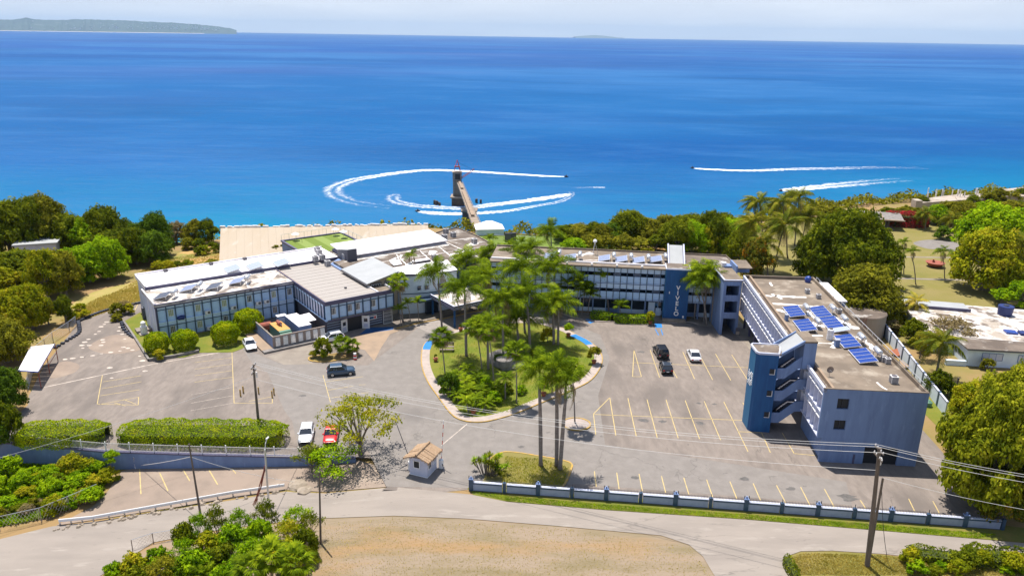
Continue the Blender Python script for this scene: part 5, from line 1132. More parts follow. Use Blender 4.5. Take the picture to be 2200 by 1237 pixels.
# ================================================================== SMALL STRUCTURES
def booth():
    a, b, c = P(880, 1018, 0), P(918, 1027, 0), P(942, 1006, 0); ang = math.atan2(b.y-a.y, b.x-a.x); w = (b-a).length; dd = (c-b).length
    t = thing('guard_booth', 'small white guard booth with tan thatched roof at the entrance', 'booth', a, ang)
    bx('wall', t, 0, .01, 0, w, dd, 2.35, 'lilac'); bx('trim', t, -.03, -.03, 0, w+.03, dd+.03, .12, 'white')
    window(t, w*.42, -.01, 1.05, .85, 1.0, 'dark', 1, 'white'); window(t, w+.01, dd*.25, 1.0, .8, .95, 'dark', 2, 'white', 2); window(t, w+.01, dd*.72, 1.0, .7, .8, 'lilac', 1, 'white', 2)
    o = .5; zr, ze = 3.0, 2.35; cx = w/2
    for s in (0, 1):
        n = 9
        for k in range(n):
            y0 = -o+(dd+2*o)*k/n; y1 = -o+(dd+2*o)*(k+1)/n+.06; x = (-o if s == 0 else w+o)+random.uniform(-.08, .08); dz = random.uniform(-.02, .05)
            pts = [(x, y0, ze+dz), (cx, y0, zr+dz), (cx, y1, zr+dz), (x, y1, ze+dz)]
            if s: pts = pts[::-1]
            MB().slab(*pts, .12, 'thatch').obj('thatch_bundle', t)
    m_ = MB(); m_.tube([(cx, -o, zr+.06), (cx, dd+o, zr+.06)], .14, 'thatch', 7); m_.obj('ridge', t)
    fr = MB()
    for k in range(240):
        s = random.choice((0, 1, 2)); y = random.uniform(-o, dd+o)
        if s < 2: x = -o if s == 0 else w+o; fr.tube([(x*.97, y, ze), (x+(.12 if s else -.12)*random.random(), y, ze-random.uniform(.1, .28))], .018, 'thatch', 3, False)
        else: x = random.uniform(-o, w+o); z = zr-(zr-ze)*abs(x-cx)/(cx+o); fr.tube([(x, -o, z), (x, -o-.08, z-random.uniform(.08, .22))], .018, 'thatch', 3, False)
    q = fr.obj('thatch_fringe', t); q['kind'] = 'stuff'
    MB().prism([(0.02, .03), (w-.02, .03), (w-.02, dd-.03), (0.02, dd-.03)], 2.35, lambda x, y: zr-.2-abs(x-cx)*(zr-ze)/(cx+o), 'lilac').obj('gable', t)
    for (x, y), lab, tip, col in (((-.35, .9), 'left white barrier post with a thin dark raised arm beside the guard booth', P(846, 928, 5.2), 'iron'), ((w+.5, dd+.2), 'right white barrier post with raised red and white arm beside the guard booth', None, 'car_red')):
        p = to_world(x, y, (a.x, a.y), ang); g = thing('barrier_gate', lab, 'barrier', p, ang, 'barrier gates at the booth')
        MB().tube([(0, 0, 0), (0, 0, 1.15), (0, 0, 1.3)], [.3, .3, .12], 'white', 10).obj('cabinet', g); bx('base', g, -.35, -.35, 0, .35, .35, .06, 'grille')
        L = 5.2; dv = Vector((-.42, .1, .9)).normalized() if col == 'iron' else Vector((.02, .1, 1)).normalized()
        for k in range(10):
            s0, s1 = dv*(L*k/10), dv*(L*(k+1)/10); MB().tube([Vector((0, .1, 1.0))+s0, Vector((0, .1, 1.0))+s1], .045, ('car_red' if k % 2 == 0 else 'white') if col != 'iron' else 'iron', 5).obj('arm_section', g)
        MB().tube([(0, .1, .9), (.9 if col != 'iron' else -1.1, -.9 if col != 'iron' else -.5, .25)], .05, 'iron', 5).obj('counterweight', g)
booth()
def carport():
    a, b, c, d = P(38, 796, 2.6), P(82, 799, 2.6), P(118, 738, 2.9), P(66, 744, 2.9)
    t = thing('carport', 'white sheet roofed carport on thin rusty legs at the wooded edge', 'carport', (0, 0, 0))
    n = 6
    for k in range(n):
        f0, f1 = k/n, (k+1)/n-.01; MB().slab(a.lerp(d, f0), b.lerp(c, f0), b.lerp(c, f1), a.lerp(d, f1), .08, 'roof_white').obj('roof_sheet', t)
    m_ = MB().tube([b, c], .09, 'fascia', 4); m_.obj('edge_beam', t); m_ = MB().tube([a, b], .09, 'solar', 4); m_.obj('edge_beam', t)
    for p in (a.lerp(b, .1), b, b.lerp(c, .5), c, d): MB().tube([(p.x, p.y, 0), (p.x, p.y, p.z-.1)], .07, 'rust', 6).obj('leg', t)
    MB().tube([(b.lerp(c, .5).x, b.lerp(c, .5).y, 1.4), (c.x, c.y, 1.4)], .05, 'rust', 5).obj('brace', t)
carport()
def gazebo():
    p = P(1890, 489, 0); t = thing('gazebo', 'park shelter with flat grey split roof on stout posts, beside red flowering hedge', 'shelter', p, R(-14))
    for s in (-1, 1): MB().slab((s*2.7-2.6, -3.0, 3.0), (s*2.7+2.6, -3.0, 3.0), (s*2.7+2.6, 3.0, 3.9), (s*2.7-2.6, 3.0, 3.9), .25, 'grey_stone').obj('roof_panel', t)
    MB().slab((-.14, -3.2, 3.2), (.14, -3.2, 3.2), (.14, 3.2, 4.12), (-.14, 3.2, 4.12), .25, 'apron').obj('ridge_beam', t)
    MB().slab((-5.5, -3.3, 3.02), (5.5, -3.3, 3.02), (5.5, -3.0, 3.07), (-5.5, -3.0, 3.07), .3, 'apron').obj('eave_beam', t)
    for x in (-2.2, 1.8):
        for y in (-1.5, 1.5): bx('post', t, x-.2, y-.2, 0, x+.2, y+.2, 3.1+(.3 if y > 0 else 0), 'grille')
    bx('floor', t, -3.5, -2.5, 0, 3.5, 2.5, .12, 'concrete'); bx('table', t, -1.0, -.6, .7, 1.0, .6, .8, 'concrete')
gazebo()
def round_tank():
    p = P(1845, 716, 0); t = thing('concrete_water_tank', 'round tan concrete tank with weathered dark top behind the long block', 'tank', p)
    MB().tube([(0, 0, 0), (0, 0, 4.2)], 4.0, 'beige', 28).obj('shell', t); MB().tube([(0, 0, 4.2), (0, 0, 4.35)], [4.12, 4.0], 'roof_brown', 28).obj('cover', t)
    m_ = MB()
    for s in (-.25, .25): m_.tube([(-1.2+s, -3.98, .3), (-1.2+s, -3.98, 4.6)], .03, 'rust', 4)
    for k in range(12): m_.tube([(-1.45, -3.98, .5+k*.33), (-.95, -3.98, .5+k*.33)], .02, 'rust', 4)
    m_.obj('ladder', t)
    MT['bramble'] = MT['leaf_dry']
round_tank()
def houses():
    a = P(2088, 786, 0); b = P(2195, 792, 0); ang = math.atan2(b.y-a.y, b.x-a.x)
    t = thing('white_house', 'low white bungalow with brown flat roof, louvred windows and grey shutters', 'house', a, ang)
    bx('wall', t, -1, 0, 0, 15, 8, 2.9, 'white_wall'); MB().box(-1.4, -.5, 2.9, 15.4, 8.4, 3.15, 'roof_brown').obj('roof', t); bx('eave', t, -1.42, -.53, 2.88, 15.42, -.502, 3.1, 'band_dark')
    window(t, 2.8, -.02, 1.15, 3.2, 1.25, 'lilac', 3, 'bluegrey'); window(t, 7.3, -.02, 1.0, 1.2, 1.35, 'lilac', 2, 'bluegrey'); bx('meter', t, 9.3, -.15, .6, 9.6, -.01, 1.0, 'gen_green'); bx('step', t, -4.2, -.3, 0, -1.05, .2, .9, 'white_wall')
    c = P(1996, 715, 3.2); d = P(2230, 735, 3.2); ang = math.atan2(d.y-c.y, d.x-c.x); t = thing('neighbour_house', 'sprawling low house with white sealed patchy roof and blue water tank', 'house', (c.x, c.y, 0), ang)
    bx('wall', t, 0, 0, 0, 24, 17, 2.9, 'white_wall'); MB().box(-.5, -.5, 2.9, 24.5, 17.5, 3.2, 'roof_patch').obj('roof', t)
    MB().box(-.5, 13.5, 3.2, 10.5, 17.6, 3.5, 'roof_grey').obj('upper_roof', t); bx('roof_face', t, -.5, 13.3, 3.2, 10.5, 13.49, 3.75, 'fascia')
    for k, (x, y, w, h) in enumerate([(5.5, 5.2, 3.4, 2.2), (4.0, 9.5, 2.4, 1.6)]): bx('roof_patch', t, x, y, 3.203, x+w, y+h, 3.215, 'roof_brown')
    bx('blue_tarp', t, 12.8, 2.8, 3.2, 14.6, 4.4, 3.5, 'solar'); bx('blue_tarp', t, 14.9, 2.6, 3.2, 16.3, 4.2, 3.6, 'tarp_blue')
    seal_lines(t, 3.21, [(0, 11, 24, 11, .4), (8, 0, 8, 13, .4), (16, 0, 16, 17, .4)])
    q = P(2158, 676, 3.2); w = thing('roof_water_tank', 'round dark blue water tank on the patchy white house roof', 'tank', q)
    MB().tube([(0, 0, 0), (0, 0, 1.6), (0, 0, 1.72)], [1.15, 1.3, 1.25], 'tarp_blue', 20).obj('shell', w); MB().tube([(0, 0, 1.72), (0, 0, 1.9)], [.5, .4], 'iron', 12).obj('lid', w)
    # hidden house in the trees on the left and ruins
    p = P(100, 555, 0); t = thing('wooded_house', 'grey white house mostly hidden among the trees on the left', 'house', (p.x, p.y-2, 0), R(20))
    bx('wall', t, -4, -3, 0, 4, 3, 4.5, 'lilac'); MB().prism([(-4.4, -3.4), (4.4, -3.4), (4.4, 3.4), (-4.4, 3.4)], 4.5, lambda x, y: 4.8+(3.4-abs(y))*.4, 'roof_grey').obj('roof', t)
    for x in (-2.4, 0, 2.4): window(t, x, -3.02, 1.8, 1.2, 1.3, 'glass', 2)
    p = P(15, 600, 0); t = thing('low_shed', 'low grey shed at the left margin below the trees', 'shed', p, R(10)); bx('wall', t, -6, 0, 0, 5, 5, 2.4, 'concrete'); MB().box(-6.4, -.4, 2.4, 5.4, 5.4, 2.6, 'roof_grey').obj('roof', t)
houses()
def ruins():
    t = thing('clifftop_ruin', 'white unfinished clifftop slabs with rows of bare rebar columns at the coast', 'ruin', (0, 0, 0))
    for (pts, z, h, mt) in [([(1975, 446), (2060, 440), (2068, 425), (1985, 436)], .0, 1.5, 'cliff'), ([(2055, 442), (2130, 440), (2132, 424), (2050, 434)], .3, 1.5, 'cliff'), ([(2120, 436), (2215, 436), (2215, 424), (2128, 430)], .6, 1.6, 'cliff'), ([(2150, 428), (2230, 428), (2230, 416), (2150, 424)], 1.0, 1.8, 'cliff')]:
        q = [P(x, y, 0).xy for x, y in pts]; q = [p*1.0 for p in q]
        MB().prism([tuple(p) for p in q], -6, z+h, mt, 'cliff').obj('slab', t)
    for k in range(26):
        x = random.uniform(1990, 2180); y = random.uniform(426, 436); p = P(x, y, 0); h = random.uniform(2.6, 4.4); MB().tube([(p.x, p.y, 0), (p.x, p.y, h)], .18, 'white_seal', 5).obj('column', t)
    q = P(1966, 446, 0); bx('end_pier', t, q.x-1, q.y-2, 0, q.x+1, q.y+1, 2.6, 'cliff')
ruins()
def fountain():
    p = P(1083, 795, .13); t = thing('fountain_planter', 'grey stone planter on an angular stone deck amid the palm island', 'planter', p)
    pl = px2([(1052, 782), (1050, 765), (1072, 756), (1110, 765), (1128, 785), (1120, 797), (1080, 798)]); pl = [(q.x-p.x, q.y-p.y) for q in pl]
    MB().prism(pl, 0, .4, 'grey_stone').obj('deck', t); MB().tube([(0, 1, .4), (0, 1, .5), (0, 1, 1.5), (0, 1, 1.6)], [1.25, 1.35, 1.3, 1.15], 'grey_stone', 20).obj('bowl', t)
fountain()
def bench():
    p = P(960, 752, .13); t = thing('park_bench', 'weathered wooden bench facing us at the left of the palm island', 'bench', p, R(2))
    for k in range(4): bx('seat_slat', t, -1.2, -.5+k*.16, .72, 1.2, -.38+k*.16, .77, 'wood')
    for k in range(3): bx('back_slat', t, -1.2, .2, .85+k*.2, 1.2, .26, 1.0+k*.2, 'wood')
    for k in range(3): bx('table_slat', t, -1.2, -1.0+k*.14, .45, 1.2, -.9+k*.14, .5, 'wood')
    for x in (-1.05, 1.05): bx('leg', t, x-.06, -.95, 0, x+.06, -.8, .45, 'iron'); bx('leg', t, x-.06, .1, 0, x+.06, .2, 1.4, 'iron'); bx('arm', t, x-.06, -.8, .35, x+.06, .1, .45, 'iron')
bench()
_pot = MB().tube([(0, 0, 0), (0, 0, .5), (0, 0, .56), (0, 0, .62)], [.26, .4, .45, .45], 'terracotta', 12).mesh('pot')
# ---- vehicles
def vehicle(lab, cat_, loc, rz, L, Wd, H, colour, kind='sedan', name='parked_car'):
    """front towards +x; centre of the footprint at loc"""
    t = thing(name, lab, cat_, loc, rz); cm = 'car_'+colour; hl = L/2; hw = Wd/2
    st = {'sedan': [(-1, .55, .42, .80), (-.97, .40, .72, .92), (-.80, .26, .90, 1.0), (-.40, .22, .93, 1.0), (.25, .22, .92, 1.0), (.55, .24, .86, .99), (.86, .28, .72, .94), (.97, .36, .60, .84), (1, .45, .50, .72)],
          'suv': [(-1, .50, .62, .86), (-.98, .40, 1.0, .95), (-.80, .32, 1.04, 1.0), (-.40, .28, 1.04, 1.0), (.25, .28, 1.03, 1.0), (.50, .30, 1.0, .99), (.84, .34, .92, .95), (.97, .38, .78, .86), (1, .48, .62, .76)]}['suv' if kind != 'sedan' else 'sedan']
    b = MB(); rings = []
    for fx, z0, z1, ww in st:
        x = fx*hl; w = hw*ww; rings.append([(x, -w*.92, z0), (x, -w, z0+.12), (x, -w, (z0+z1)/2+.08), (x, -w*.93, z1-.03), (x, -w*.6, z1+.015), (x, w*.6, z1+.015), (x, w*.93, z1-.03), (x, w, (z0+z1)/2+.08), (x, w, z0+.12), (x, w*.92, z0)])
    vs = [q for r_ in rings for q in r_]; n = 10; fs = []
    for i in range(len(rings)-1):
        for j in range(n): k = (j+1) % n; fs.append((i*n+j, i*n+k, (i+1)*n+k, (i+1)*n+j))
    fs += [tuple(range(n)), tuple(range(len(vs)-1, len(vs)-n-1, -1))]
    b.add(vs, fs, cm); o = b.obj('body', t, smooth=True)
    # greenhouse
    if kind == 'sedan': bl, br, tl, tr, zb, zt = -.76*hl, .42*hl, -.42*hl, .10*hl, .91, H
    elif kind == 'boxy': bl, br, tl, tr, zb, zt = -.96*hl, .30*hl, -.90*hl, .12*hl, 1.03, H
    else: bl, br, tl, tr, zb, zt = -.95*hl, .42*hl, -.74*hl, .06*hl, 1.03, H
    wb, wt = hw*.92, hw*.74
    A = [(bl, -wb, zb), (br, -wb, zb), (br, wb, zb), (bl, wb, zb)]; B_ = [(tl, -wt, zt-.07), (tr, -wt, zt-.07), (tr, wt, zt-.07), (tl, wt, zt-.07)]
    g = MB().add(A+B_, [(0, 1, 5, 4), (1, 2, 6, 5), (2, 3, 7, 6), (3, 0, 4, 7)], 'carglass'); g.obj('windows', t)
    r_ = MB(); r_.slab((tl-.03, -wt-.02, zt-.05), (tr+.05, -wt-.02, zt-.05), (tr+.05, wt+.02, zt-.05), (tl-.03, wt+.02, zt-.05), .03, cm)
    r_.add([(tl+.05, -wt+.08, zt), (tr-.05, -wt+.08, zt), (tr-.05, wt-.08, zt), (tl+.05, wt-.08, zt), (tl-.03, -wt-.02, zt-.05), (tr+.05, -wt-.02, zt-.05), (tr+.05, wt+.02, zt-.05), (tl-.03, wt+.02, zt-.05)], [(0, 1, 2, 3), (4, 5, 1, 0), (5, 6, 2, 1), (6, 7, 3, 2), (7, 4, 0, 3)], cm)
    r_.obj('roof', t)
    pl = MB()
    for (a, c) in ((0, 0), (1, 1), (2, 2), (3, 3)): pl.tube([A[a], B_[c]], .05, cm, 4)
    for s in (-1, 1): pl.tube([((bl+br)/2-.1, s*wb*1.005, zb), ((tl+tr)/2-.05, s*wt*1.01, zt-.07)], .04, cm, 4)
    if kind != 'sedan':
        for s in (-1, 1): pl.tube([(bl*.55, s*wb*1.005, zb), (tl*.6, s*wt*1.01, zt-.07)], .05, cm, 4)
    pl.obj('pillars', t)
    wr = .31 if kind == 'sedan' else .36
    if 'w%s' % wr not in _sm:
        _sm['w%s' % wr] = MB().tube([(0, -.1, 0), (0, -.08, 0), (0, .08, 0), (0, .1, 0)], [wr*.8, wr, wr, wr*.8], 'tyre', 16).mesh('wheel'); _sm['r%s' % wr] = MB().tube([(0, -.115, 0), (0, .115, 0)], wr*.6, 'rim', 10).mesh('rim')
    for x in (-.62*hl, .64*hl):
        for s in (-1, 1):
            w = link('wheel', _sm['w%s' % wr], t, (x, s*(hw-.09), wr)); link('rim', _sm['r%s' % wr], w)
    for s in (-1, 1):
        bx('headlight', t, hl*.93-.1, s*hw*.62-.17, st[-2][2]-.12, hl*.93+.1, s*hw*.62+.17, st[-2][2]+.0, 'lamp_clear')
        bx('tail_light', t, -hl-.02, s*hw*.68-.15, st[1][2]-.22, -hl*.965, s*hw*.68+.15, st[1][2]-.04, 'lamp_red')
        bx('mirror', t, br-.32, s*(hw+.02)-.1, zb, br-.14, s*(hw+.02)+.1, zb+.14, cm)
    bx('licence_plate', t, -hl-.03, -.2, .62, -hl+.02, .2, .74, 'white'); bx('grille', t, hl-.06, -hw*.5, .38, hl+.01, hw*.5, .56, 'dark')
    if kind == 'boxy':
        MB().tube([(-hl-.22, 0, .95), (-hl-.02, 0, .95)], .36, 'tyre', 14).obj('spare_wheel', t); bx('bumper', t, -hl-.12, -hw*.9, .45, -hl-.01, hw*.9, .62, 'tyre')
        for s in (-1, 1):
            for x in (-.62*hl, .64*hl): bx('fender', t, x-.48, s*(hw+.02)-.07, .76, x+.48, s*(hw+.02)+.07, .83, 'tyre')
    if kind == 'suv':
        for s in (-1, 1): bx('roof_rail', t, tl+.1, s*wt*.9-.02, zt, tr-.1, s*wt*.9+.02, zt+.05, 'steel')
    return t
def car_px(lab, c, a, b, **k):     # centre of footprint, heading from pixel a to pixel b on the ground
    p, u, v = P(*c, 0), P(*a, 0), P(*b, 0); d = v-u; return vehicle(lab, k.pop('cat', 'car'), (p.x, p.y, .03), math.atan2(d.y, d.x), **k)
car_px('white sedan facing us beside the service yard and ball shrub', (537, 746), (528, 728), (545, 760), L=4.4, Wd=1.8, H=1.45, colour='white')
car_px('dark blue hatchback crossover parked sideways near the planter', (733, 804), (705, 806), (762, 801), L=4.25, Wd=1.85, H=1.65, colour='blue', kind='suv')
car_px('black boxy off-road vehicle with spare wheel, parked behind the small black car', (1419, 763), (1425, 772), (1413, 752), L=4.3, Wd=1.9, H=1.85, colour='black', kind='boxy')
car_px('small black hatchback nose up behind the boxy black vehicle', (1430, 797), (1434, 806), (1427, 788), L=3.8, Wd=1.75, H=1.55, colour='black', kind='suv')
car_px('white sedan seen from behind, alone in its bay right of the black cars', (1490, 769), (1495, 778), (1486, 759), L=4.5, Wd=1.8, H=1.45, colour='white')
car_px('white hatchback facing us at the end of the long hedge', (659, 941), (664, 915), (656, 955), L=4.2, Wd=1.8, H=1.55, colour='white', kind='suv')
car_px('bright red car seen through the airy tree near the gate', (712, 941), (716, 918), (709, 955), L=4.2, Wd=1.8, H=1.5, colour='red')
car_px('white pickup cab half hidden by the planter shrubs at the block door', (712, 733), (735, 730), (690, 737), L=4.4, Wd=1.8, H=1.6, colour='white', kind='suv')
# traffic drum and bollards
t = thing('traffic_drum', 'orange and white striped drum at the yellow planter corner', 'traffic drum', P(763, 772, 0))
for k in range(4): MB().tube([(0, 0, k*.28), (0, 0, k*.28+.275)], [.3-.02*k, .29-.02*k], 'car_red' if k % 2 == 0 else 'white', 12).obj('band', t)
for k, (px, py) in enumerate([(517, 851), (523, 844), (556, 846), (585, 854), (589, 848)]):
    t = thing('bollard', ['yellow bollard left of the utility pole, nearer one', 'yellow bollard left of the utility pole, farther one', 'yellow bollard just behind the utility pole', 'yellow bollard of the right hand pair, nearer one', 'yellow bollard of the right hand pair, farther one'][k], 'bollard', P(px, py, 0), 0, 'yellow bollards around the utility pole')
    MB().tube([(0, 0, 0), (0, 0, 1.05), (0, 0, 1.12)], [.11, .11, .05], 'kerb_yellow', 10).obj('post', t)
t = thing('gate_sign', 'small white framed sign stand at the corner of the open ground floor', 'sign', P(1584, 722, 0)); bx('board', t, -.4, -.04, .2, .4, .04, 1.6, 'band_dark'); bx('face', t, -.3, -.06, .3, .3, -.043, .9, 'beige')
t = thing('water_cooler_bin', 'green covered bin behind the rear corner of the long block', 'bin', P(1992, 872, 0)); MB().tube([(0, 0, 0), (0, 0, .7), (0, 0, 1.0)], [.55, .6, .2], 'gen_green', 10).obj('body', t)
# ---- poles and wires
def pole(b, top, lab, r=.19, arms=1, lean=None, mt='wood_pole', name='utility_pole'):
    p = P(*b, None); h = hgt(p, top[1]); q = proj((p.x, p.y, p.z+h)); dx = (top[0]-q[0])/F*q[2]
    t = thing(name, lab, 'utility pole', p); MB().tube([(0, 0, 0), (dx, 0, h)], [r, r*.62], mt, 10).obj('shaft', t)
    if arms:
        for z in (h-.25, h-1.0):
            MB().box(-.05, -.9, z-.06, .05, .9, z+.06, 'wood_pole').obj('crossarm', t, (dx, 0, 0))
            for y in (-.8, -.35, .35, .8): MB().tube([(0, 0, 0), (0, 0, .1), (0, 0, .2)], [.05, .08, .04], 'plastic_white', 6).obj('insulator', t, (dx, y, z+.06))
        MB().tube([(0, 0, -.4), (0, 0, .35)], .12, 'plastic_white', 8).obj('fuse', t, (dx+.3, 0, h-1.4))
    return Vector((p.x+dx, p.y, p.z+h))
TA = pole((557, 925), (544, 783), 'weathered wooden utility pole rising from the long hedge', .2, 1)
TB = pole((1863, 1216), (1890, 962), 'tall leaning wooden utility pole on the roadside grass at right', .26, 1)
TB2 = pole((1868, 1192), (1897, 1026), 'shorter wooden pole leaning against the tall roadside pole', .17, 0)
TC = pole((430, 1100), (406, 953), 'slim wooden pole with a small sign behind the guardrail', .13, 0)
TE = pole((689, 1167), (686, 1013), 'dark wooden pole standing in the roadside bushes', .12, 0)
q = P(578, 1088, None); t = thing('street_lamp', 'grey metal street lamp with short curved arm beside the guardrail', 'street lamp', q); hh = hgt(q, 965); qq = proj((q.x, q.y, q.z+hh)); dx = (569-qq[0])/F*qq[2]
MB().tube([(0, 0, 0), (dx, 0, hh)], [.13, .1], 'steel', 8).obj('shaft', t); MB().tube([(dx, 0, hh-.1), (dx+.1, .1, hh+.7), (dx+.2, .4, hh+1.1)], .04, 'white', 6).obj('arm', t); MB().tube([(dx+.15, .25, hh+1.12), (dx+.25, .75, hh+1.12)], .1, 'white', 7).obj('lamp_head', t)
t2 = thing('vine', 'rusty dead vine hanging from the street lamp down to the guardrail', 'vine', (0, 0, 0)); a = q+Vector((dx*.7, 0, hh*.72)); m_ = MB()
for k in range(6): m_.tube([a+Vector((random.uniform(-.2, .1), 0, random.uniform(-.4, .4))), a+Vector((-.6-random.random()*.3, -.3, -2.4)), a+Vector((-1.3-random.random()*.5, -.4, -4.8))], .035, 'rust', 4)
m_.obj('stems', t2)
TD = q+Vector((dx, 0, hh))
def wire(a, b, sag, lab, r=.022, group=None, mt='wire'):
    a, b = Vector(a), Vector(b); n = 22; pts = [a.lerp(b, k/n)-Vector((0, 0, sag*4*(k/n)*(1-k/n))) for k in range(n+1)]
    o = MB().tube(pts, r, mt, 4, False).obj('power_line'); props(o, lab, 'power line', group)
for k, y in enumerate((-.8, .3, .8)):
    wire(TA+Vector((0, y, -.05)), TB+Vector((0, y, -.05)), 2.2, ['power line between the hedge pole and the leaning roadside pole, lowest of three', 'power line between the hedge pole and the leaning roadside pole, middle of three', 'power line between the hedge pole and the leaning roadside pole, highest of three'][k], .02, 'power lines over the forecourt')
wire(TA+Vector((0, 0, -2.0)), TB+Vector((0, 0, -2.4)), 2.0, 'single telephone line slung below the three power lines', .02, 'power lines over the forecourt')
for k, y in enumerate((-.8, .3, .8)):
    wire(TB+Vector((0, y, -.05)), TB+Vector((34, -9.5+y, .3)), 1.2, ['nearest power line leaving the roadside pole past the big mango tree', 'middle power line leaving the roadside pole past the big mango tree', 'farthest power line leaving the roadside pole past the big mango tree'][k], .022, 'power lines over the mango tree')
wire(TB2, TB2+Vector((34, -9, .2)), 1.4, 'low wire from the short leaning pole towards the mango tree', .02)
wire(TC+Vector((0, 0, -1.6)), P(300, 1004, None)+Vector((0, 0, .3)), .1, 'guy wire from the slim pole down to the wall foot', .03)
wire(TC+Vector((0, 0, -1.6)), P(640, 1040, None)+Vector((0, 0, .3)), .4, 'wire running from the slim pole down towards the boulders', .025)
wire(TD+Vector((0, 0, -.8)), P(640, 996, None)+Vector((0, 0, 1.2)), .1, 'pale striped wire from the street lamp to the wall', .03)
wire(TA+Vector((0, 0, -1.6)), Vector((-75, 60, 6)), 1.5, 'wire leaving the hedge pole over the weedy slope', .02)
wire(TB2+Vector((0, 0, -.8)), P(1905, 1190, None), .6, 'black cable hanging from the short leaning pole', .03, None, 'iron')
# ---- pier, boats, buoys
def pier():
    t = thing('conveyor_pier', 'derelict loading tower and long slanting conveyor bridge standing in the sea', 'pier', (0, 0, 0))
    b = P(985, 447, SEA); z = SEA
    D1 = P(997, 452, SEA); D1 = Vector((b.x, b.y, 0))
    # tower pier block
    w = 9
    def blk(c, wx, wy, h, cap=1.2):
        MB().box(c.x-wx, c.y-wy, SEA-2, c.x+wx, c.y+wy, SEA+h, 'pierdark').obj('caisson', t); MB().box(c.x-wx-.8, c.y-wy-.8, SEA+h, c.x+wx+.8, c.y+wy+.8, SEA+h+cap, 'pierconc').obj('caisson_cap', t)
    c1 = P(984, 442, SEA); c1.y += 4; blk(c1, 3.9, 4.2, 4.6, .9)
    zb = SEA+5.5; h = 17.0; tx, ty = c1.x-.4, c1.y
    for x in (-2.3, 1.8):
        for y in (-1.7, 1.7): bx('tower_leg', t, tx+x-.5, ty+y-.5, zb, tx+x+.5, ty+y+.5, zb+h-4.5, 'grey_stone')
    MB().box(tx-2.5, ty-1.2, zb, tx+1.2, ty+1.8, zb+h-5.5, 'concrete').obj('tower_shaft', t)
    MB().box(tx-2.9, ty-2.3, zb+h-7.2, tx+2.4, ty+2.3, zb+h-2.4, 'grey_stone').obj('tower_house', t)
    bx('tower_opening', t, tx-1.4, ty-2.36, zb+h-6.6, tx+1.7, ty-2.305, zb+h-3.2, 'dark'); MB().prism([(tx-3.3, ty-2.7), (tx+2.8, ty-2.7), (tx+2.8, ty+2.7), (tx-3.3, ty+2.7)], zb+h-2.4, lambda x, y: zb+h-1.4-abs(x-tx)*.25, 'pierconc').obj('tower_roof', t)
    m_ = MB(); zt = zb+h-1.6
    for x, y in ((-2, -1.6), (1.6, -1.6), (-2, 1.6), (1.6, 1.6)): m_.tube([(tx+x, ty+y, zt), (tx-.2, ty, zt+6.5)], .16, 'car_red', 4)
    for q in (2.2,): m_.tube([(tx-1.6, ty, zt+q), (tx+1.3, ty, zt+q)], .15, 'rust', 4)
    m_.box(tx-1.9, ty-1.2, zt+2.2, tx+1.5, ty+1.2, zt+2.7, 'rust'); m_.obj('mast', t)
    m_ = MB(); ba, bb = Vector((tx+1.8, ty-1, zb+10.2)), Vector((tx+10.0, ty+2, zb+15.5))
    for o in (Vector((0, 0, 0)), Vector((0, 0, .9)), Vector((0, 1, 0)), Vector((0, 1, .9))): m_.tube([ba+o, bb+o], .13, 'rust', 4)
    for k in range(9): p = ba.lerp(bb, k/8); m_.tube([p, p+Vector((0, 0, .9))], .09, 'rust', 4); m_.tube([p+Vector((0, 0, .9)), p+Vector((0, 1, 0))], .09, 'rust', 4)
    m_.obj('boom', t); MB().tube([bb, (tx, ty, zt+5)], .07, 'iron', 4).obj('boom_cable', t)
    c2 = P(1008, 484, SEA); c2.y += 3.5; blk(c2, 3.6, 3.8, 7.5, .8)
    # conveyor bridge towards the land: descending
    s0 = Vector((tx+1.2, ty-1.0, zb+8.4)); e = P(1030, 500, -18.0)
    n = 14; dv = (e-s0)/n; nx = Vector((1.75, 0, 0))
    for k in range(n):
        a, b2 = s0+dv*k, s0+dv*(k+.98)
        MB().slab(a-nx, a+nx, b2+nx, b2-nx, .35, 'pierconc').obj('deck_span', t)
        if k < 11 and k != 3: MB().slab(a-nx*.45+Vector((0, 0, .9)), a+nx*.35+Vector((0, 0, .9)), b2+nx*.35+Vector((0, 0, .9)), b2-nx*.45+Vector((0, 0, .9)), .9, 'apron').obj('conveyor_cover', t)
        for s in (-1, 1): MB().tube([a+nx*s+Vector((0, 0, .9)), b2+nx*s+Vector((0, 0, .9))], .11, 'pierconc', 4).tube([a+nx*s, b2+nx*s+Vector((0, 0, .9))], .1, 'pierconc', 4).obj('side_truss', t)
    p = s0.lerp(e, .48); 
    for s in (-1, 1): MB().tube([(c2.x+s*1.6, c2.y, SEA+8), (p.x+s*1.4, p.y, p.z)], .28, 'pierconc', 5).obj('support_leg', t)
    p = s0.lerp(e, .9); q = P(1012, 500, SEA)
    for s in (-1, 1): MB().tube([(p.x+s*2-2, p.y-1, -48), (p.x+s*1.5, p.y, p.z)], .3, 'pierconc', 5).obj('support_leg', t)
pier()
for k, (px, py, n, lab) in enumerate([(940, 440, 6, 'cluster of dark broken piles in the sea left of the loading tower'), (1031, 436, 4, 'small group of dark broken piles right of the loading tower')]):
    t = thing('broken_piles', lab, 'piles', (0, 0, 0))
    for j in range(n):
        q = P(px+random.uniform(-8, 8), py+random.uniform(-2, 2), SEA); MB().tube([(q.x, q.y, SEA-1), (q.x, q.y, SEA+random.uniform(1.6, 2.8))], .7, 'pierdark', 7).obj('pile', t)
MT['foam'] = None
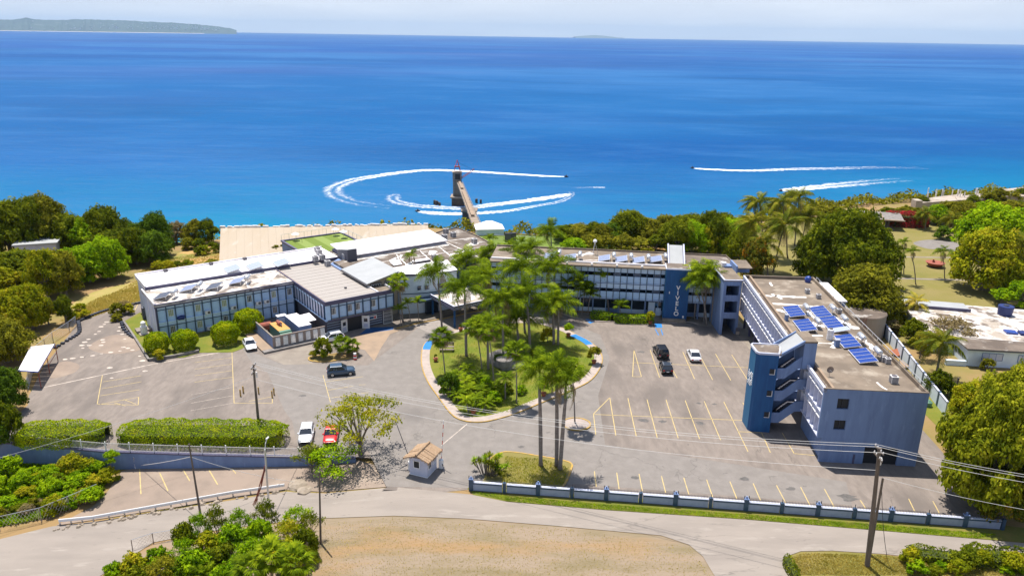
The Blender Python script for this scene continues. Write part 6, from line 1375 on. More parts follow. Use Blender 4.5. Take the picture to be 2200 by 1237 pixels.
def foam_mat():
    M = bpy.data.materials.new('foam'); M.use_nodes = True; n = M.node_tree; N = n.nodes; lk = n.links.new; B = N['Principled BSDF']
    B.inputs['Base Color'].default_value = (.78, .82, .86, 1); B.inputs['Roughness'].default_value = .9
    at = N.new('ShaderNodeAttribute'); at.attribute_name = 'foam'; g = N.new('ShaderNodeNewGeometry'); nz = N.new('ShaderNodeTexNoise'); nz.inputs['Scale'].default_value = .38; nz.inputs['Detail'].default_value = 10; nz.inputs['Roughness'].default_value = .78
    lk(g.outputs['Position'], nz.inputs[0]); a = N.new('ShaderNodeMath'); a.operation = 'ADD'; lk(at.outputs['Fac'], a.inputs[0]); lk(nz.outputs[0], a.inputs[1])
    r = N.new('ShaderNodeMapRange'); r.inputs[1].default_value = .86; r.inputs[2].default_value = 1.30; lk(a.outputs[0], r.inputs[0]); lk(r.outputs[0], B.inputs['Alpha']); return M
MT['foam'] = foam_mat()
def wake(pts, w0, w1, lab, s0=1.0, s1=.35):
    path = smooth_poly([P(x, y, SEA).xy for x, y in pts], 14, False); n = len(path); vs = []; col = []; fs = []; M_ = 7
    for i, p in enumerate(path):
        f = i/(n-1); w = (w0+(w1-w0)*min(1, f*1.4))*1.55*(.35+.65*min(1, f*14)); st = (s0+(s1-s0)*f)*1.04
        t = (path[min(i+1, n-1)]-path[max(i-1, 0)]).normalized(); nn = Vector((-t.y, t.x))
        for j in range(M_):
            u = j/(M_-1)*2-1; q = p+nn*u*w*random.uniform(.72, 1.28); vs.append((q.x, q.y, SEA+.12)); e = 1-abs(u)**2.5
            col.append((st*(.55+.45*(abs(u) > .3 or f < .3)))*e if f < .985 else 0)
    for i in range(n-1):
        for j in range(M_-1): fs.append((i*M_+j, i*M_+j+1, (i+1)*M_+j+1, (i+1)*M_+j))
    me = bpy.data.meshes.new('wake'); me.from_pydata(vs, [], fs); me.materials.append(MT['foam']); at = me.attributes.new('foam', 'FLOAT', 'POINT'); at.data.foreach_set('value', col)
    props(link('wake', me), lab, 'wake', None, None)
wake([(1215, 380), (1160, 378), (1080, 373), (1000, 368), (920, 366), (860, 371), (800, 380), (760, 387), (728, 398), (715, 408), (722, 420), (750, 432), (790, 440), (850, 447)], 2.2, 6.5, 'great sweeping white wake curving round the loading tower', .98, .38)
wake([(1228, 417), (1190, 423), (1130, 432), (1060, 440), (1000, 447), (930, 445), (880, 440), (850, 432), (845, 422), (862, 420)], 4.0, 4.5, 'inner white wake passing behind the conveyor pier', .85, .48)
wake([(899, 455), (950, 459), (1010, 459), (1060, 456), (1100, 452), (1150, 443), (1200, 434), (1228, 420), (1225, 412)], 3.6, 2.2, 'nearest white wake passing in front of the pier caisson', .95, .45)
wake([(1300, 403), (1270, 403), (1235, 404), (1228, 408)], 2.5, 2.5, 'short faint wake at the right of the pier', .55, .35)
wake([(1489, 362), (1540, 365), (1610, 367), (1700, 364), (1800, 362), (1900, 360), (2000, 362)], 2.4, 5.5, 'straight far wake right of the bay centre', 1.0, .36)
wake([(1679, 411), (1710, 407), (1760, 402), (1820, 396), (1880, 391), (1955, 385)], 3.4, 8.5, 'wider near wake above the coconut palms', 1.0, .36)
def jet(px, py, hx, lab):
    p = P(px, py, SEA); t = thing('jet_ski', lab, 'jet ski', (p.x, p.y, SEA+.1), hx)
    MB().tube([(-1.6, 0, .3), (-1.4, 0, .35), (.6, 0, .4), (1.7, 0, .6)], [.35, .6, .55, .08], 'iron', 8).obj('hull', t); bx('seat', t, -1.1, -.22, .8, .3, .22, 1.1, 'tyre'); MB().tube([(.5, -.45, 1.35), (.4, 0, 1.25), (.5, .45, 1.35)], .05, 'iron', 5).obj('handlebar', t)
    r = thing('person', {0: 'rider in dark wetsuit on the jet ski, '+lab.split(',')[1].strip()}[0], 'person', (p.x, p.y, SEA+1.1), hx)
    m_ = MB().tube([(-.3, 0, 0), (-.25, 0, .3), (-.15, 0, .62), (-.08, 0, .72), (-.04, 0, .80), (-.02, 0, .94), (-.02, 0, 1.04)], [.17, .18, .22, .08, .09, .12, .05], 'tyre', 8)
    for s in (-1, 1): m_.tube([(-.15, s*.2, .58), (.15, s*.34, .35), (.62, s*.35, .25)], [.07, .055, .04], 'wood', 5); m_.tube([(-.28, s*.1, .02), (.2, s*.3, .02), (.1, s*.34, -.5)], [.11, .09, .06], 'tyre', 5)
    m_.obj('body', r)
jet(1217, 381, R(-5), 'black jet ski, at the head of the great curved wake')
jet(897, 455, R(180), 'black jet ski, nearest the shore heading left')
jet(1487, 362, R(175), 'black jet ski, farthest out right of the pier')
jet(1677, 411, R(200), 'black jet ski, just above the coconut palms')
for k, (px, py, w) in enumerate([(1051, 501, 3.6)]):
    p = P(px, py, 0); t = thing('white_tent', 'white peaked tent at the cliff edge beside the pier', 'tent', p, R(8))
    MB().prism([(-w, -2.5), (w, -2.5), (w, 2.5), (-w, 2.5)], 0, 1.7, 'white_wall').obj('walls', t); MB().add([(-w-.2, -2.8, 1.7), (w+.2, -2.8, 1.7), (w+.2, 2.8, 1.7), (-w-.2, 2.8, 1.7), (-w*.2, 0, 3.4), (w*.2, 0, 3.4)], [(0, 1, 5, 4), (1, 2, 5), (2, 3, 4, 5), (3, 0, 4)], 'roof_white').obj('roof', t)
# clutter behind the long block
for k, (px, py, c, lab) in enumerate([(1934, 790, 'apron', 'sheet of tan board leaning behind the right side wall'), (1928, 763, 'car_red', 'heap of orange rubble behind the long block')]):
    p = P(px, py, 0); t = thing('debris', lab, 'debris', p, R(20)); MB().slab((-1, -.8, .3), (1, -.8, .5), (1, .8, .9), (-1, .8, .7), .1, 'apron' if k == 0 else 'terracotta').obj('board', t)
p = P(1538*1+469, 571, 0); t = thing('iron_bowl', 'big rusty iron bowl on the park lawn between small palms', 'bowl', P(2008, 573, 0)); MB().tube([(0, 0, .1), (0, 0, .3), (0, 0, 1.1)], [.5, 1.4, 2.1], 'rust', 16).obj('bowl', t); MB().tube([(-.3, 0, .6), (-.6, 0, 1.8)], [.5, .15], 'rust', 6).obj('rusty_plate', t)
# speakers on the small sea lawn
for k, (px, py) in enumerate([(1092, 519), (1101, 518)]):
    t = thing('black_speaker', ['left of two black boxes on the small sea lawn', 'right of two black boxes on the small sea lawn'][k], 'speaker', P(px, py, 0)); bx('cabinet', t, -.9, -.6, 0, .9, .6, 2.2, 'dark'); bx('grille', t, -.8, -.64, .1, .8, -.603, 2.0, 'grille')

# ================================================================== VEGETATION
def leaf_quads(P0, Nn, size, asp=.5, jitter=.6, droop=0):
    """rhombic leaves at points P0 facing roughly along Nn"""
    n = len(P0); a = rng.normal(size=(n, 3))*jitter+Nn; a /= np.linalg.norm(a, axis=1, keepdims=True)
    t = rng.normal(size=(n, 3)); t[:, 2] -= droop; t -= (t*a).sum(1, keepdims=True)*a; t /= np.linalg.norm(t, axis=1, keepdims=True)+1e-9
    b = np.cross(a, t); s = (size*rng.uniform(.6, 1.35, n))[:, None]
    return np.stack([P0-t*s, P0-b*s*asp+a*s*.12, P0+t*s, P0+b*s*asp+a*s*.12], 1)
def lobes(R_, H, n, flat=.62, base=.25, seed=0, spread=.66):
    r = np.random.default_rng(seed); L = []
    for k in range(n):
        ph = k*2.399963+r.uniform(-.4, .4); f = math.sqrt((k+.5)/n); rad = R_*spread*f*r.uniform(.85, 1.15)
        z = H*(base+(1-base)*(.86-.55*f*f*r.uniform(.7, 1.25))); L.append((rad*math.cos(ph), rad*math.sin(ph), z, R_*(.44-.13*f)*r.uniform(.75, 1.2)))
    for k in range(max(3, n//3)):
        ph = r.uniform(0, 6.28); L.append((R_*.62*math.cos(ph), R_*.62*math.sin(ph), H*(base+.12), R_*.3*r.uniform(.8, 1.2)))
    return L
def crown_mesh(key, R_, H, nl, leaves, size, mt, seed=0, lr=1.0, flat=.62, base=.25, asp=.5, holes=.0, inner=.25, spread=.66, droop=0, jit=.6):
    LB = [(a, b, c, d*lr) for a, b, c, d in lobes(R_, H, nl, flat, base, seed, spread)]; tot = sum(l[3]**2 for l in LB); Ps, Ns = [], []
    r = np.random.default_rng(seed+100)
    for x, y, z, q in LB:
        m_ = int(leaves*q*q/tot); d = r.normal(size=(m_, 3)); d /= np.linalg.norm(d, axis=1, keepdims=True); d[:, 2] = np.where(d[:, 2] < -.35, -d[:, 2], d[:, 2])
        # clumpy shell: radius varies with direction
        bump = 1+.20*np.sin(d[:, 0]*7+x)+.18*np.sin(d[:, 1]*8+y)+.13*np.sin(d[:, 2]*9+z)
        rad = q*bump*np.where(r.random(m_) < inner, r.uniform(.35, .9, m_), r.uniform(.88, 1.08, m_))
        p = d*rad[:, None]*np.array([1, 1, flat/.62*.8])+np.array([x, y, z])
        if holes: 
            keep = (np.sin(p[:, 0]*1.9+seed)*np.sin(p[:, 1]*2.1)*np.sin(p[:, 2]*2.6+1)+r.normal(size=m_)*.25) > -1+holes*1.2; p = p[keep]; d = d[keep]
        Ps.append(p); Ns.append(d+np.array([0, 0, .35]))
    Ps = np.concatenate(Ps); Ns = np.concatenate(Ns); Ps = Ps[Ps[:, 2] > H*.04+.1] if len(Ps) else Ps; Ns = Ns[:len(Ps)]
    me = quads_mesh(key, leaf_quads(Ps, Ns, size, asp, jit, droop), [mt]); return me, LB
def limb_mesh(key, LB, H, r0, bark='trunk', fork=.28, seed=0, nl=9):
    r = random.Random(seed); m_ = MB(); hz = H*fork; m_.tube([(0, 0, -.3), (0, 0, .15), (r0*.3, 0, hz*.6), (0, r0*.2, hz)], [r0*1.5, r0*1.1, r0*.9, r0*.8], bark, 9)
    for x, y, z, q in sorted(LB, key=lambda l: -l[3])[:nl]:
        mx_, my = x*.45+r.uniform(-.2, .2), y*.45+r.uniform(-.2, .2); m_.tube([(0, 0, hz*.85), (mx_, my, hz+(z-hz)*.5), (x*.9, y*.9, z)], [r0*.5, r0*.32, r0*.1], bark, 6)
        for k in range(2):
            a = r.uniform(0, 6.28); m_.tube([(mx_, my, hz+(z-hz)*.5), (x+math.cos(a)*q*.6, y+math.sin(a)*q*.6, z+q*.2)], [r0*.22, r0*.05], bark, 4, False)
    return m_.mesh(key)
VAR = {}
def variant(key, R_, H, nl, leaves, size, mts, seed, **k):
    bark = k.pop('bark', 'trunk'); fork = k.pop('fork', .28); r0 = k.pop('r0', R_*.06+.08); me, LB = crown_mesh('crown', R_, H, nl, leaves, size, mts[0], seed, **k)
    crowns = {mts[0]: me}
    for q in mts[1:]:
        c = me.copy(); c.materials.clear(); c.materials.append(MT[q]); crowns[q] = c
    VAR[key] = (R_, H, crowns, limb_mesh('trunk', LB, H, r0, bark, fork, seed))
ALL = ['leaf', 'leaf_bright', 'leaf_olive', 'leaf_yellow', 'leaf_dark', 'leaf_orange', 'leaf_dry', 'leaf_mango']
for s in range(3): variant('big%d' % s, 6, 8, 20+s*3, 18000, .26, ALL, 11+s, base=.10, lr=.86, spread=.76)
for s in range(3): variant('mid%d' % s, 4, 6, 9+s, 7500, .23, ALL, 31+s, base=.08)
for s in range(2): variant('small%d' % s, 2, 3, 7, 3200, .17, ALL, 51+s, base=.12, r0=.1)
variant('airy0', 5, 6, 18, 5200, .14, ALL, 71, base=.45, inner=.5, holes=.6, spread=.95, flat=.25, r0=.3, fork=.3, lr=.8)
variant('airy1', 3.5, 5, 9, 2600, .17, ALL, 73, base=.35, inner=.5, holes=.4, spread=.8, flat=.4, r0=.16, fork=.3)
variant('mango0', 9, 9, 46, 52000, .27, ALL, 91, base=.12, asp=.55, droop=0, r0=.6, fork=.25, spread=.86, lr=.66)
variant('ball0', 1.5, 2.4, 1, 3400, .12, ['leaf_bright', 'leaf'], 93, base=.5, r0=.1)
def ball_mesh(r=1.5, n=9000):
    d = rng.normal(size=(n, 3)); d /= np.linalg.norm(d, axis=1, keepdims=True); d = d[d[:, 2] > -.72]
    b = 1+.05*np.sin(d[:, 0]*9)+.05*np.sin(d[:, 1]*11)+.04*np.sin(d[:, 2]*10+2)
    p = d*(r*b*rng.uniform(.90, 1.03, len(d)))[:, None]*np.array([1, 1, .86])+np.array([0, 0, r*.78]); return quads_mesh('foliage', leaf_quads(p, d, .085, .5, .5), ['leaf_hedge'])
CNT = {}; WROW = [0]
def tree(px, py, wpx, top=None, var='mid0', mt='leaf', lab='', cat_='tree', group=None, z=None, hs=None, name='tree', stretch=1.0):
    """tree with foot at pixel (px,py), crown width wpx in photo pixels; top: pixel row of the crown top"""
    p = P(px, py, z); _, _, Z = proj(p); R_, H, crowns, tr = VAR[var]; s = wpx/2/F*Z/R_
    if top is not None:
        h = hgt(p, top); sz = h/(H*.98)
    else: sz = s*(hs or 1)
    rz = random.uniform(0, 6.28) if stretch == 1 else 0
    t = thing(name, lab, cat_, p, 0, group)
    link('trunk', tr, t, (0, 0, 0), (0, 0, rz), (s, s, sz)); link('crown', crowns[mt], t, (0, 0, 0), (0, 0, rz), (s*stretch, s, sz)); return t
def hedge(pts, w, h, lab, mt='leaf_bright', dens=55, size=.15, name='hedge', round_=.5, zoff=0, drape=False):
    path = smooth_poly([P(x, y, None if drape else 0).xy for x, y in pts], 8, False); L = sum((path[i+1]-path[i]).length for i in range(len(path)-1)); per = w+2*h; n = int(L*per*dens); cum = [0]
    for i in range(len(path)-1): cum.append(cum[-1]+(path[i+1]-path[i]).length)
    u = rng.uniform(0, L, n); v = rng.uniform(0, per, n); Ps = np.zeros((n, 3)); Ns = np.zeros((n, 3))
    idx = np.clip(np.searchsorted(cum, u)-1, 0, len(path)-2)
    for k in range(n):
        i = idx[k]; f = (u[k]-cum[i])/max(1e-6, cum[i+1]-cum[i]); p = path[i].lerp(path[i+1], f); t = (path[i+1]-path[i]).normalized(); nn = Vector((-t.y, t.x))
        e = min(u[k], L-u[k]); taper = min(1, .45+e*.55/(w*.5)) if e < w*.5 else 1
        if v[k] < h: off, z, no = -w/2, v[k], (-nn.x, -nn.y, .2)
        elif v[k] < h+w: off, z, no = -w/2+(v[k]-h), h, (0, 0, 1)
        else: off, z, no = w/2, per-v[k], (nn.x, nn.y, .2)
        z2 = z*(1-round_*.35*(abs(off)/(w/2))**3)*(.8+.2*taper); wob = 1+.035*math.sin(u[k]*1.3)+.03*math.sin(u[k]*3.1+off*2)
        q = p+nn*off*taper*wob; Ps[k] = (q.x, q.y, (T(q.x, q.y) if drape else 0)+zoff+z2*wob+rng.uniform(-.09, .07)); Ns[k] = no
    V = leaf_quads(Ps, Ns, size, .45, .7); c = P(*pts[0], 0); me = quads_mesh('foliage', V, [mt])
    t = thing(name, lab, 'hedge', (0, 0, 0)); link('foliage', me, t)
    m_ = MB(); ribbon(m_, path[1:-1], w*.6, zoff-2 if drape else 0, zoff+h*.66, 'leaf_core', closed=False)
    for i in range(len(path)-1): pass
    m_.obj('branches', t); return t
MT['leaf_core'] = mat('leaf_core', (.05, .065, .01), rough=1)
# palms ------------------------------------------------------------
def frond_mesh(key, L, arch, nl, ll, mt, droop=.5, twist=.25, wd=.05, seed=0, fan=False, up=.0):
    r = np.random.default_rng(seed); V = []; m_ = []
    def pos(u): return np.array([L*u*(1-.12*u), 0, L*(up*u+arch*(.55*u-1.15*u*u))])
    prev = None; N = nl
    for k in range(N):      # rachis quads
        u0, u1 = k/N, (k+1)/N; a, b = pos(u0), pos(u1); w0 = wd*(1-u0*.8); w1 = wd*(1-u1*.8)
        V.append([a+[0, -w0, 0], a+[0, w0, 0], b+[0, w1, 0], b+[0, -w1, 0]])
    for k in range(N*2):
        u = .14+.86*k/(N*2); a = pos(u); tg = pos(min(1, u+.02))-pos(u-.02); tg /= np.linalg.norm(tg)
        l = ll*math.sin(math.pi*(.12+.83*u))**.7*r.uniform(.85, 1.15)
        for s in (-1, 1):
            side = np.array([0, s, 0])*1.0+tg*(.75 if u < .9 else 1.4)+np.array([0, 0, r.uniform(-twist, twist)+.12]); side /= np.linalg.norm(side)
            mid = a+side*l*.55; tip = a+side*l*.9+np.array([0, 0, -droop*l*r.uniform(.7, 1.2)]); w = tg*L*.55/N*.46
            V.append([a-w*.6, a+w*.6, mid+w, mid-w*.8]); V.append([mid-w*.8, mid+w, tip+w*.15, tip-w*.15])
    return quads_mesh('frond', np.array(V), [mt])
def fan_mesh(mt, L=1.0, n=17, seed=0):
    V = []; r = np.random.default_rng(seed); st = np.array([L*1.0, 0, .12*L])
    V.append([[0, -.03, 0], [0, .03, 0], st+[0, .02, 0], st+[0, -.02, 0]])
    for k in range(n):
        a = -1.75+3.5*k/(n-1); d = np.array([math.cos(a), math.sin(a), r.uniform(-.12, .1)]); l = L*r.uniform(.9, 1.1)*(1-.12*abs(a)); q = np.array([-d[1], d[0], 0])*L*.085
        mid = st+d*l*.6+[0, 0, .04]; tip = st+d*l+np.array([0, 0, -.22*L*r.uniform(.6, 1.4)]); V.append([st-q*.15, st+q*.15, mid+q, mid-q]); V.append([mid-q, mid+q, tip+q*.1, tip-q*.1])
    return quads_mesh('fan_leaf', np.array(V), [mt])
FR = {'dead': [frond_mesh('d', 3.4, 1.35, 14, .8, 'frond_dead', .8, .3, .06, 5)], 'royal': [frond_mesh('r', 3.9, .62, 19, 1.25, 'frond', .6, .5, .06, s) for s in range(3)]+[frond_mesh('r', 3.7, 1.1, 19, 1.15, 'frond', .75, .4, .06, 7)],
      'coco': [frond_mesh('c', 4.7, .75, 15, 1.2, 'frond_coco', .9, .2, .06, s) for s in range(3)]+[frond_mesh('c', 4.4, 1.25, 15, 1.1, 'frond_coco', 1.0, .2, .06, 9)],
      'yellow': [frond_mesh('y', 3.6, .55, 14, .9, 'frond_yellow', .55, .25, .06, s) for s in range(3)],
      'cycad': [frond_mesh('k', 1.5, .55, 9, .36, 'frond', .15, .2, .03, s) for s in range(2)],
      'areca': [frond_mesh('a', 2.6, .5, 11, .75, 'frond', .4, .3, .035, s, up=.35) for s in range(2)],
      'fan': [fan_mesh('frond', 1.05, 17, s) for s in range(3)]+[fan_mesh('frond_dead', 1.0, 15, 5)]}
def palm(kind, base, lab, h=None, top=None, ctr=None, group=None, sc=1.0, n=None, tr=.14, wind=True, z=None, name=None, cat_='palm tree', simple=False):
    p = P(*base, z) if len(base) == 2 else Vector(base); dx = 0
    if group and 'heart shaped' in group: sc *= 1.12
    if ctr is not None:
        h = hgt(p, ctr[1]); q = proj((p.x, p.y, p.z+h)); dx = (ctr[0]-q[0])/F*q[2]
    t = thing(name or {'royal': 'royal_palm', 'coco': 'coconut_palm', 'yellow': 'coconut_palm', 'cycad': 'cycad', 'areca': 'clustering_palm', 'fan': 'fan_palm'}[kind], lab, cat_, p, 0, group)
    rr = random.Random(hash((round(p.x*10), round(p.y*10))) & 0xffff)
    lx, ly = dx, rr.uniform(-.3, .3); pts = [(0, 0, -.1), (lx*.12, 0, h*.08), (lx*.3, ly*.2, h*.35), (lx*.6, ly*.6, h*.68), (lx, ly, h)]
    if kind == 'royal':
        hs = max(1.0, h*.16); MB().tube([(q[0], q[1], q[2]*(h-hs)/h) for q in pts], [tr*1.45, tr*1.1, tr*1.15, tr, tr*.8], 'palm_trunk', 9).obj('trunk', t, smooth=True)
        MB().tube([(lx*(h-hs)/h, ly*(h-hs)/h, h-hs), (lx, ly, h)], [tr*.85, tr*.5], 'shaft', 8).obj('crownshaft', t)
    else: MB().tube(pts, [tr*1.3, tr*1.05, tr*.9, tr*.85, tr*.85], 'palm_trunk', 8).obj('trunk', t, smooth=True)
    V = FR[kind]; dead = FR['dead']; n = n or {'royal': 18, 'coco': 20, 'yellow': 16, 'cycad': 15, 'areca': 10, 'fan': 20}[kind]
    for k in range(n):
        f = (k+.5)/n; az = k*2.399963+rr.uniform(-.25, .25)
        if kind == 'fan': el = 1.25-2.3*f
        elif kind == 'cycad': el = 1.0-.95*f
        elif kind in ('coco', 'yellow'): el = 1.2-1.75*f
        else: el = 1.25-1.35*f
        # trade wind from the right bends the fronds to the left
        if wind and kind in ('royal', 'coco', 'yellow'): el -= .0; wx = -.35
        else: wx = 0
        d = Vector((math.cos(az)*math.cos(el)+wx, math.sin(az)*math.cos(el), math.sin(el))).normalized(); az2 = math.atan2(d.y, d.x); el2 = math.asin(d.z)
        vi = (len(V)-1) if (kind in ('royal', 'coco') and el2 < -.1) or (kind == 'fan' and el2 < -.75) else k % (len(V)-1 if len(V) > 1 else 1)
        s = sc*rr.uniform(.85, 1.1)*(1.0 if f > .15 else .8)
        isd = kind in ('royal', 'coco') and k >= n-2 and rr.random() < .75
        if isd: el2 = rr.uniform(-1.0, -.6)
        link('frond' if kind != 'fan' else 'fan_leaf', dead[0] if isd else V[vi], t, (lx, ly, h+(.05 if kind != 'fan' else rr.uniform(-.2, .1))), (rr.uniform(-.3, .3), -el2, az2), s)
    return t
GI = 'palms on the heart shaped island'
for b, c, sc, tr, lab in [((1002, 765), (998, 625), 1.0, .2, 'tall royal palm on the palm island, just right of the bench'),
    ((950, 706), (941, 590), .95, .17, 'tall royal palm at the left tip of the entrance canopy'),
    ((1051, 704), (1045, 600), 1.1, .18, 'royal palm with broad crown in front of the canopy\'s right post'),
    ((1081, 762), (1080, 648), 1.0, .17, 'royal palm behind the stone planter, left of centre of the island'),
    ((1049, 793), (1047, 705), .85, .18, 'dark trunked palm with a blue ribbon foot left of the stone planter'),
    ((1190, 739), (1188, 657), 1.05, .2, 'left palm of the twin palms near the island\'s back kerb'),
    ((1199, 740), (1200, 650), .9, .18, 'right palm of the twin palms near the island\'s back kerb'),
    ((1139, 747), (1133, 640), 1.15, .2, 'royal palm at the back centre of the island'),
    ((1115, 737), (1110, 690), 1.15, .2, 'low crowned wide palm behind the stone planter'),
    ((1128, 715), (1120, 582), 1.1, .18, 'tallest feathery palm rising behind the island before the middle block')]:
    palm('royal', b, lab, ctr=c, group=GI, sc=sc, tr=tr, z=.13)
for b, c, sc, lab in [((1162, 1000), (1160, 802), .9, 'left of three foreground royal palms on the entry lawn'), ((1196, 1001), (1197, 792), .82, 'middle one of three foreground royal palms on the entry lawn'), ((1203, 1008), (1216, 822), .92, 'right of three foreground royal palms on the entry lawn')]:
    palm('royal', b, lab, ctr=c, group='foreground royal palms on the entry lawn', sc=sc, tr=.22, z=.12, n=14)
for b, c, sc, lab in [((957, 805), (946, 722), .95, 'fan palm leaning over the bench at the left edge of the island'), ((1037, 799), (1022, 703), 1.0, 'fan palm with thin trunk left of the dark trunked palm'), ((1063, 834), (1049, 712), .9, 'slender fan palm leaning left in front of the stone planter'),
    ((1110, 866), (1109, 752), .95, 'slim fan palm in front of the stone planter, trunk base near the front kerb'), ((1186, 846), (1186, 782), .95, 'short dark fan palm by the potted bush on the right kerb'), ((1236, 912), (1228, 792), 1.0, 'fan palm growing from the round stone planter bed'), ((1246, 905), (1243, 768), .8, 'yellowish fan palm crown above the round planter bed')][:6]:
    palm('fan', b, lab, ctr=c, group=GI if b[0] < 1200 else None, sc=sc, tr=.1, z=.13)
palm('fan', (1310, 672), 'lone fan palm against the middle block facade', ctr=(1293, 582), sc=1.05, tr=.15)
palm('royal', (893, 645), 'thin tall young palm against the lobby wall', ctr=(884, 552), sc=.6, tr=.09, n=10)
palm('fan', (866, 692), 'dark fan palm at the corner between front block and lobby', ctr=(856, 604), sc=1.15, tr=.16)
for b, c, lab in [((882, 690), (876, 655), 'small palm in the bed left of the lobby door'), ((900, 690), (897, 650), 'small palm in the bed nearest the lobby door'), ((862, 700), (858, 668), 'small palm hugging the front block corner')]: palm('areca', b, lab, ctr=c, sc=.7, tr=.08, group='palms in the lobby bed')
for b, c, sc, lab in [((1015, 640), (1008, 560), 1.15, 'big palm behind the canopy in front of the brown lobby roof'), ((1060, 620), (1055, 545), .9, 'palm in front of the white link wall'), ((1090, 630), (1087, 560), 1.0, 'palm left of the middle block\'s end'), ((1112, 640), (1108, 552), 1.05, 'palm at the left end of the middle block'), ((1150, 650), (1142, 540), .9, 'palm whose crown reaches the middle block roof line'),
    ((1196, 680), (1190, 580), 1.3, 'large spreading palm in front of the middle block'), ((1040, 660), (1034, 598), .95, 'palm right of the canopy roof'), ((1075, 655), (1070, 612), .9, 'shorter palm right of the canopy'), ((1100, 660), (1098, 620), .8, 'low palm between canopy and middle block')]:
    palm('royal', b, lab, ctr=c, sc=sc, tr=.15, group='palms in front of the lobby and middle block')
for b, c, sc, lab in [((1492, 686), (1497, 592), 1.0, 'left palm of the group right of the lettered tower'), ((1512, 690), (1520, 588), 1.1, 'middle palm of the group right of the lettered tower'), ((1528, 694), (1536, 600), .95, 'right palm of the group right of the lettered tower'), ((1520, 700), (1508, 610), .9, 'front palm of the group right of the lettered tower')]:
    palm('royal', b, lab, ctr=c, sc=sc, tr=.13, group='palms right of the lettered tower', n=18)
palm('royal', (1185, 545), 'feathery palm behind the middle block against the sea', ctr=(1184, 500), sc=1.15, tr=.15, n=16)
palm('areca', (1060, 530), 'small palm by the white tent', ctr=(1052, 515), sc=.9, tr=.08)
palm('areca', (1095, 545), 'small palm on the small sea lawn, right', ctr=(1096, 528), sc=.9, tr=.08); palm('areca', (1122, 545), 'small palm on the small sea lawn near the middle block', ctr=(1120, 524), sc=1.0, tr=.08)
for k, (px, py, c, sc) in enumerate([(1225, 672, (1222, 615), 1.0), (1238, 674, (1244, 608), 1.0), (1250, 676, (1256, 625), .95), (1262, 678, (1268, 636), .8), (1212, 668, (1206, 622), .9)]):
    palm('areca', (px, py), 'clustering palm in the dark thicket before the middle block, '+['front', 'tall', 'right', 'low right', 'left'][k]+' one', ctr=c, sc=sc*1.1, tr=.09, n=14, group='clustering palms before the middle block')
for k, (px, py, cx, cy) in enumerate([(1010, 806, 1004, 795), (990, 826, 982, 808), (1002, 835, 1000, 820), (1034, 822, 1025, 812), (1012, 850, 1008, 838), (985, 860, 981, 848), (1007, 885, 1000, 862), (1020, 872, 1021, 860), (1040, 878, 1042, 868), (1040, 855, 1042, 842), (1085, 857, 1086, 812), (1062, 848, 1060, 832), (1030, 848, 1030, 838), (1075, 855, 1074, 842), (1055, 862, 1056, 852)]):
    palm('cycad', (px, py), '%s cycad in the front bed of the palm island, counted roughly from the bench side' % 'first second third fourth fifth sixth seventh eighth ninth tenth eleventh twelfth thirteenth fourteenth fifteenth'.split()[sorted([1004, 982, 1000, 1025, 1008, 981, 1000.5, 1021, 1042, 1042.5, 1086, 1060, 1030, 1074, 1056]).index([1004, 982, 1000, 1025, 1008, 981, 1000.5, 1021, 1042, 1042.5, 1086, 1060, 1030, 1074, 1056][k])], ctr=(cx, cy), sc=1.15 if k != 3 else 1.5, tr=.11, z=.13, group='cycads on the front of the palm island', n=16, cat_='cycad')
for b, c, sc, k, lab in [((1660, 586), (1685, 489), 1.05, 'coco', 'tall leaning coconut palm, nearest the long block roof'), ((1707, 528), (1717, 428), 1.0, 'coco', 'tallest coconut palm against the sea'), ((1722, 528), (1733, 471), .95, 'coco', 'coconut palm at the right of the seaside clump'),
    ((1693, 555), (1681, 440), .9, 'coco', 'coconut palm behind the leaning one, crown against the water'), ((1625, 575), (1620, 484), 1.05, 'coco', 'coconut palm at the left of the seaside clump'), ((1640, 545), (1633, 441), 1.0, 'coco', 'coconut palm with tousled crown, upper left of the clump'), ((1650, 592), (1644, 528), .95, 'coco', 'low coconut palm beside the orange flowered tree')]:
    palm(k, b, lab, ctr=c, sc=sc*1.1, tr=.17, group='coconut palms on the seaward side')
palm('coco', (2180, 624), 'tall coconut palm at the right margin of the park', ctr=(2195, 525), sc=.95, tr=.2)
palm('yellow', (1973, 697), 'yellowing coconut palm beside the patchy white house roof', ctr=(1971, 652), sc=.85, tr=.17)
palm('coco', (2011, 808), 'dark leaning palm between the side wall and the bungalow', ctr=(2024, 740), sc=.85, tr=.2)
for b, c, sc, lab in [((1937, 588), (1935, 539), .5, 'thin young palm, left of the close pair on the park lawn'), ((1942, 589), (1944, 522), .5, 'thin young palm, right of the close pair on the park lawn'), ((1968, 611), (1963, 543), .5, 'thin bent young palm nearest the yellowing palm on the park lawn'), ((2030, 598), (2028, 543), .62, 'young palm right of the rusty bowl on the park lawn'), ((2057, 589), (2055, 548), .55, 'smaller young palm at the tree edge of the park lawn')]:
    palm('royal', b, lab, ctr=c, sc=sc, tr=.1, n=12, group='young palms on the park lawn')
palm('coco', (2046, 497), 'palm in front of the far park hedge', ctr=(2049, 474), sc=.9, tr=.2); palm('coco', (1988, 492), 'palm beside the red hedge in the park', ctr=(1988, 462), sc=.75, tr=.2); palm('coco', (2176, 470), 'palm above the park trees at upper right', ctr=(2176, 446), sc=.8, tr=.2)
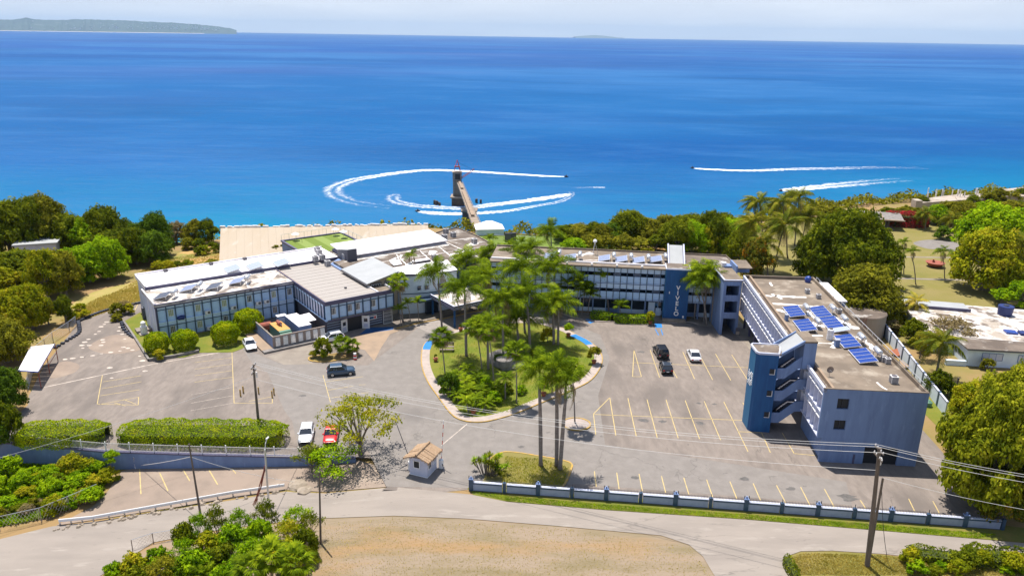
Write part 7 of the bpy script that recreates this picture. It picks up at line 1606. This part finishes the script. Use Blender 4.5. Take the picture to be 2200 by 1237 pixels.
for k, (x, y, w, tp, m) in enumerate([(962, 838, 40, 812, 'leaf'), (985, 842, 34, 822, 'leaf_bright'), (1010, 862, 36, 845, 'leaf'), (1062, 865, 40, 842, 'leaf_bright'), (1088, 842, 36, 822, 'leaf'), (1044, 835, 34, 812, 'leaf_bright'), (1150, 770, 34, 752, 'leaf'), (1120, 845, 30, 828, 'leaf_bright'), (1030, 722, 28, 706, 'leaf'), (1085, 716, 30, 700, 'leaf_olive'), (1075, 782, 36, 762, 'leaf_dark')]):
    tree(x, y, w, tp, 'small%d' % (k % 2), m, 'low leafy shrub on the palm island, '+['by the left kerb', 'behind the tip pot', 'at the cycad centre', 'right of the cycads', 'in front of the planter deck', 'left of the planter deck', 'near the twin palms', 'near the front kerb', 'at the back kerb', 'at the back near the middle', 'on top of the stone planter'][k], 'shrub', 'low shrubs on the palm island', z=.12, name='shrub')
# pots with plants
for k, (px, py, lab) in enumerate([(936, 776, 'terracotta pot left of the bench'), (938, 741, 'terracotta pot by the blue kerb ramp'), (990, 711, 'terracotta pot under the canopy edge'), (1017, 889, 'terracotta pot among the cycads at the island tip'), (1168, 851, 'large terracotta pot with bush at the right front kerb'), (1221, 723, 'terracotta pot with clipped shrub by the back kerb'), (1276, 781, 'pot with loose shrub on the right kerb'), (1397, 696, 'terracotta pot with yellow shrub beside the lettered tower')]):
    t = thing('flower_pot', lab, 'flower pot', P(px, py, .14), 0, None); o = link('pot', _pot, t); R_, H, cw, _t = VAR['small0']; s = [.14, .15, .14, .12, .5, .5, .62, .5][k]
    o.scale = (.95,)*3; link('foliage', cw[['leaf', 'leaf', 'leaf', 'leaf', 'leaf_bright', 'leaf_bright', 'leaf_olive', 'leaf_yellow'][k]], t, (0, 0, .75 if k > 3 else .6), (0, 0, k), (s, s, s*(1.1 if k > 3 else 1.5)))
# ball shrubs on the wing lawn and shrubs elsewhere
BM = ball_mesh()
for px, py, wpx, lab in [(339, 763, 52, 'smallest clipped ball shrub, at the lawn corner'), (398, 759, 54, 'clipped ball shrub second from the left on the wing lawn'), (486, 745, 58, 'large clipped ball shrub near the white sedan'), (535, 718, 58, 'clipped ball shrub against the service yard')]:
    p = P(px, py-8, .05); Z = proj(p)[2]; s = wpx/2/F*Z/1.5; t = thing('ball_shrub', lab, 'shrub', p, 0, 'clipped ball shrubs on the wing lawn'); MB().tube([(0, 0, 0), (0, 0, .8)], .08, 'trunk', 6).obj('stem', t); link('foliage', BM, t, (0, 0, .1), (0, 0, px), s)
for a in [(344, 772, 30, None, 'small0', 'leaf_yellow', 'low yellow flowering shrub below the smallest ball shrub', 'shrub'), (695, 768, 46, 726, 'small1', 'leaf', 'bushy green shrub in the yellow edged planter', 'shrub'), (672, 768, 20, None, 'small0', 'leaf_olive', 'small shrub at the left end of the yellow edged planter', 'shrub'),
          (968, 850, 52, 803, 'small1', 'leaf_dark', 'dark bushy shrub at the left front kerb of the island', 'shrub'), (1176, 735, 34, 707, 'small0', 'leaf_yellow', 'pale variegated shrub beside the twin palms', 'shrub'),
          (1328, 690, 34, 648, 'areca', 0, '', ''), (1540, 1, 1, 0, '', 0, '', '')]:
    if a[4] in VAR: tree(a[0], a[1], a[2], a[3], a[4], a[5], a[6], a[7], name='shrub', z=.1)
palm('areca', (1332, 688), 'yellow green small palm rising from the hedge before the middle block', ctr=(1332, 660), sc=.8, tr=.1, n=14)
for b, c, sc in [((735, 764), (735, 738), .95), ((757, 762), (757, 742), .8)]: palm('fan', b, 'cream green fan palm in the yellow edged planter, '+('left' if sc > .9 else 'right')+' one', ctr=c, sc=sc, tr=.1, group='fan palms in the yellow edged planter')
m_ = MB(); pl = smooth_poly(px2([(668, 776), (665, 768), (690, 764), (760, 758), (766, 768), (740, 772), (700, 778)]), 4); ribbon(m_, pl, .2, 0, .16, 'kerb_yellow'); m_.obj('planter_kerb', kind='structure'); sheet('planter_bed', pl, .1, 'ground')
# round planter island
p = P(1238, 912, 0); t = thing('round_planter_bed', 'round gravelly bed with yellow painted rim in the parking area', 'planter', p)
m_ = MB(); rg = [Vector((1.9*math.cos(k*math.pi/16), 1.7*math.sin(k*math.pi/16))) for k in range(32)]; ribbon(m_, rg, .2, 0, .2, 'kerb_yellow'); m_.obj('rim', t)
n = 32; MB().add([(0, 0, .55)]+[(1.1*math.cos(k*math.pi/16), 1.0*math.sin(k*math.pi/16), .4) for k in range(n)]+[(1.82*math.cos(k*math.pi/16), 1.62*math.sin(k*math.pi/16), .12) for k in range(n)], [(0, 1+k, 1+(k+1) % n) for k in range(n)]+[(1+k, 1+n+k, 1+n+(k+1) % n, 1+(k+1) % n) for k in range(n)], 'kerb').obj('gravel_mound', t, smooth=True)
# yucca bush on the entry lawn: rosettes of sword leaves
def yucca(px, py, n, spread, lab, h=2.6):
    p = P(px, py, .1); t = thing('yucca_clump', lab, 'shrub', p)
    for k in range(n):
        x, y = random.gauss(0, spread*.5), random.gauss(0, spread*.35); z = random.uniform(.5, h)*(1-.25*(abs(x)/spread)); MB().tube([(x*.5, y*.5, 0), (x, y, z)], .06, 'trunk', 5, False).obj('stem', t)
        m = 46; d = rng.normal(size=(m, 3)); d[:, 2] = abs(d[:, 2])*1.1-.2; d /= np.linalg.norm(d, axis=1, keepdims=True); c = np.array([x, y, z]); sd = np.cross(d, [0, 0, 1.]); sd /= np.linalg.norm(sd, axis=1, keepdims=True)+1e-9; l = .62
        V = np.stack([c-sd*.035, c+sd*.035, c+d*l*.6+sd*.045, c+d*l], 1); link('leaf_rosette', quads_mesh('leaf_rosette', V, ['leaf' if k % 3 else 'leaf_bright']), t)
yucca(1046, 1018, 26, 1.9, 'spiky yucca clump beside the start of the roadside wall', 3.0)
# hedges
hedge([(38, 946), (120, 946), (236, 944)], 4.6, 2.1, 'shorter clipped hedge at the left above the retaining wall', 'leaf_hedge', 85, .11)
hedge([(262, 945), (400, 946), (618, 948)], 5.0, 2.2, 'long clipped hedge above the retaining wall', 'leaf_hedge', 85, .11)
hedge([(1268, 683), (1300, 686), (1315, 690)], 1.9, 1.5, 'short clipped hedge left of the lone fan palm', 'leaf_bright', 50, .13); hedge([(1318, 691), (1360, 693), (1404, 692)], 1.9, 1.5, 'clipped hedge running up to the lettered tower path', 'leaf_bright', 50, .13)
hedge([(2060, 1180+12), (2100, 1203), (2200, 1213), (2300, 1220)], 3.2, 1.2, 'rambling low hedge on the roadside corner at lower right', 'leaf', 30, .17, drape=True)
hedge([(1945, 1168+26), (1990, 1200), (2060, 1207)], 2.2, 1.1, 'low weedy hedge beside the tall leaning pole', 'leaf', 34, .15)
hedge([(1690, 1205), (1697, 1225), (1712, 1250)], 1.0, 1.0, 'narrow green hedge at the side road corner', 'leaf', 60, .12)
hedge([(1900, 484), (1925, 485), (1965, 487), (1990, 486)], 4, 4.2, 'long red bougainvillea hedge in the park', 'flower_red', 16, .28, zoff=0); hedge([(1838, 490), (1868, 500), (1880, 503)], 3, 2.2, 'short red bougainvillea hedge left of the shelter', 'flower_red', 20, .25)
tree(2025, 514, 46, 487, 'small1', 'leaf_dark', 'dark rounded bush on the park lawn', 'bush', name='bush')
# special trees
tree(775, 985, 180, 862, 'airy0', 'leaf_yellow', 'airy yellow green flamboyant tree beside the entrance', 'tree', z=-.6)
tree(715, 1020, 120, 962, 'airy1', 'leaf_bright', 'low green branches of an airy tree by the retaining wall end', 'tree'); tree(670, 1015, 80, 965, 'airy1', 'leaf', 'small feathery tree at the right end of the retaining wall', 'tree')
tree(2125, 1085, 250, 872, 'mango0', 'leaf_mango', 'huge yellow green mango tree at the right edge of the parking area', 'tree', z=0)
tree(2160, 990, 200, 820, 'mango0', 'leaf_mango', 'second mango crown behind the huge one at right', 'tree', z=0)
tree(2150, 1125, 110, 1020, 'mid2', 'leaf_orange', 'brownish new growth tree at the lower right of the mango', 'tree', z=0)
tree(1815, 612, 205, 474, 'mango0', 'leaf', 'great rounded mango tree behind the long block', 'tree', z=0)
tree(1740, 600, 90, 510, 'big0', 'leaf', 'left shoulder tree beside the great rounded mango', 'tree', z=0)
tree(1850, 690, 150, 582, 'big1', 'leaf_olive', 'feathery olive acacia between round tank and mango', 'tree', z=0); tree(1890, 700, 90, 628, 'mid1', 'leaf_olive', 'smaller olive tree right of the round tank', 'tree', z=0)
tree(1915, 690, 60, 648, 'mid0', 'leaf', 'low green tree at the start of the side wall', 'tree', z=0)
tree(2110, 622, 150, 505, 'big2', 'leaf_yellow', 'layered yellow green tree at the right of the park', 'tree', z=0); tree(2170, 610, 130, 520, 'big0', 'leaf_dark', 'dark glossy tree behind the layered one', 'tree', z=0)
tree(2130, 560, 150, 450, 'big1', 'leaf_bright', 'bright green spreading tree at the upper right of the park', 'tree', z=0); tree(2200, 545, 130, 462, 'big2', 'leaf', 'green tree at the right margin above the park', 'tree', z=0)
tree(2190, 660, 80, 610, 'mid1', 'leaf_bright', 'yellow green thicket tree behind the blue water tank', 'tree', z=0); tree(2150, 655, 60, 622, 'small0', 'leaf_bright', 'low bush behind the patchy roofed house', 'bush', z=0, name='bush')
tree(2185, 720, 70, 695, 'mid2', 'leaf', 'green bush between the two neighbouring houses', 'bush', z=0, name='bush')
tree(2040, 745, 120, 690, 'airy1', 'leaf_dry', 'dry scrubby tree before the bungalow', 'tree', z=0); tree(1960, 740, 60, 690, 'mid0', 'leaf', 'green shrub tree by the side wall', 'tree', z=0); tree(1975, 770, 60, 715, 'airy1', 'leaf_olive', 'thin olive tree by the side wall', 'tree', z=0)
tree(2015, 850, 60, 800, 'mid1', 'leaf', 'leafy bush at the foot of the dark leaning palm', 'bush', z=0, name='bush'); tree(2035, 850, 46, 820, 'small1', 'leaf_bright', 'bright bush right of the dark leaning palm', 'bush', z=0, name='bush')
tree(2120, 795, 34, 772, 'small0', 'leaf_olive', 'straggly bush against the bungalow wall', 'bush', z=0, name='bush')
tree(2090, 905, 120, 830, 'big0', 'leaf_yellow', 'pale flowering tree between the bungalow and the mango', 'tree', z=0); tree(2170, 900, 130, 815, 'big1', 'leaf_yellow', 'yellow green tree below the bungalow at the right margin', 'tree', z=0)
tree(1618, 600, 80, 520, 'mid2', 'leaf_orange', 'orange flowered tree behind the corner gallery', 'tree', z=0); tree(1590, 560, 80, 500, 'big1', 'leaf', 'green tree left of the orange flowered one', 'tree', z=0)
t = thing('wood_post', 'old wooden fence post on the grass beside the bungalow', 'post', P(2046, 868, 0)); MB().tube([(0, 0, 0), (.1, 0, 4.2)], .14, 'wood_pole', 7).obj('shaft', t)
# woods: individual trees in rows, coloured and sized by place
OR_ = ['first', 'second', 'third', 'fourth', 'fifth', 'sixth', 'seventh', 'eighth', 'ninth', 'tenth']; CW_ = {'leaf': 'mid green', 'leaf_bright': 'bright green', 'leaf_yellow': 'yellow green', 'leaf_olive': 'olive', 'leaf_dark': 'dark green', 'leaf_dry': 'dry brown', 'leaf_orange': 'orange tinged'}
ROWN = []
def wood(rows, group, lab, jitter=8):
    for (x0, y0, x1, y1, n, wpx, hpx, mts, vars_) in rows:
        for k in range(n):
            f = (k+.5)/n; x = x0+(x1-x0)*f+random.uniform(-jitter, jitter); y = y0+(y1-y0)*f+random.uniform(-jitter*.4, jitter*.4); w = wpx*random.uniform(.8, 1.25); h = hpx*random.uniform(.85, 1.15)
            m_t = random.choice(mts); tree(x, y, w, y-h, random.choice(vars_), m_t, '%s tree from the left, %s, %s %s' % (OR_[k], CW_[m_t], ROWN[WROW[0] % len(ROWN)].replace('the ', '', 1), lab), 'tree', group, z=0)
        WROW[0] += 1
BG = ['big0', 'big1', 'big2']; MD = ['mid0', 'mid1', 'mid2']
gl = 'trees of the wood on the left'
ROWN = ['the far left back row', 'the back row', 'the right back row', 'the left middle row', 'the front row', 'the middle row', 'the front left row', 'the scrub row by the warehouse', 'the gap row', 'the forward pair']; WROW[0] = 0
wood([(-30, 560, 130, 545, 4, 110, 105, ['leaf', 'leaf_olive'], BG), (140, 545, 260, 545, 3, 100, 82, ['leaf_bright', 'leaf', 'leaf'], BG), (270, 550, 350, 552, 3, 70, 75, ['leaf', 'leaf_dark'], BG+MD),
      (-30, 640, 60, 600, 2, 100, 60, ['leaf', 'leaf_yellow'], BG), (130, 618, 250, 594, 3, 95, 82, ['leaf_yellow', 'leaf', 'leaf_bright'], BG), (190, 575, 345, 566, 4, 80, 62, ['leaf', 'leaf_dark', 'leaf_olive'], BG),
      (95, 645, 150, 632, 2, 90, 84, ['leaf_yellow', 'leaf_olive'], BG), (375, 520, 460, 522, 4, 52, 42, ['leaf_olive', 'leaf_dry', 'leaf'], MD), (300, 560, 340, 545, 2, 60, 60, ['leaf_dark'], MD)], gl, 'of the left wood')
ROWN = ['the row above the carport', 'the row beside the carport', 'the row below the carport', 'the row by the hedge', 'the pair by the drive']; WROW[0] = 0
wood([(-20, 720, 100, 705, 3, 90, 80, ['leaf_olive', 'leaf_yellow'], BG+MD), (-30, 800, 40, 770, 2, 100, 90, ['leaf', 'leaf_olive'], BG), (-30, 900, 30, 880, 3, 90, 95, ['leaf', 'leaf_dark'], BG), (-20, 960, 30, 945, 2, 80, 70, ['leaf_dark', 'leaf'], MD), (100, 700, 150, 690, 2, 44, 48, ['leaf_olive', 'leaf'], ['airy1', 'mid1'])], 'trees along the left edge of the parking', 'at the left margin')
ROWN = ['the left back row', 'the back row', 'the front row', 'the right front row', 'the far right pair']; WROW[0] = 0
wood([(1215, 520, 1330, 522, 5, 62, 38, ['leaf', 'leaf_olive', 'leaf_dark'], BG+MD), (1330, 518, 1560, 515, 8, 74, 50, ['leaf', 'leaf_olive', 'leaf'], BG), (1225, 540, 1420, 540, 6, 66, 30, ['leaf_olive', 'leaf', 'leaf_bright'], MD), (1440, 545, 1590, 545, 5, 76, 62, ['leaf', 'leaf_bright', 'leaf_yellow'], BG), (1560, 520, 1610, 520, 2, 70, 48, ['leaf_bright', 'leaf'], BG)], 'trees of the coastal wood behind the middle block', 'of the coastal wood')
ROWN = ['the row left of the shelter', 'the row behind the red hedge', 'the row below the ruin', 'the right row', 'the rise by the ruin', 'the gap by the ruin']; WROW[0] = 0
wood([(1740, 474, 1860, 476, 6, 44, 26, ['leaf_olive', 'leaf_dry', 'leaf'], MD), (1900, 476, 1990, 470, 5, 40, 26, ['leaf', 'leaf_olive'], MD), (2000, 478, 2110, 482, 5, 52, 40, ['leaf', 'leaf_bright', 'leaf_olive'], BG+MD), (2120, 470, 2210, 470, 4, 50, 36, ['leaf', 'leaf_olive'], MD), (2085, 442, 2200, 430, 6, 36, 26, ['leaf_olive', 'leaf'], MD), (1975, 440, 2000, 438, 1, 30, 20, ['leaf'], MD)], 'trees along the park\'s seaward edge', 'of the park edge')
# bushes on the slope at the lower left, and the foreground thicket
ON_ = 'first second third fourth fifth sixth seventh eighth ninth tenth eleventh twelfth thirteenth fourteenth fifteenth sixteenth seventeenth eighteenth nineteenth'.split()
def ordw(k): return ON_[k] if k < 19 else {1: 'twenty-', 2: 'thirty-', 3: 'forty-'}[(k+1)//10-1]+ON_[(k+1) % 10-1] if (k+1) % 10 else {20: 'twentieth', 30: 'thirtieth', 40: 'fortieth'}[k+1]
def bushes(pts, group, lab, mts, vars_, w=(40, 70)):
    for k_, (x, y) in enumerate(sorted(pts)):
        ww = random.uniform(*w); mt_ = random.choice(mts); tree(x, y, ww, None, random.choice(vars_), mt_, '%s from the left, %s, of the %s' % (ordw(k_), CW_[mt_], lab), 'bush', group, name='bush', hs=random.uniform(.7, 1.05))
bushes([(random.uniform(-10, 200), random.uniform(1012, 1100)) for _ in range(34)]+[(225, 1000), (210, 1015), (190, 1020), (240, 990), (235, 1035), (200, 1050)], 'bushes on the weedy slope', 'low bushes on the weedy slope', ['leaf_bright', 'leaf', 'leaf_bright', 'leaf_yellow'], ['small0', 'small1', 'mid0'], (34, 62))
bushes([(x, 1112-(x*.2)+random.uniform(-6, 6)) for x in range(0, 215, 15)], 'vines along the rusty fence', 'vine bushes along the rusty fence', ['leaf_dry', 'leaf_olive', 'leaf'], ['small0', 'small1'], (26, 40))
TH_ = [(575, 1150, 60, 1082, 'airy1', 'leaf'), (640, 1150, 70, 1092, 'airy1', 'leaf_bright'), (670, 1160, 60, 1105, 'airy1', 'leaf'), (520, 1160, 60, 1100, 'airy1', 'leaf_bright'), (470, 1170, 56, 1095, 'airy1', 'leaf'), (430, 1180, 60, 1110, 'airy1', 'leaf_bright'), (400, 1195, 60, 1128, 'small0', 'leaf'),
 (560, 1185, 80, 1120, 'small1', 'leaf_bright'), (620, 1190, 80, 1128, 'airy1', 'leaf_yellow'), (500, 1195, 80, 1135, 'small0', 'leaf_bright'), (450, 1205, 76, 1148, 'small1', 'leaf_yellow'), (395, 1225, 70, 1165, 'airy1', 'leaf_bright'), (345, 1235, 70, 1180, 'small1', 'leaf_bright'), (660, 1205, 70, 1140, 'small1', 'leaf'), (290, 1250, 70, 1195, 'small0', 'leaf_yellow'), (250, 1262, 60, 1212, 'small1', 'leaf_bright'),
 (540, 1235, 90, 1165, 'airy1', 'leaf_bright'), (480, 1240, 90, 1175, 'small1', 'leaf'), (420, 1260, 90, 1192, 'small0', 'leaf_bright'), (620, 1240, 90, 1170, 'small0', 'leaf_yellow'), (350, 1275, 90, 1205, 'airy1', 'leaf_olive'), (670, 1250, 60, 1180, 'airy1', 'leaf'), (500, 1285, 100, 1215, 'small1', 'leaf_bright'), (300, 1290, 80, 1225, 'small0', 'leaf')]
CW_ = {'leaf': 'mid green', 'leaf_bright': 'bright green', 'leaf_yellow': 'yellow green', 'leaf_olive': 'olive', 'leaf_dark': 'dark green', 'leaf_dry': 'dry brownish', 'leaf_orange': 'orange tinged'}
OR_ = ['first', 'second', 'third', 'fourth', 'fifth', 'sixth', 'seventh', 'eighth', 'ninth', 'tenth', 'eleventh', 'twelfth']
TR_ = [sorted(TH_[:7]), sorted(TH_[7:16]), sorted(TH_[16:])]
for q_, row in enumerate(TR_):
    for k, (x, y, w, top, v, m) in enumerate(row): tree(x, y, w, top, v, m, '%s %s shrub from the left, %s row of the foreground thicket' % (OR_[k], 'feathery' if v == 'airy1' else 'leafy', ['roadside', 'middle', 'nearest'][q_]), 'shrub', 'shrubs of the foreground thicket', name='thicket_shrub')
for k, (x, y, c) in enumerate([(590, 1290, (580, 1195)), (640, 1300, (632, 1210)), (545, 1300, (540, 1218))]):
    palm('fan', (x, y), 'grey green fan palm in the foreground thicket, '+['upper', 'right', 'left'][k]+' one', ctr=c, sc=1.0, tr=.12, n=24, group='fan palms in the foreground thicket')
for k, (x, y) in enumerate([(400, 1235), (440, 1242), (370, 1245)]):
    palm('areca', (x, y+30), ['middle', 'right', 'left'][k]+' strappy yellow leaved plant at the bottom edge of the thicket', ctr=(x, y), sc=.8, tr=.05, n=14, group='strappy plants at the bottom edge')
bushes([(random.uniform(1955, 2200), random.uniform(1213, 1240)) for _ in range(12)], 'weeds on the lower right corner', 'weedy bushes on the lower right corner', ['leaf', 'leaf_bright', 'leaf_yellow'], ['small0', 'small1'], (30, 60))
bushes([(random.uniform(1885, 1990), random.uniform(690, 760)) for _ in range(14)], 'scrub by the side wall', 'scrubby bushes along the side wall', ['leaf', 'leaf_olive', 'leaf_dry'], ['small0', 'small1'], (22, 42))
bushes([(random.uniform(380, 470), random.uniform(533, 548)) for _ in range(9)]+[(random.uniform(330, 470), random.uniform(575, 590)) for _ in range(9)], 'low scrub on the orange bank', 'low scrub bushes beside the warehouse', ['leaf_olive', 'leaf', 'leaf_yellow'], ['small0', 'small1'], (22, 36))
bushes([(600+random.uniform(-15, 40), 545+random.uniform(-4, 6)) for _ in range(8)], 'scrub behind the white roof', 'scrub bushes by the turf terrace', ['leaf_dry', 'leaf_yellow', 'leaf_olive'], ['small0', 'small1'], (16, 26))
bushes([(random.uniform(40, 300), 690-((x_ := random.uniform(0, 1)))*20) for _ in range(12)], 'scrub on the grassy bank', 'scrub bushes above the drive', ['leaf_dry', 'leaf_olive', 'leaf_yellow'], ['small0', 'small1', 'airy1'], (20, 44))
# short grass tufts as real blades on the weedy slope and verges
def tufts(name, polypx, n, h, mt, lab, z=None):
    a = np.array(polypx); Ps = []
    while len(Ps) < n:
        x = random.uniform(a[:, 0].min(), a[:, 0].max()); y = random.uniform(a[:, 1].min(), a[:, 1].max()); c = False; j = len(a)-1
        for i in range(len(a)):
            if (a[i][1] > y) != (a[j][1] > y) and x < (a[j][0]-a[i][0])*(y-a[i][1])/(a[j][1]-a[i][1]+1e-9)+a[i][0]: c = not c
            j = i
        if c: q = P(x, y, z); Ps.append((q.x, q.y, (z if z is not None else T(q.x, q.y))+.03))
    Ps = np.array(Ps); d = rng.normal(size=(n, 3))*.45; d[:, 2] = 1; hh = (h*rng.uniform(.4, 1.3, n))[:, None]; sd = rng.normal(size=(n, 3)); sd[:, 2] = 0; sd /= np.linalg.norm(sd, axis=1, keepdims=True); w = h*.32
    V = np.stack([Ps-sd*w, Ps+sd*w, Ps+d*hh+sd*w*.3, Ps+d*hh-sd*w*.3], 1); o = link(name, quads_mesh(name, V, [mt])); props(o, lab, 'grass', None, 'stuff')
tufts('slope_grass', [(-20, 1000), (120, 985), (240, 1020), (212, 1062), (150, 1090), (90, 1115), (-20, 1135)], 22000, .42, 'leaf_bright', 'tall bright weeds covering the slope below the retaining wall')
tufts('verge_grass', [(1008, 1056), (1100, 1066), (1300, 1084), (1600, 1105), (1900, 1128), (2140, 1148), (2100, 1157), (1900, 1140), (1600, 1115), (1300, 1095), (1090, 1077)], 16000, .11, 'leaf_bright', 'short green grass strip along the foot of the roadside wall', z=0)
tufts('field_grass', [(560, 1135), (850, 1112), (1200, 1134), (1480, 1175), (1530, 1237), (700, 1237)], 7000, .10, 'grass_gold', 'sparse dry grass on the bare field', z=0)
tufts('island_grass', [(940, 760), (1055, 700), (1200, 712), (1285, 765), (1250, 815), (1100, 885), (1010, 895), (950, 845)], 12000, .12, 'leaf_bright', 'short lawn grass of the palm island', z=.13)
tufts('bank_grass', [(130, 690), (300, 600), (300, 650), (170, 690)], 4000, .2, 'grass_gold', 'dry grass on the bank left of the wing', z=0)

def cliff_scrub(n=60000):
    x = rng.uniform(-300, 330, n); e = np.interp(x, EX, EY); y = e+rng.uniform(-5, 15, n); Ps = np.array([(a, b, T(a, b)) for a, b in zip(x, y)])
    hh = (1.6+1.1*np.sin(x*.35)+.9*np.sin(x*.9+y*.5))*rng.uniform(.2, 1, n); keep = ~((x > -84) & (x < -14) & (y < e+2)) & ~((x > -14) & (x < 14) & (y < e-2)); Ps[:, 2] += np.maximum(.15, hh)
    Ps = Ps[keep]; N_ = np.tile([0, -.3, 1.], (len(Ps), 1)); o = link('cliff_scrub', quads_mesh('cliff_scrub', leaf_quads(Ps, N_, .55, .5, .8), ['leaf_olive'])); props(o, 'low olive scrub covering the rim of the sea cliff', 'scrub', None, 'stuff')
cliff_scrub()

# tufts
tufts('bank_meadow', [(160, 668), (210, 640), (300, 612), (395, 598), (305, 650), (240, 662), (170, 690)], 8000, .2, 'grass_gold', 'golden dry meadow grass beside the end wall of the wing', z=0)
tufts('orange_bank_grass', [(300, 585), (350, 560), (470, 535), (472, 560), (420, 578), (310, 592)], 4000, .2, 'grass_gold', 'golden grass on the bank beside the warehouse', z=0)
tufts('corner_tufts', [(1700, 1235), (1696, 1198), (1730, 1188), (1900, 1194), (2060, 1212), (2190, 1237)], 12000, .13, 'grass_gold', 'short dry grass on the roadside corner at lower right', z=0)
tufts('entry_tufts', [(1078, 1035), (1085, 980), (1165, 985), (1222, 1004), (1212, 1036), (1200, 1052)], 5000, .11, 'leaf_yellow', 'short patchy grass on the small entry lawn', z=.12)

tree(95, 612, 95, 560, 'mid0', 'leaf', 'leafy tree standing in front of the half hidden grey white house', 'tree', z=0); tree(55, 590, 80, 540, 'mid1', 'leaf_olive', 'olive tree at the left corner of the half hidden house', 'tree', z=0)
